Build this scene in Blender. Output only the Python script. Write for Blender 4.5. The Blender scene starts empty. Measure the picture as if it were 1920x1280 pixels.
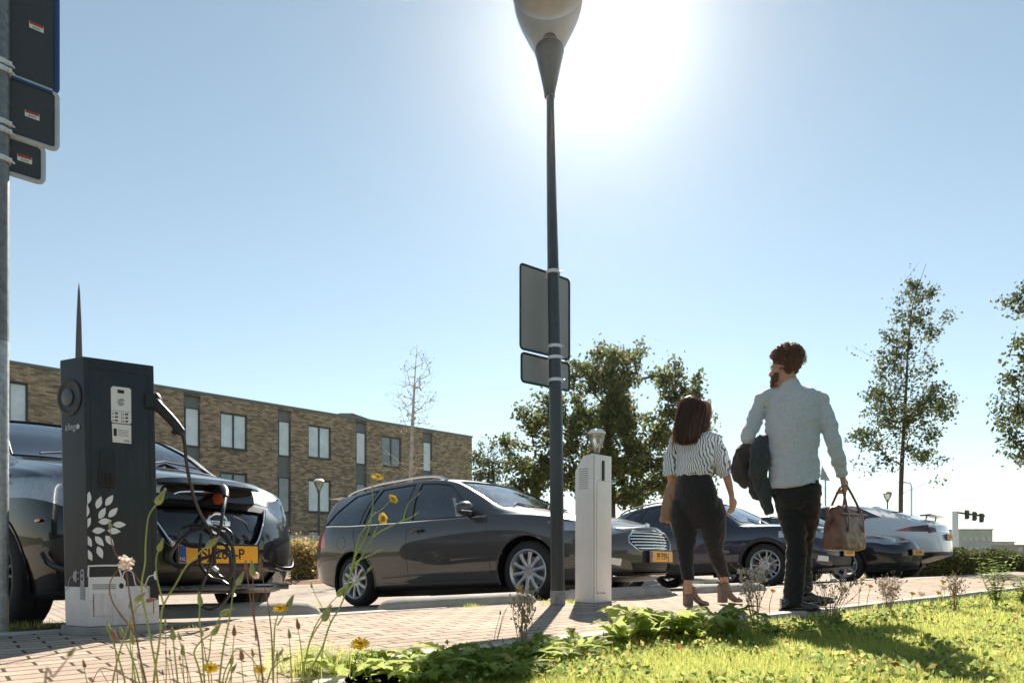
import bpy, bmesh, math, random
import numpy as np
from mathutils import Vector, Matrix
random.seed(7); rng = np.random.default_rng(7)
R = math.radians
scene = bpy.context.scene
col = scene.collection
# ------------------------------------------------------------------ camera, sky, sun, exposure
F, CX, HY, HC = 1300.0, 960.0, 1035.0, 0.42          # focal length (px of the 1920 wide photo), principal column, horizon row, eye height
cd = bpy.data.cameras.new('camera'); cam = bpy.data.objects.new('camera', cd); col.objects.link(cam)
cam.location = (0, 0, HC); cam.rotation_euler = (R(90), 0, 0)
cd.sensor_width = 36; cd.lens = 36 * F / 1920; cd.shift_y = (HY - 640) / 1920
cd.clip_start = 0.05; cd.clip_end = 3000
cd.dof.use_dof = True; cd.dof.focus_distance = 4.6; cd.dof.aperture_fstop = 5.0
scene.camera = cam
SUN_EL, SUN_AZ = R(37.8), R(7.0)                     # azimuth measured from +Y towards +X
w = bpy.data.worlds.new('World'); scene.world = w; w.use_nodes = True
nt = w.node_tree; nt.nodes.clear()
sky = nt.nodes.new('ShaderNodeTexSky'); sky.sky_type = 'NISHITA'; sky.sun_disc = False
sky.sun_elevation = SUN_EL; sky.sun_rotation = SUN_AZ
sky.air_density = 1.0; sky.dust_density = 0.0; sky.ozone_density = 1.3; sky.altitude = 0
bg = nt.nodes.new('ShaderNodeBackground'); bg.inputs[1].default_value = 0.061
wo = nt.nodes.new('ShaderNodeOutputWorld')
hz_ = nt.nodes.new('ShaderNodeHueSaturation'); hz_.inputs['Saturation'].default_value = .74; hz_.inputs['Hue'].default_value = .478
nt.links.new(sky.outputs[0], hz_.inputs['Color']); nt.links.new(hz_.outputs[0], bg.inputs[0]); nt.links.new(bg.outputs[0], wo.inputs[0])
sl = bpy.data.lights.new('sun', 'SUN'); sl.energy = 5.0; sl.angle = R(0.53); sl.color = (1.0, 0.90, 0.75)
so = bpy.data.objects.new('sun', sl); col.objects.link(so)
sd = Vector((math.sin(SUN_AZ) * math.cos(SUN_EL), math.cos(SUN_AZ) * math.cos(SUN_EL), math.sin(SUN_EL)))
so.rotation_euler = sd.to_track_quat('Z', 'Y').to_euler(); so.location = sd * 50
scene.view_settings.view_transform = 'Standard'; scene.view_settings.look = 'None'
scene.view_settings.exposure = 1.16; scene.view_settings.gamma = 1
scene.cycles.max_bounces = 8; scene.cycles.transparent_max_bounces = 16
scene.cycles.use_denoising = True
# ------------------------------------------------------------------ helpers
def P(px, py, d):                                    # photo pixel + distance -> world point
    return Vector(((px - CX) / F * d, d, HC + (HY - py) / F * d))
def G(px, py, z=0.0):                                # photo pixel on the level z -> world point
    d = (HC - z) * F / (py - HY); return Vector(((px - CX) / F * d, d, z))
ROW = R(40.0)
RD = Vector((math.cos(ROW), math.sin(ROW), 0)); RN = Vector((-math.sin(ROW), math.cos(ROW), 0))
def row(t, n, z=0.0): return RD * t + RN * n + Vector((0, 0, z))
N_KERB, N_PARK = 2.42, 4.42                          # lawn kerb line, start of the parking slope
def zpark(x, y):
    n = RN.x * x + RN.y * y
    if n < N_PARK: return 0.0
    return -0.05 - 0.062 * min(n - N_PARK, 4.4)

def tag(o, label=None, cat=None, group=None, kind=None):
    if label: o['label'] = label
    if cat: o['category'] = cat
    if group: o['group'] = group
    if kind: o['kind'] = kind
    return o
def empty(name, loc, label, cat, group=None, rot=None):
    o = bpy.data.objects.new(name, None); col.objects.link(o); o.location = loc; o.empty_display_size = .2
    if rot is not None:
        o.rotation_mode = 'QUATERNION'; o.rotation_quaternion = rot
    return tag(o, label, cat, group)
def mkobj(name, mesh, mat=None, parent=None):
    o = bpy.data.objects.new(name, mesh); col.objects.link(o)
    if mat is not None and not mesh.materials: mesh.materials.append(mat)
    if parent is not None: o.parent = parent
    return o
class MB:
    """collects shapes; build() links them as one mesh; org is subtracted from every vertex (world -> local)"""
    def __init__(s, org=(0, 0, 0)): s.v = []; s.f = []; s.o = Vector(org)
    def add(s, vs, fs):
        b = len(s.v); s.v += [Vector(v) - s.o for v in vs]; s.f += [tuple(i + b for i in f) for f in fs]; return s
    def quad(s, a, b, c, d): return s.add([a, b, c, d], [(0, 1, 2, 3)])
    def box(s, c, size, rz=0, rot=None, bev=0.0):
        c = Vector(c); sx, sy, sz = [q / 2 for q in size]
        M = rot if rot is not None else Matrix.Rotation(rz, 3, 'Z')
        if bev <= 0:
            vs = [c + M @ Vector((x * sx, y * sy, z * sz)) for x in (-1, 1) for y in (-1, 1) for z in (-1, 1)]
            return s.add(vs, [(0, 1, 3, 2), (4, 6, 7, 5), (0, 4, 5, 1), (2, 3, 7, 6), (0, 2, 6, 4), (1, 5, 7, 3)])
        bm = bmesh.new(); bmesh.ops.create_cube(bm, size=1.0)
        for v in bm.verts: v.co = Vector((v.co.x * sx * 2, v.co.y * sy * 2, v.co.z * sz * 2))
        bmesh.ops.bevel(bm, geom=bm.edges[:], offset=bev, segments=2, profile=.7, affect='EDGES')
        s.addbm(bm, lambda p: c + M @ p); return s
    def addbm(s, bm, fn=lambda p: p):
        bm.verts.index_update()
        s.add([fn(v.co.copy()) for v in bm.verts], [tuple(v.index for v in f.verts) for f in bm.faces]); bm.free(); return s
    def tube(s, pts, rad, n=8, caps=True, flat=1.0, side=None):
        pts = [Vector(p) for p in pts]; m = len(pts)
        if not hasattr(rad, '__len__'): rad = [rad] * m
        vs = []; prev = None
        for i, p in enumerate(pts):
            t = (pts[min(i + 1, m - 1)] - pts[max(i - 1, 0)])
            t = t.normalized() if t.length > 1e-9 else Vector((0, 0, 1))
            if prev is None:
                a = Vector(side) if side is not None else (Vector((0, 0, 1)) if abs(t.z) < .9 else Vector((1, 0, 0)))
            else: a = prev
            u = (a - t * a.dot(t))
            if u.length < 1e-6: u = t.orthogonal()
            u.normalize(); b = t.cross(u); prev = u
            for k in range(n):
                an = 2 * math.pi * k / n
                vs.append(p + u * (math.cos(an) * rad[i]) + b * (math.sin(an) * rad[i] * flat))
        fs = [(i * n + k, i * n + (k + 1) % n, (i + 1) * n + (k + 1) % n, (i + 1) * n + k) for i in range(m - 1) for k in range(n)]
        if caps: fs += [tuple(range(n))[::-1], tuple((m - 1) * n + k for k in range(n))]
        return s.add(vs, fs)
    def lathe(s, prof, n=24, M=None, arc=None):                # prof = [(r, z)...] about local z
        M = M or Matrix.Identity(4); vs = []; fs = []; m = len(prof)
        for k in range(n):
            an = 2 * math.pi * k / n
            for r, z in prof: vs.append(M @ Vector((r * math.cos(an), r * math.sin(an), z)))
        for k in range(n):
            k2 = (k + 1) % n
            for i in range(m - 1): fs.append((k * m + i, k2 * m + i, k2 * m + i + 1, k * m + i + 1))
        return s.add(vs, fs)
    def prism(s, poly, fn, d0, d1):                            # fn(u, v, d) -> point
        n = len(poly); vs = [fn(u, v, d0) for u, v in poly] + [fn(u, v, d1) for u, v in poly]
        return s.add(vs, [tuple(range(n))[::-1], tuple(range(n, 2 * n))] + [(i, (i + 1) % n, n + (i + 1) % n, n + i) for i in range(n)])
    def ball(s, c, r, seg=12, M=None):
        bm = bmesh.new(); bmesh.ops.create_uvsphere(bm, u_segments=seg, v_segments=max(6, seg * 2 // 3), radius=1)
        if not hasattr(r, '__len__'): r = (r, r, r)
        c = Vector(c); M = M or Matrix.Identity(3)
        return s.addbm(bm, lambda p: c + M @ Vector((p.x * r[0], p.y * r[1], p.z * r[2])))
    def build(s, name, mat, parent=None, smooth=True, ang=35, bevel=0, fix=True):
        me = bpy.data.meshes.new(name); me.from_pydata([tuple(v) for v in s.v], [], s.f)
        if fix or bevel:
            bm = bmesh.new(); bm.from_mesh(me)
            bmesh.ops.recalc_face_normals(bm, faces=bm.faces[:])
            if bevel:
                es = [e for e in bm.edges if len(e.link_faces) == 2 and e.calc_face_angle(0) > R(30)]
                bmesh.ops.bevel(bm, geom=es, offset=bevel, segments=2, profile=.7, affect='EDGES')
            bm.to_mesh(me); bm.free()
        if smooth: me.shade_smooth(); me.set_sharp_from_angle(angle=R(ang))
        return mkobj(name, me, mat, parent)
def catmull(pts, k=8):
    pts = [Vector(p) for p in pts]; q = [pts[0] * 2 - pts[1]] + pts + [pts[-1] * 2 - pts[-2]]; out = []
    for i in range(1, len(q) - 2):
        a, b, c, d = q[i - 1], q[i], q[i + 1], q[i + 2]
        for j in range(k):
            t = j / k
            out.append(.5 * ((2 * b) + (c - a) * t + (2 * a - 5 * b + 4 * c - d) * t * t + (3 * b - a - 3 * c + d) * t ** 3))
    out.append(pts[-1]); return out
def fastmesh(name, V, Fa, mat, parent=None, smooth=False):      # V (n,3), Fa (m,k) all faces the same size
    me = bpy.data.meshes.new(name); V = np.asarray(V, dtype=np.float32); Fa = np.asarray(Fa, dtype=np.int32)
    me.vertices.add(len(V)); me.vertices.foreach_set('co', V.ravel())
    k = Fa.shape[1]; me.loops.add(Fa.size); me.loops.foreach_set('vertex_index', Fa.ravel())
    me.polygons.add(len(Fa)); me.polygons.foreach_set('loop_start', np.arange(len(Fa), dtype=np.int32) * k)
    try: me.polygons.foreach_set('loop_total', np.full(len(Fa), k, dtype=np.int32))
    except Exception: pass
    if smooth: me.polygons.foreach_set('use_smooth', np.ones(len(Fa), dtype=bool))
    me.update(calc_edges=True); me.validate()
    return mkobj(name, me, mat, parent)
# ------------------------------------------------------------------ materials
def newmat(name):
    m = bpy.data.materials.new(name); m.use_nodes = True; n = m.node_tree; b = n.nodes['Principled BSDF']; return m, n, b
def L(n, a, b): n.links.new(a, b)
def node(n, t, **kw):
    x = n.nodes.new(t)
    for k, v in kw.items():
        if isinstance(k, str) and hasattr(x, k): setattr(x, k, v)
    return x
def coords(n, scale=(1, 1, 1), rot=(0, 0, 0)):
    tc = node(n, 'ShaderNodeTexCoord'); mp = node(n, 'ShaderNodeMapping'); mp.inputs[3].default_value = scale; mp.inputs[2].default_value = rot
    L(n, tc.outputs['Object'], mp.inputs[0]); return mp.outputs[0]
def noise(n, vec, scale, detail=4, rough=.6):
    x = node(n, 'ShaderNodeTexNoise'); x.inputs['Scale'].default_value = scale; x.inputs['Detail'].default_value = detail; x.inputs['Roughness'].default_value = rough
    L(n, vec, x.inputs['Vector']); return x.outputs['Fac']
def ramp(n, fac, stops):
    r = node(n, 'ShaderNodeValToRGB'); e = r.color_ramp.elements
    while len(e) < len(stops): e.new(.5)
    for i, (p, c) in enumerate(stops): e[i].position = p; e[i].color = (*c, 1) if len(c) == 3 else c
    L(n, fac, r.inputs[0]); return r.outputs[0]
def mix(n, fac, a, b, mode='MIX'):
    x = node(n, 'ShaderNodeMix'); x.data_type = 'RGBA'; x.blend_type = mode
    for s, v in ((0, fac), (6, a), (7, b)):
        if hasattr(v, 'links') or hasattr(v, 'is_linked'): L(n, v, x.inputs[s])
        elif s == 0: x.inputs[0].default_value = v
        else: x.inputs[s].default_value = (*v, 1)
    return x.outputs[2]
def bump(n, b, h, strength=.3, dist=.01):
    x = node(n, 'ShaderNodeBump'); x.inputs['Strength'].default_value = strength; x.inputs['Distance'].default_value = dist
    L(n, h, x.inputs['Height']); L(n, x.outputs[0], b.inputs['Normal'])
def plain(name, c, rough=.5, metal=0, spec=.5, coat=0, vary=.12, vs=8, bmp=0, bs=60, c2=None):
    """solid colour with a little real-world mottling (noise in object space)"""
    m, n, b = newmat(name); v = coords(n)
    f = noise(n, v, vs, 5)
    lo = tuple(max(0, q * (1 - vary)) for q in c); hi = c2 if c2 else tuple(min(1, q * (1 + vary)) for q in c)
    L(n, ramp(n, f, [(.3, lo), (.7, hi)]), b.inputs['Base Color'])
    b.inputs['Roughness'].default_value = rough; b.inputs['Metallic'].default_value = metal
    b.inputs['Specular IOR Level'].default_value = spec; b.inputs['Coat Weight'].default_value = coat; b.inputs['Coat Roughness'].default_value = .03
    if bmp: bump(n, b, noise(n, v, bs, 3), bmp, .004)
    return m
def grime(m, tint=(.55, .48, .40), amount=.45, vs=5):
    """rain streaks and dust with a shape of their own on a painted surface"""
    n = m.node_tree; b = n.nodes['Principled BSDF']; src = b.inputs['Base Color'].links[0].from_socket; v = coords(n, (1, 1, .13)); v2 = coords(n)
    s_ = ramp(n, noise(n, v, vs * 6, 5, .7), [(.48, (0, 0, 0)), (.72, (1, 1, 1))]); d = ramp(n, noise(n, v2, vs, 8, .75), [(.45, (0, 0, 0)), (.75, (1, 1, 1))])
    f = mix(n, .5, s_, d, 'ADD'); mu = node(n, 'ShaderNodeMath'); mu.operation = 'MULTIPLY'; mu.inputs[1].default_value = amount; mu.use_clamp = True; L(n, f, mu.inputs[0])
    L(n, mix(n, mu.outputs[0], src, tint), b.inputs['Base Color']); rr_ = node(n, 'ShaderNodeMath'); rr_.operation = 'MULTIPLY_ADD'; L(n, mu.outputs[0], rr_.inputs[0]); rr_.inputs[1].default_value = .6; rr_.inputs[2].default_value = b.inputs['Roughness'].default_value; L(n, rr_.outputs[0], b.inputs['Roughness']); return m
def glassmat(name, tint=(.5, .55, .57), rough=.02, base=.08):
    m = bpy.data.materials.new(name); m.use_nodes = True; n = m.node_tree; n.nodes.clear()
    out = node(n, 'ShaderNodeOutputMaterial'); t = node(n, 'ShaderNodeBsdfTransparent'); t.inputs[0].default_value = (*tint, 1)
    g = node(n, 'ShaderNodeBsdfGlossy'); g.inputs['Roughness'].default_value = rough; g.inputs[0].default_value = (.95, .97, 1, 1)
    fr = node(n, 'ShaderNodeFresnel'); fr.inputs[0].default_value = 1.55
    ad = node(n, 'ShaderNodeMath'); ad.operation = 'ADD'; ad.inputs[1].default_value = base; ad.use_clamp = True
    mx = node(n, 'ShaderNodeMixShader'); L(n, fr.outputs[0], ad.inputs[0]); L(n, ad.outputs[0], mx.inputs[0])
    L(n, t.outputs[0], mx.inputs[1]); L(n, g.outputs[0], mx.inputs[2]); L(n, mx.outputs[0], out.inputs[0]); return m
def leafmat(name, cols, trans=.45, rough=.65, val=1.6, hue=.49, spec=.06):
    """leaves and blades: colour varies from leaf to leaf, light passes through"""
    m = bpy.data.materials.new(name); m.use_nodes = True; n = m.node_tree; n.nodes.clear()
    out = node(n, 'ShaderNodeOutputMaterial'); geo = node(n, 'ShaderNodeNewGeometry')
    k = len(cols); c = ramp(n, geo.outputs['Random Per Island'], [(i / (k - 1), q) for i, q in enumerate(cols)])
    pb = node(n, 'ShaderNodeBsdfPrincipled'); pb.inputs['Roughness'].default_value = rough; pb.inputs['Specular IOR Level'].default_value = spec
    L(n, c, pb.inputs['Base Color'])
    tr = node(n, 'ShaderNodeBsdfTranslucent'); hs = node(n, 'ShaderNodeHueSaturation'); hs.inputs['Saturation'].default_value = .74; hs.inputs['Value'].default_value = val; hs.inputs['Hue'].default_value = hue
    L(n, c, hs.inputs['Color']); L(n, hs.outputs[0], tr.inputs[0])
    mx = node(n, 'ShaderNodeMixShader'); mx.inputs[0].default_value = trans
    L(n, pb.outputs[0], mx.inputs[1]); L(n, tr.outputs[0], mx.inputs[2]); L(n, mx.outputs[0], out.inputs[0]); return m
def text_mesh(name, txt, size, mat, parent, M, depth=.0008, bold=0.0, align='CENTER', sx=1.0):
    cu = bpy.data.curves.new(name, 'FONT'); cu.body = txt; cu.size = size; cu.extrude = depth; cu.offset = bold
    cu.align_x = align; cu.align_y = 'CENTER'
    o = bpy.data.objects.new(name, cu); col.objects.link(o); bpy.context.view_layer.update()
    me = bpy.data.meshes.new_from_object(o); bpy.data.objects.remove(o); bpy.data.curves.remove(cu)
    me.transform(M @ Matrix.Diagonal((sx, 1, 1, 1))); me.name = name; me.materials.clear()
    return mkobj(name, me, mat, parent)
def frameM(o, x, y, z=None):                          # matrix with origin o and axes x, y
    x = Vector(x).normalized(); y = Vector(y).normalized(); z = x.cross(y).normalized() if z is None else Vector(z)
    M = Matrix.Identity(4)
    for i in range(3): M[i][0] = x[i]; M[i][1] = y[i]; M[i][2] = z[i]; M[i][3] = o[i]
    return M
MAT = {}
MAT['steel'] = plain('galvanised_steel', (.42, .44, .45), .5, .7, vary=.3, vs=30, bmp=.15)
MAT['white_steel'] = plain('pale_steel', (.7, .7, .72), .4, .3, vary=.08)
MAT['black_plastic'] = plain('black_plastic', (.012, .012, .014), .45, vary=.2)
MAT['rubber'] = plain('rubber', (.018, .018, .019), .8, vary=.25, bmp=.2)
MAT['chrome'] = plain('chrome', (.8, .8, .82), .12, 1.0, vary=.03)
MAT['dark_metal'] = plain('dark_metal', (.025, .027, .03), .45, .3, vary=.15)
MAT['concrete'] = plain('concrete', (.36, .34, .31), .9, vary=.22, vs=6, bmp=.5, bs=90)
MAT['white_mark'] = plain('white_print', (.78, .78, .76), .5, vary=.04)
# ------------------------------------------------------------------ ground, paving, kerbs, lawn bed
def paver_mat(name, c1, c2, mortar, sx, rot, seedscale=1.0, bw=.5, dirt=.5):
    m, n, b = newmat(name); v = coords(n, (1, 1, 1), (0, 0, rot))
    br = node(n, 'ShaderNodeTexBrick'); br.inputs['Scale'].default_value = sx; br.offset = .5
    br.inputs['Color1'].default_value = (*c1, 1); br.inputs['Color2'].default_value = (*c2, 1); br.inputs['Mortar'].default_value = (*mortar, 1)
    br.inputs['Mortar Size'].default_value = .018; br.inputs['Mortar Smooth'].default_value = .4; br.inputs['Brick Width'].default_value = bw; br.inputs['Row Height'].default_value = .25; br.inputs['Bias'].default_value = -.1
    wv = node(n, 'ShaderNodeTexNoise'); wv.inputs['Scale'].default_value = 3.5; L(n, v, wv.inputs['Vector'])
    va = node(n, 'ShaderNodeVectorMath'); va.operation = 'MULTIPLY_ADD'; va.inputs[1].default_value = (.02, .02, 0); L(n, wv.outputs['Color'], va.inputs[0]); L(n, v, va.inputs[2])
    L(n, va.outputs[0], br.inputs['Vector'])
    d = noise(n, v, 1.3, 6); f = noise(n, v, 45, 4)
    c = mix(n, dirt, br.outputs['Color'], ramp(n, d, [(.3, (.58, .52, .46)), (.52, (1.0, .97, .93)), (.75, (1.15, 1.1, 1.02))]), 'MULTIPLY')
    c = mix(n, .35, c, ramp(n, f, [(.35, (.6, .6, .6)), (.65, (1.15, 1.15, 1.15))]), 'MULTIPLY')
    L(n, c, b.inputs['Base Color']); b.inputs['Roughness'].default_value = .9; b.inputs['Specular IOR Level'].default_value = .2
    h = node(n, 'ShaderNodeMath'); h.operation = 'MULTIPLY_ADD'; L(n, br.outputs['Fac'], h.inputs[0]); h.inputs[1].default_value = -1.0; L(n, f, h.inputs[2])
    bump(n, b, h.outputs[0], .45, .006); return m
MAT['pavers'] = paver_mat('sidewalk_pavers', (.50, .40, .325), (.36, .285, .23), (.05, .038, .03), 2.4, -ROW)
MAT['park_pavers'] = paver_mat('parking_pavers', (.44, .38, .335), (.37, .32, .28), (.16, .135, .11), 2.4, -ROW + R(90), dirt=.6)
m, n, b = newmat('soil_and_grass'); v = coords(n)
c = ramp(n, noise(n, v, 7, 8), [(.3, (.035, .055, .012)), (.5, (.075, .11, .018)), (.7, (.10, .09, .035))]); L(n, c, b.inputs['Base Color'])
b.inputs['Roughness'].default_value = .95; bump(n, b, noise(n, v, 40, 5), .8, .03); MAT['soil'] = m
def gz(x, y):                                            # terrain height under everything
    n_ = RN.x * x + RN.y * y
    if n_ < N_KERB: return -0.055
    return -0.10 if n_ < N_PARK else zpark(x, y) - 0.06
def sheet(name, mat, t0, t1, ns, zf, dt=2.0, kind='structure'):
    ts = np.arange(t0, t1 + dt, dt); mb = MB(); V = []; Fs = []
    for t in ts:
        for n_ in ns: p = row(t, n_); V.append((p.x, p.y, zf(n_)))
    k = len(ns)
    for i in range(len(ts) - 1):
        for j in range(k - 1): a = i * k + j; Fs.append((a, a + k, a + k + 1, a + 1))
    mb.add(V, Fs); o = mb.build(name, mat, smooth=False); tag(o, kind=kind); return o
FAR = -0.05 - 0.062 * 4.4
sheet('ground', MAT['soil'], -900, 1500, [-900, -60, 0, N_KERB - .06, N_KERB - .05, N_PARK, N_PARK + 4.4, 40, 1500],
      lambda n_: -0.055 if n_ < N_KERB - .055 else (-0.10 if n_ < N_PARK else (-0.15 if n_ < N_PARK + 1 else FAR - .03)), dt=60)
sheet('sidewalk', MAT['pavers'], -12, 60, [N_KERB + .1, N_PARK - .1], lambda n_: 0.0, 6)
# the lawn edge runs straight along the sidewalk, then swings towards the viewer at its left end
pK = G(735, 1223); TK = RD.x * pK.x + RD.y * pK.y
KC = [row(t, N_KERB + .04) for t in np.arange(40, TK, -1.0)] + [row(TK, N_KERB + .04)] + [G(682, 1234), G(645, 1250), G(618, 1275), G(600, 1320), G(590, 1400), G(585, 1560), G(582, 2200)]
def kerb_t(x, y):
    n_ = RN.x * x + RN.y * y; return n_
def lawn_ok(X_, Y_):
    nn = RN.x * X_ + RN.y * Y_; k = [p for p in KC if p.y < row(TK, N_KERB).y + .01]; ys = np.array([p.y for p in k])[::-1]; xs = np.array([p.x for p in k])[::-1]
    return (nn < N_KERB - .04) & (X_ > np.interp(Y_, ys, xs) + .05)
mb = MB(); cu = [Vector((p.x, p.y, 0)) for p in KC if p.y <= row(TK, N_KERB + .04).y + .01]; far_ = [Vector((-9, cu[-1].y, 0)), row(-12, N_KERB + .1), row(TK, N_KERB + .1)]
mb.add(cu + far_, [tuple(range(len(cu) + 3))]); tag(mb.build('sidewalk_corner', MAT['pavers'], smooth=False), kind='structure')
sheet('parking_lot', MAT['park_pavers'], -14, 26, [N_PARK + .02, N_PARK + 1.5, N_PARK + 3, N_PARK + 4.4, N_PARK + 12.5],
      lambda n_: zpark(*(row(0, n_)).xy) if n_ > N_PARK + .05 else -.05, 4)
MAT['asphalt'] = plain('asphalt', (.16, .15, .14), .85, vary=.2, vs=2, bmp=.4, bs=120)
sheet('road', MAT['asphalt'], 33, 120, [N_KERB - 2, 60], lambda n_: FAR + .02, 6)
# kerb stones: individual 1 m concrete blocks of one kerb (a continuous edging)
def kerb(name, n0, n1, z0, z1, t0, t1, label):
    mb = MB(); t = t0; r_ = random.Random(3)
    while t < t1:
        dz = r_.uniform(-.004, .004); c = row(t + .5, (n0 + n1) / 2, (z0 + z1) / 2 + dz); mb.box(c, (.992, n1 - n0, z1 - z0), ROW, bev=.012); t += 1.0
    return tag(mb.build(name, MAT['kerb'], None), kind='structure')
MAT['kerb'] = plain('kerb_stone', (.46, .42, .38), .85, vary=.2, vs=3, bmp=.4, bs=80)
mb = MB(); r_ = random.Random(3); pth = catmull(KC[-9:], 6); pth = KC[:-9] + pth
for a, b_ in zip(pth, pth[1:]):
    c = (a + b_) / 2; mb.box((c.x, c.y, -.094 + r_.uniform(-.003, .003)), ((b_ - a).length - (.006 if (b_ - a).length > .5 else -.004), .10, .20), math.atan2(b_.y - a.y, b_.x - a.x), bev=.01)
tag(mb.build('lawn_kerb', MAT['kerb'], None), kind='structure')
kerb('parking_kerb', N_PARK - .1, N_PARK + .02, -.25, .004, -10, 24, '')
# mulch bed in front of the building
MAT['mulch'] = plain('mulch', (.20, .11, .05), .95, vary=.45, vs=14, bmp=1, bs=30)
sheet('planting_bed', MAT['mulch'], -14, 15, [N_PARK + 10.9, N_PARK + 11.2, N_PARK + 15.2, N_PARK + 15.3], lambda n_: FAR + (.08 if N_PARK + 11 < n_ < N_PARK + 15.25 else -.02), 3)
# ------------------------------------------------------------------ brick building
BD = Vector((.6957, .7184, 0)); BO = Vector((-13.2, 33.0, 0)); BN = Vector((BD.y, -BD.x, 0))   # BN faces the camera side
def bt(X, y=None):
    q = (X - CX) / F; return (q * BO.y - BO.x) / (BD.x - BD.y * q)
BZ0, BZ1 = FAR - .1, 7.80
T0, T1 = -16.0, bt(885)
bld = empty('brick_building', BO + BD * T0, 'long three-storey brown brick building with grey window strips behind the parked cars', 'building',
            rot=Matrix(((BD.x, -BN.x, 0), (BD.y, -BN.y, 0), (0, 0, 1))).to_quaternion())
m, n, b = newmat('brown_brick')
tc = node(n, 'ShaderNodeTexCoord'); sp = node(n, 'ShaderNodeSeparateXYZ'); cb = node(n, 'ShaderNodeCombineXYZ'); ad = node(n, 'ShaderNodeMath'); ad.operation = 'ADD'
L(n, tc.outputs['Object'], sp.inputs[0]); L(n, sp.outputs[0], ad.inputs[0]); L(n, sp.outputs[1], ad.inputs[1]); L(n, ad.outputs[0], cb.inputs[0]); L(n, sp.outputs[2], cb.inputs[1])
br = node(n, 'ShaderNodeTexBrick'); br.inputs['Scale'].default_value = 1.0; br.inputs['Brick Width'].default_value = .25; br.inputs['Row Height'].default_value = .075; br.inputs['Mortar Size'].default_value = .009
br.inputs['Color1'].default_value = (.60, .44, .30, 1); br.inputs['Color2'].default_value = (.19, .13, .092, 1); br.inputs['Mortar'].default_value = (.24, .20, .165, 1); br.inputs['Mortar Smooth'].default_value = .3
L(n, cb.outputs[0], br.inputs['Vector'])
big = noise(n, cb.outputs[0], 2.2, 5)
c = mix(n, .6, br.outputs['Color'], ramp(n, big, [(.3, (.6, .58, .56)), (.7, (1.3, 1.22, 1.15))]), 'MULTIPLY')
L(n, c, b.inputs['Base Color']); b.inputs['Roughness'].default_value = .9; bump(n, b, br.outputs['Fac'], -.6, .012); MAT['brick'] = m
MAT['grey_panel'] = plain('grey_panel', (.17, .19, .195), .5, vary=.06, vs=2)
MAT['win_frame'] = plain('window_frame', (.06, .065, .07), .4, vary=.1)
MAT['pane_light'] = plain('pane_sky_reflection', (.78, .83, .86), .08, spec=.9, coat=.6, vary=.16, vs=1.5)  # reflected sky put into the pale pane colour
MAT['pane_dark'] = plain('pane_dark', (.16, .19, .20), .05, spec=1, coat=1, vary=.45, vs=1.1)
wl = T1 - T0
rows_ = [(5.30, 7.02), (2.48, 4.20), (.05, 1.55)]
strips = [(345, 376), (521, 546), (667, 688), (793, 811)]
wins = [(16, 53), (413, 464), (578, 621), (716, 753)]
# x intervals along the wall
strip_i = [(bt(a) - T0, bt(b_) - T0) for a, b_ in strips]
win_i = [(bt(a) - T0, bt(b_) - T0) for a, b_ in wins]
strip_i = [(.9, 2.0), (bt(20) - T0 - 4.2, bt(20) - T0 - 3.1)] + strip_i + [(bt(150) - T0, bt(175) - T0)]
win_i = win_i + [(bt(205) - T0, bt(250) - T0)]
holes = [(a, c_, BZ0, BZ1 - .25) for a, c_ in strip_i]
for a, c_ in win_i:
    for z0, z1 in rows_: holes.append((a, c_, z0, z1))
# wall with real openings: grid decomposition
xs = sorted({0, wl} | {h for q in holes for h in q[:2]}); zs = sorted({BZ0, BZ1 - .12} | {h for q in holes for h in q[2:]})
mb = MB(); DEEP = .22
def B(x, z, d): return Vector((x, d, z))               # local: x along the wall, y into the building, z up
for i in range(len(xs) - 1):
    for j in range(len(zs) - 1):
        xm, zm = (xs[i] + xs[i + 1]) / 2, (zs[j] + zs[j + 1]) / 2
        if any(h[0] < xm < h[1] and h[2] < zm < h[3] for h in holes): continue
        mb.quad(B(xs[i], zs[j], 0), B(xs[i + 1], zs[j], 0), B(xs[i + 1], zs[j + 1], 0), B(xs[i], zs[j + 1], 0))
for x0, x1, z0, z1 in holes:
    mb.quad(B(x0, z0, 0), B(x0, z0, DEEP), B(x0, z1, DEEP), B(x0, z1, 0)); mb.quad(B(x1, z0, 0), B(x1, z1, 0), B(x1, z1, DEEP), B(x1, z0, DEEP))
    mb.quad(B(x0, z0, 0), B(x1, z0, 0), B(x1, z0, DEEP), B(x0, z0, DEEP)); mb.quad(B(x0, z1, 0), B(x0, z1, DEEP), B(x1, z1, DEEP), B(x1, z1, 0))
WD = 11.0
mb.quad(B(wl, BZ0, 0), B(wl, BZ0, WD), B(wl, BZ1 - .12, WD), B(wl, BZ1 - .12, 0)); mb.quad(B(0, BZ0, 0), B(0, BZ1 - .12, 0), B(0, BZ1 - .12, WD), B(0, BZ0, WD))
mb.quad(B(0, BZ0, WD), B(0, BZ1 - .12, WD), B(wl, BZ1 - .12, WD), B(wl, BZ0, WD)); mb.quad(B(0, BZ1 - .14, 0), B(wl, BZ1 - .14, 0), B(wl, BZ1 - .14, WD), B(0, BZ1 - .14, WD))
mb.build('wall', MAT['brick'], bld, smooth=False, fix=False)
rf = MB(); rf.box((wl / 2, WD / 2, BZ1 - .06), (wl + .08, WD + .08, .12), bev=.01); rf.build('roof_edge', MAT['grey_panel'], bld)
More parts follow.
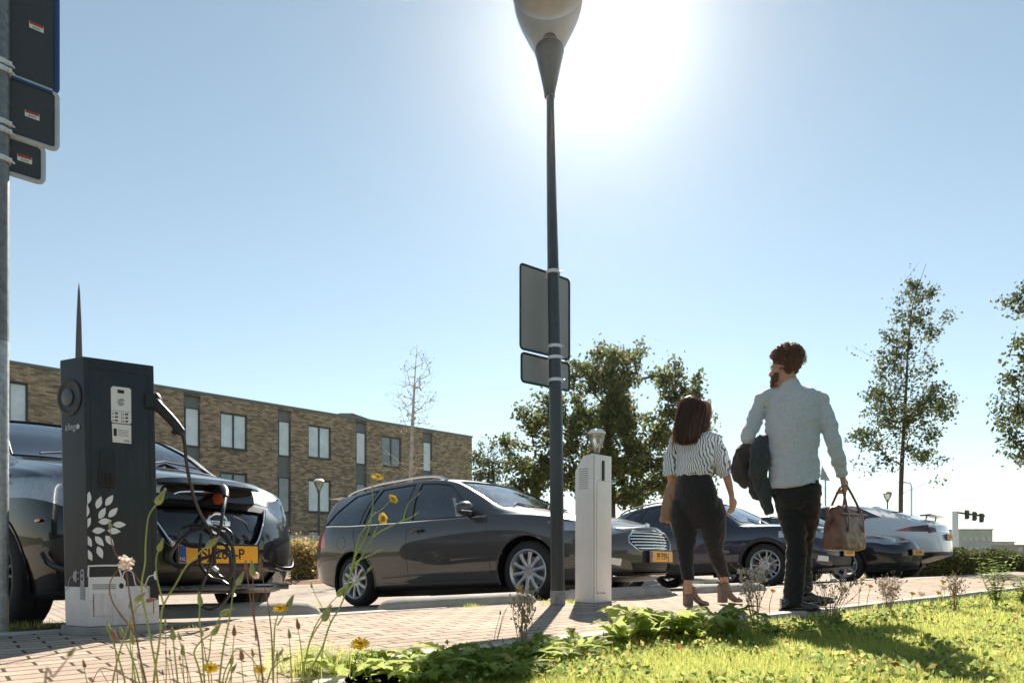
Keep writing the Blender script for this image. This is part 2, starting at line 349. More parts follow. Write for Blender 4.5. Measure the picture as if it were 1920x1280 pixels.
def window(x0, x1, z0, z1, y, double, mat, frame=.07):
    f = MB(); cx = (x0 + x1) / 2
    for x in (x0 + frame / 2, x1 - frame / 2): f.box((x, y, (z0 + z1) / 2), (frame, .07, z1 - z0))
    for z in (z0 + frame / 2, z1 - frame / 2): f.box((cx, y, z), (x1 - x0 - 2 * frame, .068, frame))
    if double: f.box((cx, y, (z0 + z1) / 2), (frame * 1.3, .066, z1 - z0 - 2 * frame))
    o = f.build('window', MAT['win_frame'], bld, smooth=False)
    p = MB(); p.box((cx, y + .01, (z0 + z1) / 2), (x1 - x0 - 2 * frame + .01, .02, z1 - z0 - 2 * frame + .01)); p.build('pane', mat, o, smooth=False)
    return o
r_ = random.Random(5)
for k, (x0, x1) in enumerate(win_i):
    for j, (z0, z1) in enumerate(rows_):
        mt = MAT['pane_light'] if (j == 0 and k in (0, 1, 2)) or (j == 1 and k == 2) else MAT['pane_dark']
        window(x0 + .005, x1 - .005, z0 + .03, z1 - .01, .12, (x1 - x0) > 1.2, mt)
        s_ = MB(); s_.box(((x0 + x1) / 2, .02, z0 + .005), (x1 - x0 - .01, .2, .045)); s_.build('sill', MAT['win_frame'], bld, smooth=False)
for k, (x0, x1) in enumerate(strip_i):
    pn = MB(); pn.quad(B(x0, BZ0, .17), B(x1, BZ0, .17), B(x1, BZ1 - .26, .17), B(x0, BZ1 - .26, .17)); pn.build('grey_panel', MAT['grey_panel'], bld, smooth=False, fix=False)
    for j, (z0, z1) in enumerate(rows_): window(x0 + .06, x1 - .02, z0 - .05, z1 + .0, .12, False, MAT['pane_light'] if j == 0 or (k + j) % 3 == 0 else MAT['pane_dark'], .055)
    cap_ = MB(); cap_.box(((x0 + x1) / 2, .09, BZ1 - .19), (x1 - x0, .18, .13)); cap_.build('strip_cap', MAT['grey_panel'], bld, smooth=False)
# low white garden wall by the ground floor
pl = MB(); a_ = P(556, 1003, 24); 
pl.box(a_ + Vector((1.1, .9, -.55)), (3.6, .12, 1.1), R(45)); 
tag(pl.build('garden_wall', plain('pale_wall', (.55, .55, .55), .8), smooth=False), 'low pale garden wall between the black car and the grey estate car', 'wall')
# hipped roof of a house beyond
hb = empty('distant_house', P(645, 800, 75), 'dark hipped roof of a house peeping over the brick building', 'house')
o = hb.location; D_ = 75; s = D_ / F
r1 = MB(o); zt = HC + (1035 - 762) * s; ze = HC + (1035 - 786) * s; x0 = (590 - CX) * s; x1 = (695 - CX) * s; xr = (640 - CX) * s
y0, y1 = D_, D_ + 7
r1.add([(x0, y0, ze), (x1, y0, ze), (x1, y1, ze), (x0, y1, ze), (xr - 1, (y0 + y1) / 2, zt), (xr + .4, (y0 + y1) / 2, zt)], [(0, 1, 5, 4), (1, 2, 5), (2, 3, 4, 5), (3, 0, 4)])
r1.build('roof', plain('dark_roof_tiles', (.05, .05, .052), 1, spec=0, vary=.2), hb, smooth=False, fix=False)
r2 = MB(o); r2.box(((x0 + x1) / 2, (y0 + y1) / 2, (ze + FAR) / 2), (x1 - x0 - .8, 6, ze - FAR)); r2.build('wall', MAT['brick'], hb, smooth=False)
# thin spire far away
sp_ = empty('church_spire', P(148, 1030, 60), 'thin grey needle spire rising behind the black charging station', 'spire')
s = 60 / F; q = MB(sp_.location); cx_ = (148 - CX) * s
q.lathe([(.28, FAR), (.27, HC + (1035 - 670) * s), (.19, HC + (1035 - 600) * s), (.085, HC + (1035 - 545) * s), (.01, HC + (1035 - 530) * s)], 10, Matrix.Translation((cx_, 60, 0)))
q.build('spire_needle', plain('spire_metal', (.08, .085, .095), .9, 0, spec=.1), sp_)
q = MB(sp_.location); q.box((cx_, 60, 1.5), (1.6, 1.6, 4)); q.build('tower', MAT['brick'], sp_, smooth=False)
# far buildings to the right
def farb(name, X0, X1, ytop, D_, label, c, h_base=FAR, wn=5):
    s = D_ / F; x0, x1 = (X0 - CX) * s, (X1 - CX) * s; zt = HC + (HY - ytop) * s
    e = empty(name, ((x0 + x1) / 2, D_, h_base), label, 'building'); q = MB(e.location)
    q.box(((x0 + x1) / 2, D_ + 6, (zt + h_base) / 2), (x1 - x0, 12, zt - h_base)); q.build('wall', plain(name + '_wall', c, .8, vary=.1, vs=.3), e, smooth=False)
    q = MB(e.location); q.box(((x0 + x1) / 2, D_ + 6, zt + .15), (x1 - x0 + .6, 12.6, .3)); q.build('roof', MAT['grey_panel'], e, smooth=False)
    ww = (x1 - x0) / (wn * 1.6)
    for fl in range(max(1, int((zt - h_base) / 3.2))):
        q = MB(e.location)
        for i in range(wn):
            q.box((x0 + (i + .5) * (x1 - x0) / wn, D_ - .03, h_base + 1.8 + fl * 3.1), (ww, .1, 1.5))
        q.build('window_band', MAT['pane_dark'], e, smooth=False)
farb('office_building', 1801, 1861, 993, 210, 'pale flat roofed block on the horizon just right of the traffic light gantry', (.5, .47, .43))
farb('warehouse', 1863, 1902, 1016, 260, 'low grey shed on the horizon right of the pale flat roofed block', (.4, .4, .42), wn=7)
farb('terrace_house', 1906, 1990, 1022, 240, 'low brown building at the right edge of the horizon', (.35, .27, .22), wn=6)
farb('depot', 1700, 1796, 1026, 300, 'long low building on the horizon hidden behind the white car', (.42, .42, .42), wn=7)
# ------------------------------------------------------------------ cars
def pchip(keys):
    xs = np.array([k[0] for k in keys], float); ys = np.array([k[1] for k in keys], float)
    h = np.diff(xs); d = np.diff(ys) / h; m = np.zeros(len(xs))
    for i in range(1, len(xs) - 1):
        if d[i - 1] * d[i] > 0:
            w1 = 2 * h[i] + h[i - 1]; w2 = h[i] + 2 * h[i - 1]; m[i] = (w1 + w2) / (w1 / d[i - 1] + w2 / d[i])
    m[0], m[-1] = d[0], d[-1]
    def f(x):
        x = min(max(x, xs[0]), xs[-1]); i = min(max(int(np.searchsorted(xs, x)) - 1, 0), len(h) - 1); t = (x - xs[i]) / h[i]
        return float((2 * t**3 - 3 * t**2 + 1) * ys[i] + (t**3 - 2 * t**2 + t) * h[i] * m[i] + (-2 * t**3 + 3 * t**2) * ys[i + 1] + (t**3 - t**2) * h[i] * m[i + 1])
    return f
def inpoly(p, poly):
    c = False; n_ = len(poly); j = n_ - 1
    for i in range(n_):
        if ((poly[i][1] > p[1]) != (poly[j][1] > p[1])) and p[0] < (poly[j][0] - poly[i][0]) * (p[1] - poly[i][1]) / (poly[j][1] - poly[i][1] + 1e-12) + poly[i][0]: c = not c
        j = i
    return c
def paint(name, c, flake=.1, coat=1.0, rough=.3, metal=.0, ior=1.65):
    m, n, b = newmat(name); v = coords(n)
    L(n, ramp(n, noise(n, v, 900, 1), [(.35, tuple(q * (1 - flake) for q in c)), (.65, tuple(q * (1 + flake) + .002 for q in c))]), b.inputs['Base Color'])
    dirt = noise(n, v, 5, 6)
    r2 = node(n, 'ShaderNodeMapRange'); r2.inputs[3].default_value = rough; r2.inputs[4].default_value = rough + .15; L(n, dirt, r2.inputs[0]); L(n, r2.outputs[0], b.inputs['Roughness'])
    b.inputs['Metallic'].default_value = metal; b.inputs['Specular IOR Level'].default_value = .15; b.inputs['Coat Weight'].default_value = coat; b.inputs['Coat Roughness'].default_value = .03; b.inputs['Coat IOR'].default_value = ior; return m
MAT['car_glass'] = glassmat('car_glass', (.76, .81, .83), .015, .10)
MAT['screen_glass'] = glassmat('windscreen_glass', (.80, .85, .85), .02, .12)
MAT['privacy_glass'] = glassmat('privacy_glass', (.06, .07, .08), .02, .05)
MAT['lens'] = glassmat('lamp_lens', (.85, .87, .9), .05, .12)
MAT['red_lens'] = plain('red_lamp', (.45, .015, .02), .15, coat=1, vary=.2, vs=20)
MAT['amber'] = plain('amber_lamp', (.7, .16, .02), .2, coat=1)
MAT['gloss_black'] = plain('gloss_black', (.008, .008, .01), .12, coat=1, vary=.1)
MAT['interior'] = plain('car_interior', (.10, .10, .105), .85, vary=.2)
MAT['seat_fabric'] = plain('seat_fabric', (.07, .07, .075), .9, vary=.2, bmp=.2)
MAT['alloy'] = plain('alloy_rim', (.52, .53, .55), .3, .75, vary=.06)
MAT['dark_alloy'] = plain('dark_alloy', (.06, .062, .065), .3, .8, vary=.06)
MAT['plate_yellow'] = plain('plate_yellow', (.95, .44, .015), .4, vary=.05)
MAT['plate_blue'] = plain('plate_blue', (.02, .10, .40), .45, vary=.05)
MAT['ink'] = plain('black_ink', (.01, .01, .01), .5, vary=.05)
MAT['reflector'] = plain('lamp_reflector', (.78, .80, .83), .35, .35, vary=.15, vs=40)

class CarShell:
    def __init__(s, sp):
        s.sp = sp; s.L = sp['L']; s.ft, s.fb, s.fbt, s.fw, s.fr = [pchip(sp[k]) for k in ('top', 'belt', 'bot', 'w', 'rail')]
        s.crown = pchip(sp.get('crown', [(0, .03), (1.2, .035), (2, .055), (s.L - .6, .06), (s.L, .03)]))
        s.tf = pchip(sp.get('tuck_f', [(.15, .10), (.32, .01), (.5, 0), (.62, .02), (.8, .09), (1.2, .1)]))
        s.tr = pchip(sp.get('tuck_r', [(.15, .10), (.35, .0), (.6, 0), (.8, .02), (1.1, .06), (1.5, .06)]))
    def sec(s, x):
        w, zb, z0, zt, wr, cr = s.fw(x), s.fb(x), s.fbt(x), s.ft(x), s.fr(x), s.crown(x)
        zr = zt - cr; wb = w - .045; wr = min(wr, wb - .01); zb = min(zb, zr - .01); h = zb - z0
        K = [(0, z0 + .02), (.72 * w, z0), (w - .07, z0 + .015), (w - .035, z0 + .10 * h + .03), (w - .006, z0 + .42 * h), (w, z0 + .66 * h), (w - .012, z0 + .86 * h), (wb, zb),
             (wb + (wr - wb) * .40 + .018 * (zr - zb) / .4, zb + (zr - zb) * .5), (wr + .02, zr - .02 * min(1, (zr - zb) / .2)), (wr * .93, zr + cr * .25), (wr * .55, zt - cr * .22), (0, zt)]
        return K
    def ring(s, x, k=4):
        K = s.sec(x); pts = [Vector((a, b_, 0)) for a, b_ in K]; c = catmull(pts, k); out = []
        for p in c: out.append((max(p.x, 0.0), p.y))
        out[0] = (0, K[0][1]); out[-1] = (0, K[-1][1]); return out
    def xpos(s, x, y, z):
        """station distance from the nose -> local x (forward +), with tuck and plan rounding at both ends"""
        fx = s.L / 2 - x; e = math.exp(-x / .22); fx -= s.tf(z) * e
        e2 = math.exp(-(s.L - x) / .22); fx += s.tr(z) * e2; return fx
    def mesh(s):
        Ls = s.L; st = list(np.concatenate([np.linspace(0, .5, 13), np.linspace(.5, Ls - .5, 66)[1:-1], np.linspace(Ls - .5, Ls, 13)]))
        bm = bmesh.new(); R_ = []
        for x in st:
            rg = s.ring(x); row_ = []
            for (y, z) in rg: row_.append((bm.verts.new((s.xpos(x, y, z), -y, z)), bm.verts.new((s.xpos(x, y, z), y, z)) if y > 1e-6 else None))
            R_.append(row_)
        m = len(R_[0])
        def V(i, j, sd): a, b_ = R_[i][j]; return a if (sd == 0 or b_ is None) else b_
        def face(vs):
            u = []
            for v in vs:
                if v not in u: u.append(v)
            if len(u) > 2:
                try: bm.faces.new(u)
                except ValueError: pass
        for i in range(len(st) - 1):
            for j in range(m - 1):
                for sd in (0, 1):
                    q = [V(i, j, sd), V(i + 1, j, sd), V(i + 1, j + 1, sd), V(i, j + 1, sd)]
                    face(q if sd == 0 else q[::-1])
        NQ = 9
        for end, blg in ((0, s.sp.get('nose', .16)), (len(st) - 1, -s.sp.get('tail', .10))):
            rows_ = []
            for j in range(m):
                a = V(end, j, 0); b_ = V(end, j, 1)
                if a is b_: rows_.append([a] * (NQ + 1)); continue
                y = b_.co.y; r = [a]
                for k in range(1, NQ):
                    q = -1 + 2 * k / NQ
                    zc = 0
                    r.append(bm.verts.new((a.co.x + blg * (1 - abs(q) ** 2.4) * min(1, y / .35), y * q, a.co.z + zc)))
                r.append(b_); rows_.append(r)
            # centre verts of the degenerate rows bulge too
            for j in (0, m - 1):
                v = rows_[j][0]; v.co.x += 0
            for j in range(m - 1):
                for k in range(NQ):
                    q = [rows_[j][k], rows_[j + 1][k], rows_[j + 1][k + 1], rows_[j][k + 1]]
                    face(q if end == 0 else q[::-1])
        bmesh.ops.recalc_face_normals(bm, faces=bm.faces[:]); return bm
    def side_y(s, x, z):
        """half width of the body at station x, height z (upper half of the section)"""
        rg = s.ring(x, 8); best = None
        for i in range(len(rg) - 1):
            z0, z1 = rg[i][1], rg[i + 1][1]
            if min(z0, z1) <= z <= max(z0, z1) and rg[i][0] > .3:
                t = (z - z0) / (z1 - z0 + 1e-9); y = rg[i][0] + t * (rg[i + 1][0] - rg[i][0])
                if best is None or y > best: best = y
        return best if best is not None else s.fw(x)
    def side_pt(s, x, z, sd=-1, off=0):
        y = s.side_y(x, z) + off; return Vector((s.xpos(x, y, z), sd * y, z))
def cut(bm, lay, tagid, poly, axes, filt):
    a0, a1 = axes
    lo = [min(p[i] for p in poly) - .02 for i in (0, 1)]; hi = [max(p[i] for p in poly) + .02 for i in (0, 1)]
    def cand():
        r = []
        for f in bm.faces:
            c = f.calc_center_median()
            if filt(f, c) and any(lo[0] - .02 < v.co[a0] < hi[0] + .02 and lo[1] - .02 < v.co[a1] < hi[1] + .02 for v in f.verts): r.append(f)
        return r
    n_ = len(poly)
    for i in range(n_):
        p, q = poly[i], poly[(i + 1) % n_]; d = (q[0] - p[0], q[1] - p[1]); ln = math.hypot(*d)
        if ln < 1e-6: continue
        no = Vector((0, 0, 0)); no[a0] = -d[1] / ln; no[a1] = d[0] / ln; co = Vector((0, 0, 0)); co[a0], co[a1] = p
        mid = ((p[0] + q[0]) / 2, (p[1] + q[1]) / 2)
        fs = [f for f in cand() if any(abs((v.co[a0] - mid[0]) * d[0] + (v.co[a1] - mid[1]) * d[1]) / ln < ln / 2 + .06 for v in f.verts)]
        g = list({v for f in fs for v in f.verts}) + list({e for f in fs for e in f.edges}) + fs
        if g: bmesh.ops.bisect_plane(bm, geom=g, plane_co=co, plane_no=no, dist=1e-4)
    for f in cand():
        c = f.calc_center_median()
        if f[lay] == 0 and inpoly((c[a0], c[a1]), poly): f[lay] = tagid
def wheel(parent, C, r, rr, width, sd, style, spokes, steer=0, rimmat='alloy'):
    """tyre and rim as one wheel part with sub-parts; local +z of the lathe points outwards"""
    M = Matrix.Translation(C) @ Matrix.Rotation(steer, 4, 'Z') @ Matrix.Rotation(R(90) if sd < 0 else R(-90), 4, 'X')
    w = width / 2; q = MB()
    q.lathe([(rr - .01, -w + .01), (rr + .01, -w), (r - .05, -w - .004), (r - .012, -w + .02), (r, -w + .045), (r, -.012), (r - .008, -.01), (r - .008, .01), (r, .012), (r, w - .045), (r - .012, w - .02), (r - .05, w + .004), (rr + .012, w), (rr - .004, w - .012)], 48, M)
    for k in range(40):
        a = k * math.pi / 20; q.box(M @ Vector((math.cos(a) * (r - .004), math.sin(a) * (r - .004), 0)), (.004, .004, .004))
    tyre = q.build('wheel', MAT['rubber'], parent, ang=50)
    q = MB(); q.lathe([(rr - .004, w - .012), (rr + .004, w - .004), (rr - .006, w), (rr - .022, w - .012), (rr - .035, w - .05), (rr - .045, -w + .03)], 48, M)
    def spoke(a, wd, r0, r1, tw=0):
        pr = []
        for (rad, ww, z) in ((r0, wd * .9, w - .028), ((r0 + r1) / 2, wd * .75, w - .012), (r1, wd * 1.1, w - .018)):
            aa = a + tw * (rad - r0) / (r1 - r0)
            cx_, cy_ = rad * math.cos(aa), rad * math.sin(aa); tx, ty = -math.sin(aa), math.cos(aa)
            pr.append([M @ Vector((cx_ + tx * ww / 2, cy_ + ty * ww / 2, z - .004)), M @ Vector((cx_ + tx * ww * .2, cy_ + ty * ww * .2, z + .006)), M @ Vector((cx_ - tx * ww * .2, cy_ - ty * ww * .2, z + .006)), M @ Vector((cx_ - tx * ww / 2, cy_ - ty * ww / 2, z - .004)),
                       M @ Vector((cx_ - tx * ww * .4, cy_ - ty * ww * .4, z - .03)), M @ Vector((cx_ + tx * ww * .4, cy_ + ty * ww * .4, z - .03))])
        vs = [p for s_ in pr for p in s_]; fs = []
        for i in range(2): fs += [(i * 6 + k, i * 6 + (k + 1) % 6, i * 6 + 6 + (k + 1) % 6, i * 6 + 6 + k) for k in range(6)]
        q.add(vs, fs)
    for k in range(spokes):
        a = 2 * math.pi * k / spokes + .16
        if style == 'double': spoke(a - .10, .03, .05, rr - .02, -.10); spoke(a + .10, .03, .05, rr - .02, .10)
        else: spoke(a, .05, .05, rr - .02)
    q.lathe([(.0, w - .012), (.03, w - .013), (.035, w - .022), (.075, w - .026), (.085, w - .05)], 24, M)
    rim = q.build('rim', MAT[rimmat], tyre, ang=40)
    q = MB(); q.lathe([(0, .0), (.15, .0), (.15, -.02), (0, -.02)], 24, M); q.build('brake_disc', MAT['steel'], tyre)
    q = MB()
    for k in range(5):
        a = 2 * math.pi * k / 5; q.lathe([(0, w - .014), (.009, w - .015), (.01, w - .026)], 6, M @ Matrix.Translation((.056 * math.cos(a), .056 * math.sin(a), 0)))
    return tyre
def plate(parent, C, M3, txt, detail=True, w=.52, h=.11):
    q = MB(); q.box(C, (.012, w, h), rot=M3, bev=.004); p = q.build('licence_plate', MAT['plate_yellow'], parent)
    q = MB(); q.box(C + M3 @ Vector((.0045, -(w / 2 - .024) * 1, 0)), (.006, .044, h - .008), rot=M3); q.build('blue_band', MAT['plate_blue'], p)
    q = MB(); q.box(C - M3 @ Vector((.004, 0, 0)), (.010, w + .025, h + .025), rot=M3, bev=.004); q.build('plate_holder', MAT['black_plastic'], p)
    fx = M3 @ Vector((1, 0, 0)); rt = M3 @ Vector((0, 1, 0)); up = M3 @ Vector((0, 0, 1))
    if detail:
        text_mesh('plate_number', txt, .092, MAT['ink'], p, frameM(C + fx * .0072 + rt * .022, rt, up, fx), .0006, .0012, sx=.92)
        text_mesh('country_letters', 'NL', .03, MAT['white_mark'], p, frameM(C + fx * .009 - rt * (w / 2 - .024) - up * .03, rt, up, fx), .0006)
    return p
def car(sp, pos, heading, label, cat='car', name='parked_car', roll_up=None):
    fwd = Vector((math.cos(heading), math.sin(heading), 0))
    up = (RN * .062 + Vector((0, 0, 1))).normalized()
    if sp.get('flat'): up = Vector((0, 0, 1))
    f3 = (fwd - up * fwd.dot(up)).normalized(); lf = up.cross(f3)
    rot = Matrix((f3, lf, up)).transposed().to_quaternion()
    root = empty(name, pos, label, cat, rot=rot)
    sh = CarShell(sp); bm = sh.mesh(); lay = bm.faces.layers.int.new('part'); Ln = sp['L']; X = lambda s_: Ln / 2 - s_
    ids = {}; order = []
    def reg(nm, mt): order.append((nm, mt)); return len(order)
    for x_ax in sp['axles']:                              # wheel arches
        rad = sp['arch']; cz = sp['r'] - .005; poly = [(X(x_ax) + rad * math.cos(a), cz + rad * math.sin(a)) for a in np.linspace(0, 2 * math.pi, 29)[:-1]]
        if 'arch_id' not in ids: ids['arch_id'] = reg(None, None)
        cut(bm, lay, ids['arch_id'], poly, (0, 2), lambda f, c: abs(c.y) > .45)
    for pn in sp['panes']:                                # side windows: (front bottom, front top, rear top, rear bottom[, mat, bottom offset])
        a, b_, c_, d_ = pn[:4]; mt = pn[4] if len(pn) > 4 else sp.get('glass', 'car_glass')
        bot = [(x, sh.fb(x) + .018) for x in np.linspace(a, d_, 5)]; tp = [(x, min(sh.ft(x) - sh.crown(x) - .035, 9)) for x in np.linspace(c_, b_, 6)]
        poly = [(X(x), z) for x, z in bot + tp]
        for sd in (-1, 1):
            i_ = reg('window', mt); cut(bm, lay, i_, poly, (0, 2), lambda f, c, sd=sd: c.y * sd > .38 and abs(f.normal.y) > .35)
    for nm, key in (('windscreen', 'ws'), ('rear_window', 'rw')):
        if key in sp:
            x0, x1, y0, y1 = sp[key]; n5 = np.linspace(-1, 1, 7)
            poly = [(X(x0 - .07 * (1 - q * q)), y0 * q) for q in n5] + [(X(x1 + (-.05 if key == 'ws' else 0) * (1 - q * q)), -y1 * q) for q in n5]
            i_ = reg(nm, 'screen_glass' if key == 'ws' else sp.get('rglass', 'car_glass')); cut(bm, lay, i_, poly, (0, 1), lambda f, c: f.normal.z > .12 and c.z > sh.fb(1.5) - .05 and abs(c.y) < y0 + .1)
    for (nm, mt, poly, mirror) in sp.get('front', []):    # polygons in (y, z) on the nose
        for sd in ((-1, 1) if mirror else (1,)):
            i_ = reg(nm, mt); pp = [(y * sd, z) for y, z in poly]
            cut(bm, lay, i_, pp, (1, 2), lambda f, c: c.x > Ln / 2 - sp.get('fdepth', .62))
    for (nm, mt, poly, mirror) in sp.get('back', []):
        for sd in ((-1, 1) if mirror else (1,)):
            i_ = reg(nm, mt); pp = [(y * sd, z) for y, z in poly]
            cut(bm, lay, i_, pp, (1, 2), lambda f, c: c.x < -Ln / 2 + sp.get('bdepth', .5))
    for (nm, mt, poly) in sp.get('sides', []):            # polygons in (station, z) on both sides
        for sd in (-1, 1):
            i_ = reg(nm, mt); pp = [(X(x), z) for x, z in poly]
            cut(bm, lay, i_, pp, (0, 2), lambda f, c, sd=sd: c.y * sd > .3)
    i_ = reg('underbody', 'black_plastic'); zcut = sp.get('under', .26)
    for f in bm.faces:
        c = f.calc_center_median()
        if f[lay] == 0 and (c.z < sh.fbt(Ln / 2 - c.x) + .05 or f.normal.z < -.75 and c.z < .5): f[lay] = i_
    bm.normal_update(); bm.verts.index_update()
    nrm = {v.index: v.normal.copy() for v in bm.verts}
    parts = {}
    for f in bm.faces: parts.setdefault(f[lay], []).append(f)
    names = {0: ('body', sp['paint'])}
    for k, (nm, mt) in enumerate(order): names[k + 1] = (nm, mt)
    body = None
    for pid in sorted(parts):
        nm, mt = names[pid]
        if nm is None: continue
        fs = parts[pid]; idx = {}; vs = []; ns = []; fa = []
        off = {'window': -.006, 'windscreen': -.005, 'rear_window': -.005, 'headlight': .001, 'grille': -.02, 'lower_grille': -.03}.get(nm, 0)
        for f in fs:
            t = []
            for v in f.verts:
                if v.index not in idx: idx[v.index] = len(vs); vs.append(tuple(v.co + nrm[v.index] * off)); ns.append(tuple(nrm[v.index]))
                t.append(idx[v.index])
            fa.append(t)
        me = bpy.data.meshes.new(nm); me.from_pydata(vs, [], fa); me.shade_smooth(); me.normals_split_custom_set_from_vertices(ns)
        par = body if nm in ('underbody', 'cladding', 'bumper_insert') and body else root
        o = mkobj(nm, me, MAT[mt] if isinstance(mt, str) else mt, par)
        if pid == 0: body = o
        if nm in ('window', 'windscreen', 'rear_window'):  # rubber seal along the boundary of the pane
            eb = {}
            for t in fa:
                for a_, b2 in zip(t, t[1:] + t[:1]): k_ = (min(a_, b2), max(a_, b2)); eb[k_] = eb.get(k_, 0) + 1
            adj = {}
            for (a_, b2), c2 in eb.items():
                if c2 == 1: adj.setdefault(a_, []).append(b2); adj.setdefault(b2, []).append(a_)
            if adj:
                stt = next(iter(adj)); loop = [stt]; prev = None; cur = stt
                while True:
                    nx = [q_ for q_ in adj[cur] if q_ != prev]
                    if not nx or nx[0] == stt or len(loop) > 3000: break
                    prev, cur = cur, nx[0]; loop.append(cur)
                pts = [Vector(vs[i2]) + Vector(ns[i2]) * .005 for i2 in loop]; pp = [pts[0]]
                for p_ in pts[1:]:
                    if (p_ - pp[-1]).length > .03: pp.append(p_)
                q = MB(); q.tube(pp + [pp[0]], .0075, 6, caps=False); q.build('window_seal', MAT['black_plastic'], o, fix=False)
        if nm == 'headlight':
            me2 = me.copy(); 
            for v in me2.vertices: v.co -= v.normal * .014
            mkobj('reflector', me2, None, o); me2.materials.clear(); me2.materials.append(MAT['reflector'])
    bm.free()
    bo = body
    for s_, z0, z1 in sp.get('seams', []):                # door gaps: thin dark lines lying on the skin
        for sd in (-1, 1):
            q = MB(); s_a = s_ if hasattr(s_, '__len__') else (s_, s_)
            q.tube([sh.side_pt(s_a[0] + (s_a[1] - s_a[0]) * k / 14, z0 + (z1 - z0) * k / 14, sd, -.0015) for k in range(15)], .0042, 5); q.build('door_gap', MAT['black_plastic'], bo, fix=False)
    if 'chrome_line' in sp:
        a, b_ = sp['chrome_line']
        for sd in (-1, 1):
            q = MB(); q.tube([sh.side_pt(x, sh.fb(x) + .004, sd, .002) for x in np.linspace(a, b_, 24)], .009, 6); q.build('chrome_strip', MAT[sp.get('strip_mat', 'chrome')], bo, fix=False)
    for x_ in sp.get('handles', []):
        for sd in (-1, 1):
            z = sh.fb(x_) - .115; p = sh.side_pt(x_, z, sd, 0)
            q = MB(); q.box(p + Vector((0, sd * .024, .006)), (.19, .018, .026), bev=.007); q.box(p + Vector((.085, sd * .012, .006)), (.02, .026, .022)); q.box(p + Vector((-.085, sd * .012, .006)), (.02, .026, .022)); hd = q.build('door_handle', MAT[sp.get('handle_mat', 'gloss_black')], root)
            q = MB(); q.ball(p + Vector((0, 0, 0)), (.06, .012, .03), 12); q.build('handle_recess', MAT['gloss_black'], hd)
    if 'mirror' in sp:
        x_, z = sp['mirror']
        for sd in (-1, 1):
            p = Vector((X(x_), sd * (sh.side_y(x_, z - .02) + .115), z + .055)); q = MB(); bm2 = bmesh.new(); bmesh.ops.create_uvsphere(bm2, u_segments=18, v_segments=12, radius=1)
            for v in bm2.verts:
                c = v.co; v.co = Vector((max(c.x, -.35) * .095, c.y * .115, c.z * .078 * (1 - .12 * c.y * sd)))
            q.addbm(bm2, lambda p_: p + p_); mi = q.build('side_mirror', sp['paint'], root)
            q = MB(); q.box(p + Vector((-.034, 0, 0)), (.006, .18, .11), bev=.002); q.build('mirror_glass', MAT['chrome'], mi)
            q = MB(); q.tube([p + Vector((0, -sd * .05, -.05)), p + Vector((-.01, -sd * .13, -.075))], [.03, .035], 8); q.build('mirror_arm', MAT['black_plastic'], mi)
            q = MB(); q.tube([p + Vector((.075, -sd * .06, -.035)), p + Vector((.08, sd * .03, -.035)), p + Vector((.04, sd * .1, -.03))], .007, 6); q.build('mirror_trim', MAT['chrome'], mi)
    if 'roof_rail' in sp:
        a, b_ = sp['roof_rail']
        for sd in (-1, 1):
            q = MB(); pts = []
            for x in np.linspace(a, b_, 18):
                e = min((x - a), (b_ - x)) / .15; e = min(1, max(0, e)); pts.append(Vector((X(x), sd * (sh.fr(x) - .03), sh.ft(x) - sh.crown(x) * .65 + .035 * e)))
            q.tube(pts, .014, 8); q.build('roof_rail', MAT[sp.get('rail_mat', 'chrome')], root, fix=False)
    k_ = 0
    for ai, x_ax in enumerate(sp['axles']):
        for sd in (-1, 1):
            yc = sh.fw(x_ax) - .03 - sp.get('tw', .215) / 2
            wheel(root, Vector((X(x_ax), sd * yc, sp['r'])), sp['r'], sp['rr'], sp.get('tw', .215), sd, sp.get('style', 'single'), sp.get('spokes', 10), sp.get('steer', 0) if ai == 0 else 0, sp.get('rim', 'alloy'))
            q = MB(); rad = sp['arch']; y1 = sd * (sh.fw(x_ax) - .035); y0 = sd * (sh.fw(x_ax) - .42)
            an = np.linspace(R(-22), R(202), 22); vs = []; fs = []
            for a in an:
                for y in (y1, y0): vs.append((X(x_ax) + (rad + .012) * math.cos(a), y, sp['r'] + (rad + .012) * math.sin(a)))
            fs = [(2 * i, 2 * i + 1, 2 * i + 3, 2 * i + 2) for i in range(21)]; q.add(vs, fs)
            q.add([(X(x_ax) + (rad + .012) * math.cos(a), y0, sp['r'] + (rad + .012) * math.sin(a)) for a in an], [tuple(range(22))])
            q.build('wheel_arch', MAT['black_plastic'], bo, fix=False)
            if sp.get('lip'):
                q = MB(); pts = []
                for a in np.linspace(R(-18), R(198), 30):
                    z = sp['r'] + (rad + .012) * math.sin(a); x = x_ax - (rad + .012) * math.cos(a); y = sh.side_y(min(max(x, .02), Ln - .02), max(z, sh.fbt(x) + .03)) + .004; pts.append(Vector((X(x), sd * y, z)))
                q.tube(pts, sp['lip'], 8, flat=.5); q.build('arch_trim', MAT['black_plastic'] if sp.get('lipdark') else sp['paint'], bo, fix=False)
    # cabin: floor, dash, seats, steering wheel
    q = MB(); cx0, cx1 = sp['cabin']; q.box((X((cx0 + cx1) / 2), 0, .32), (cx1 - cx0, 1.3, .06)); q.box((X(cx0 + .02), 0, .72), (.5, 1.34, .26), bev=.08)
    q.box((X(cx1 + .1), 0, .65), (.25, 1.2, .6), bev=.05); q.build('cabin_floor', MAT['interior'], bo)
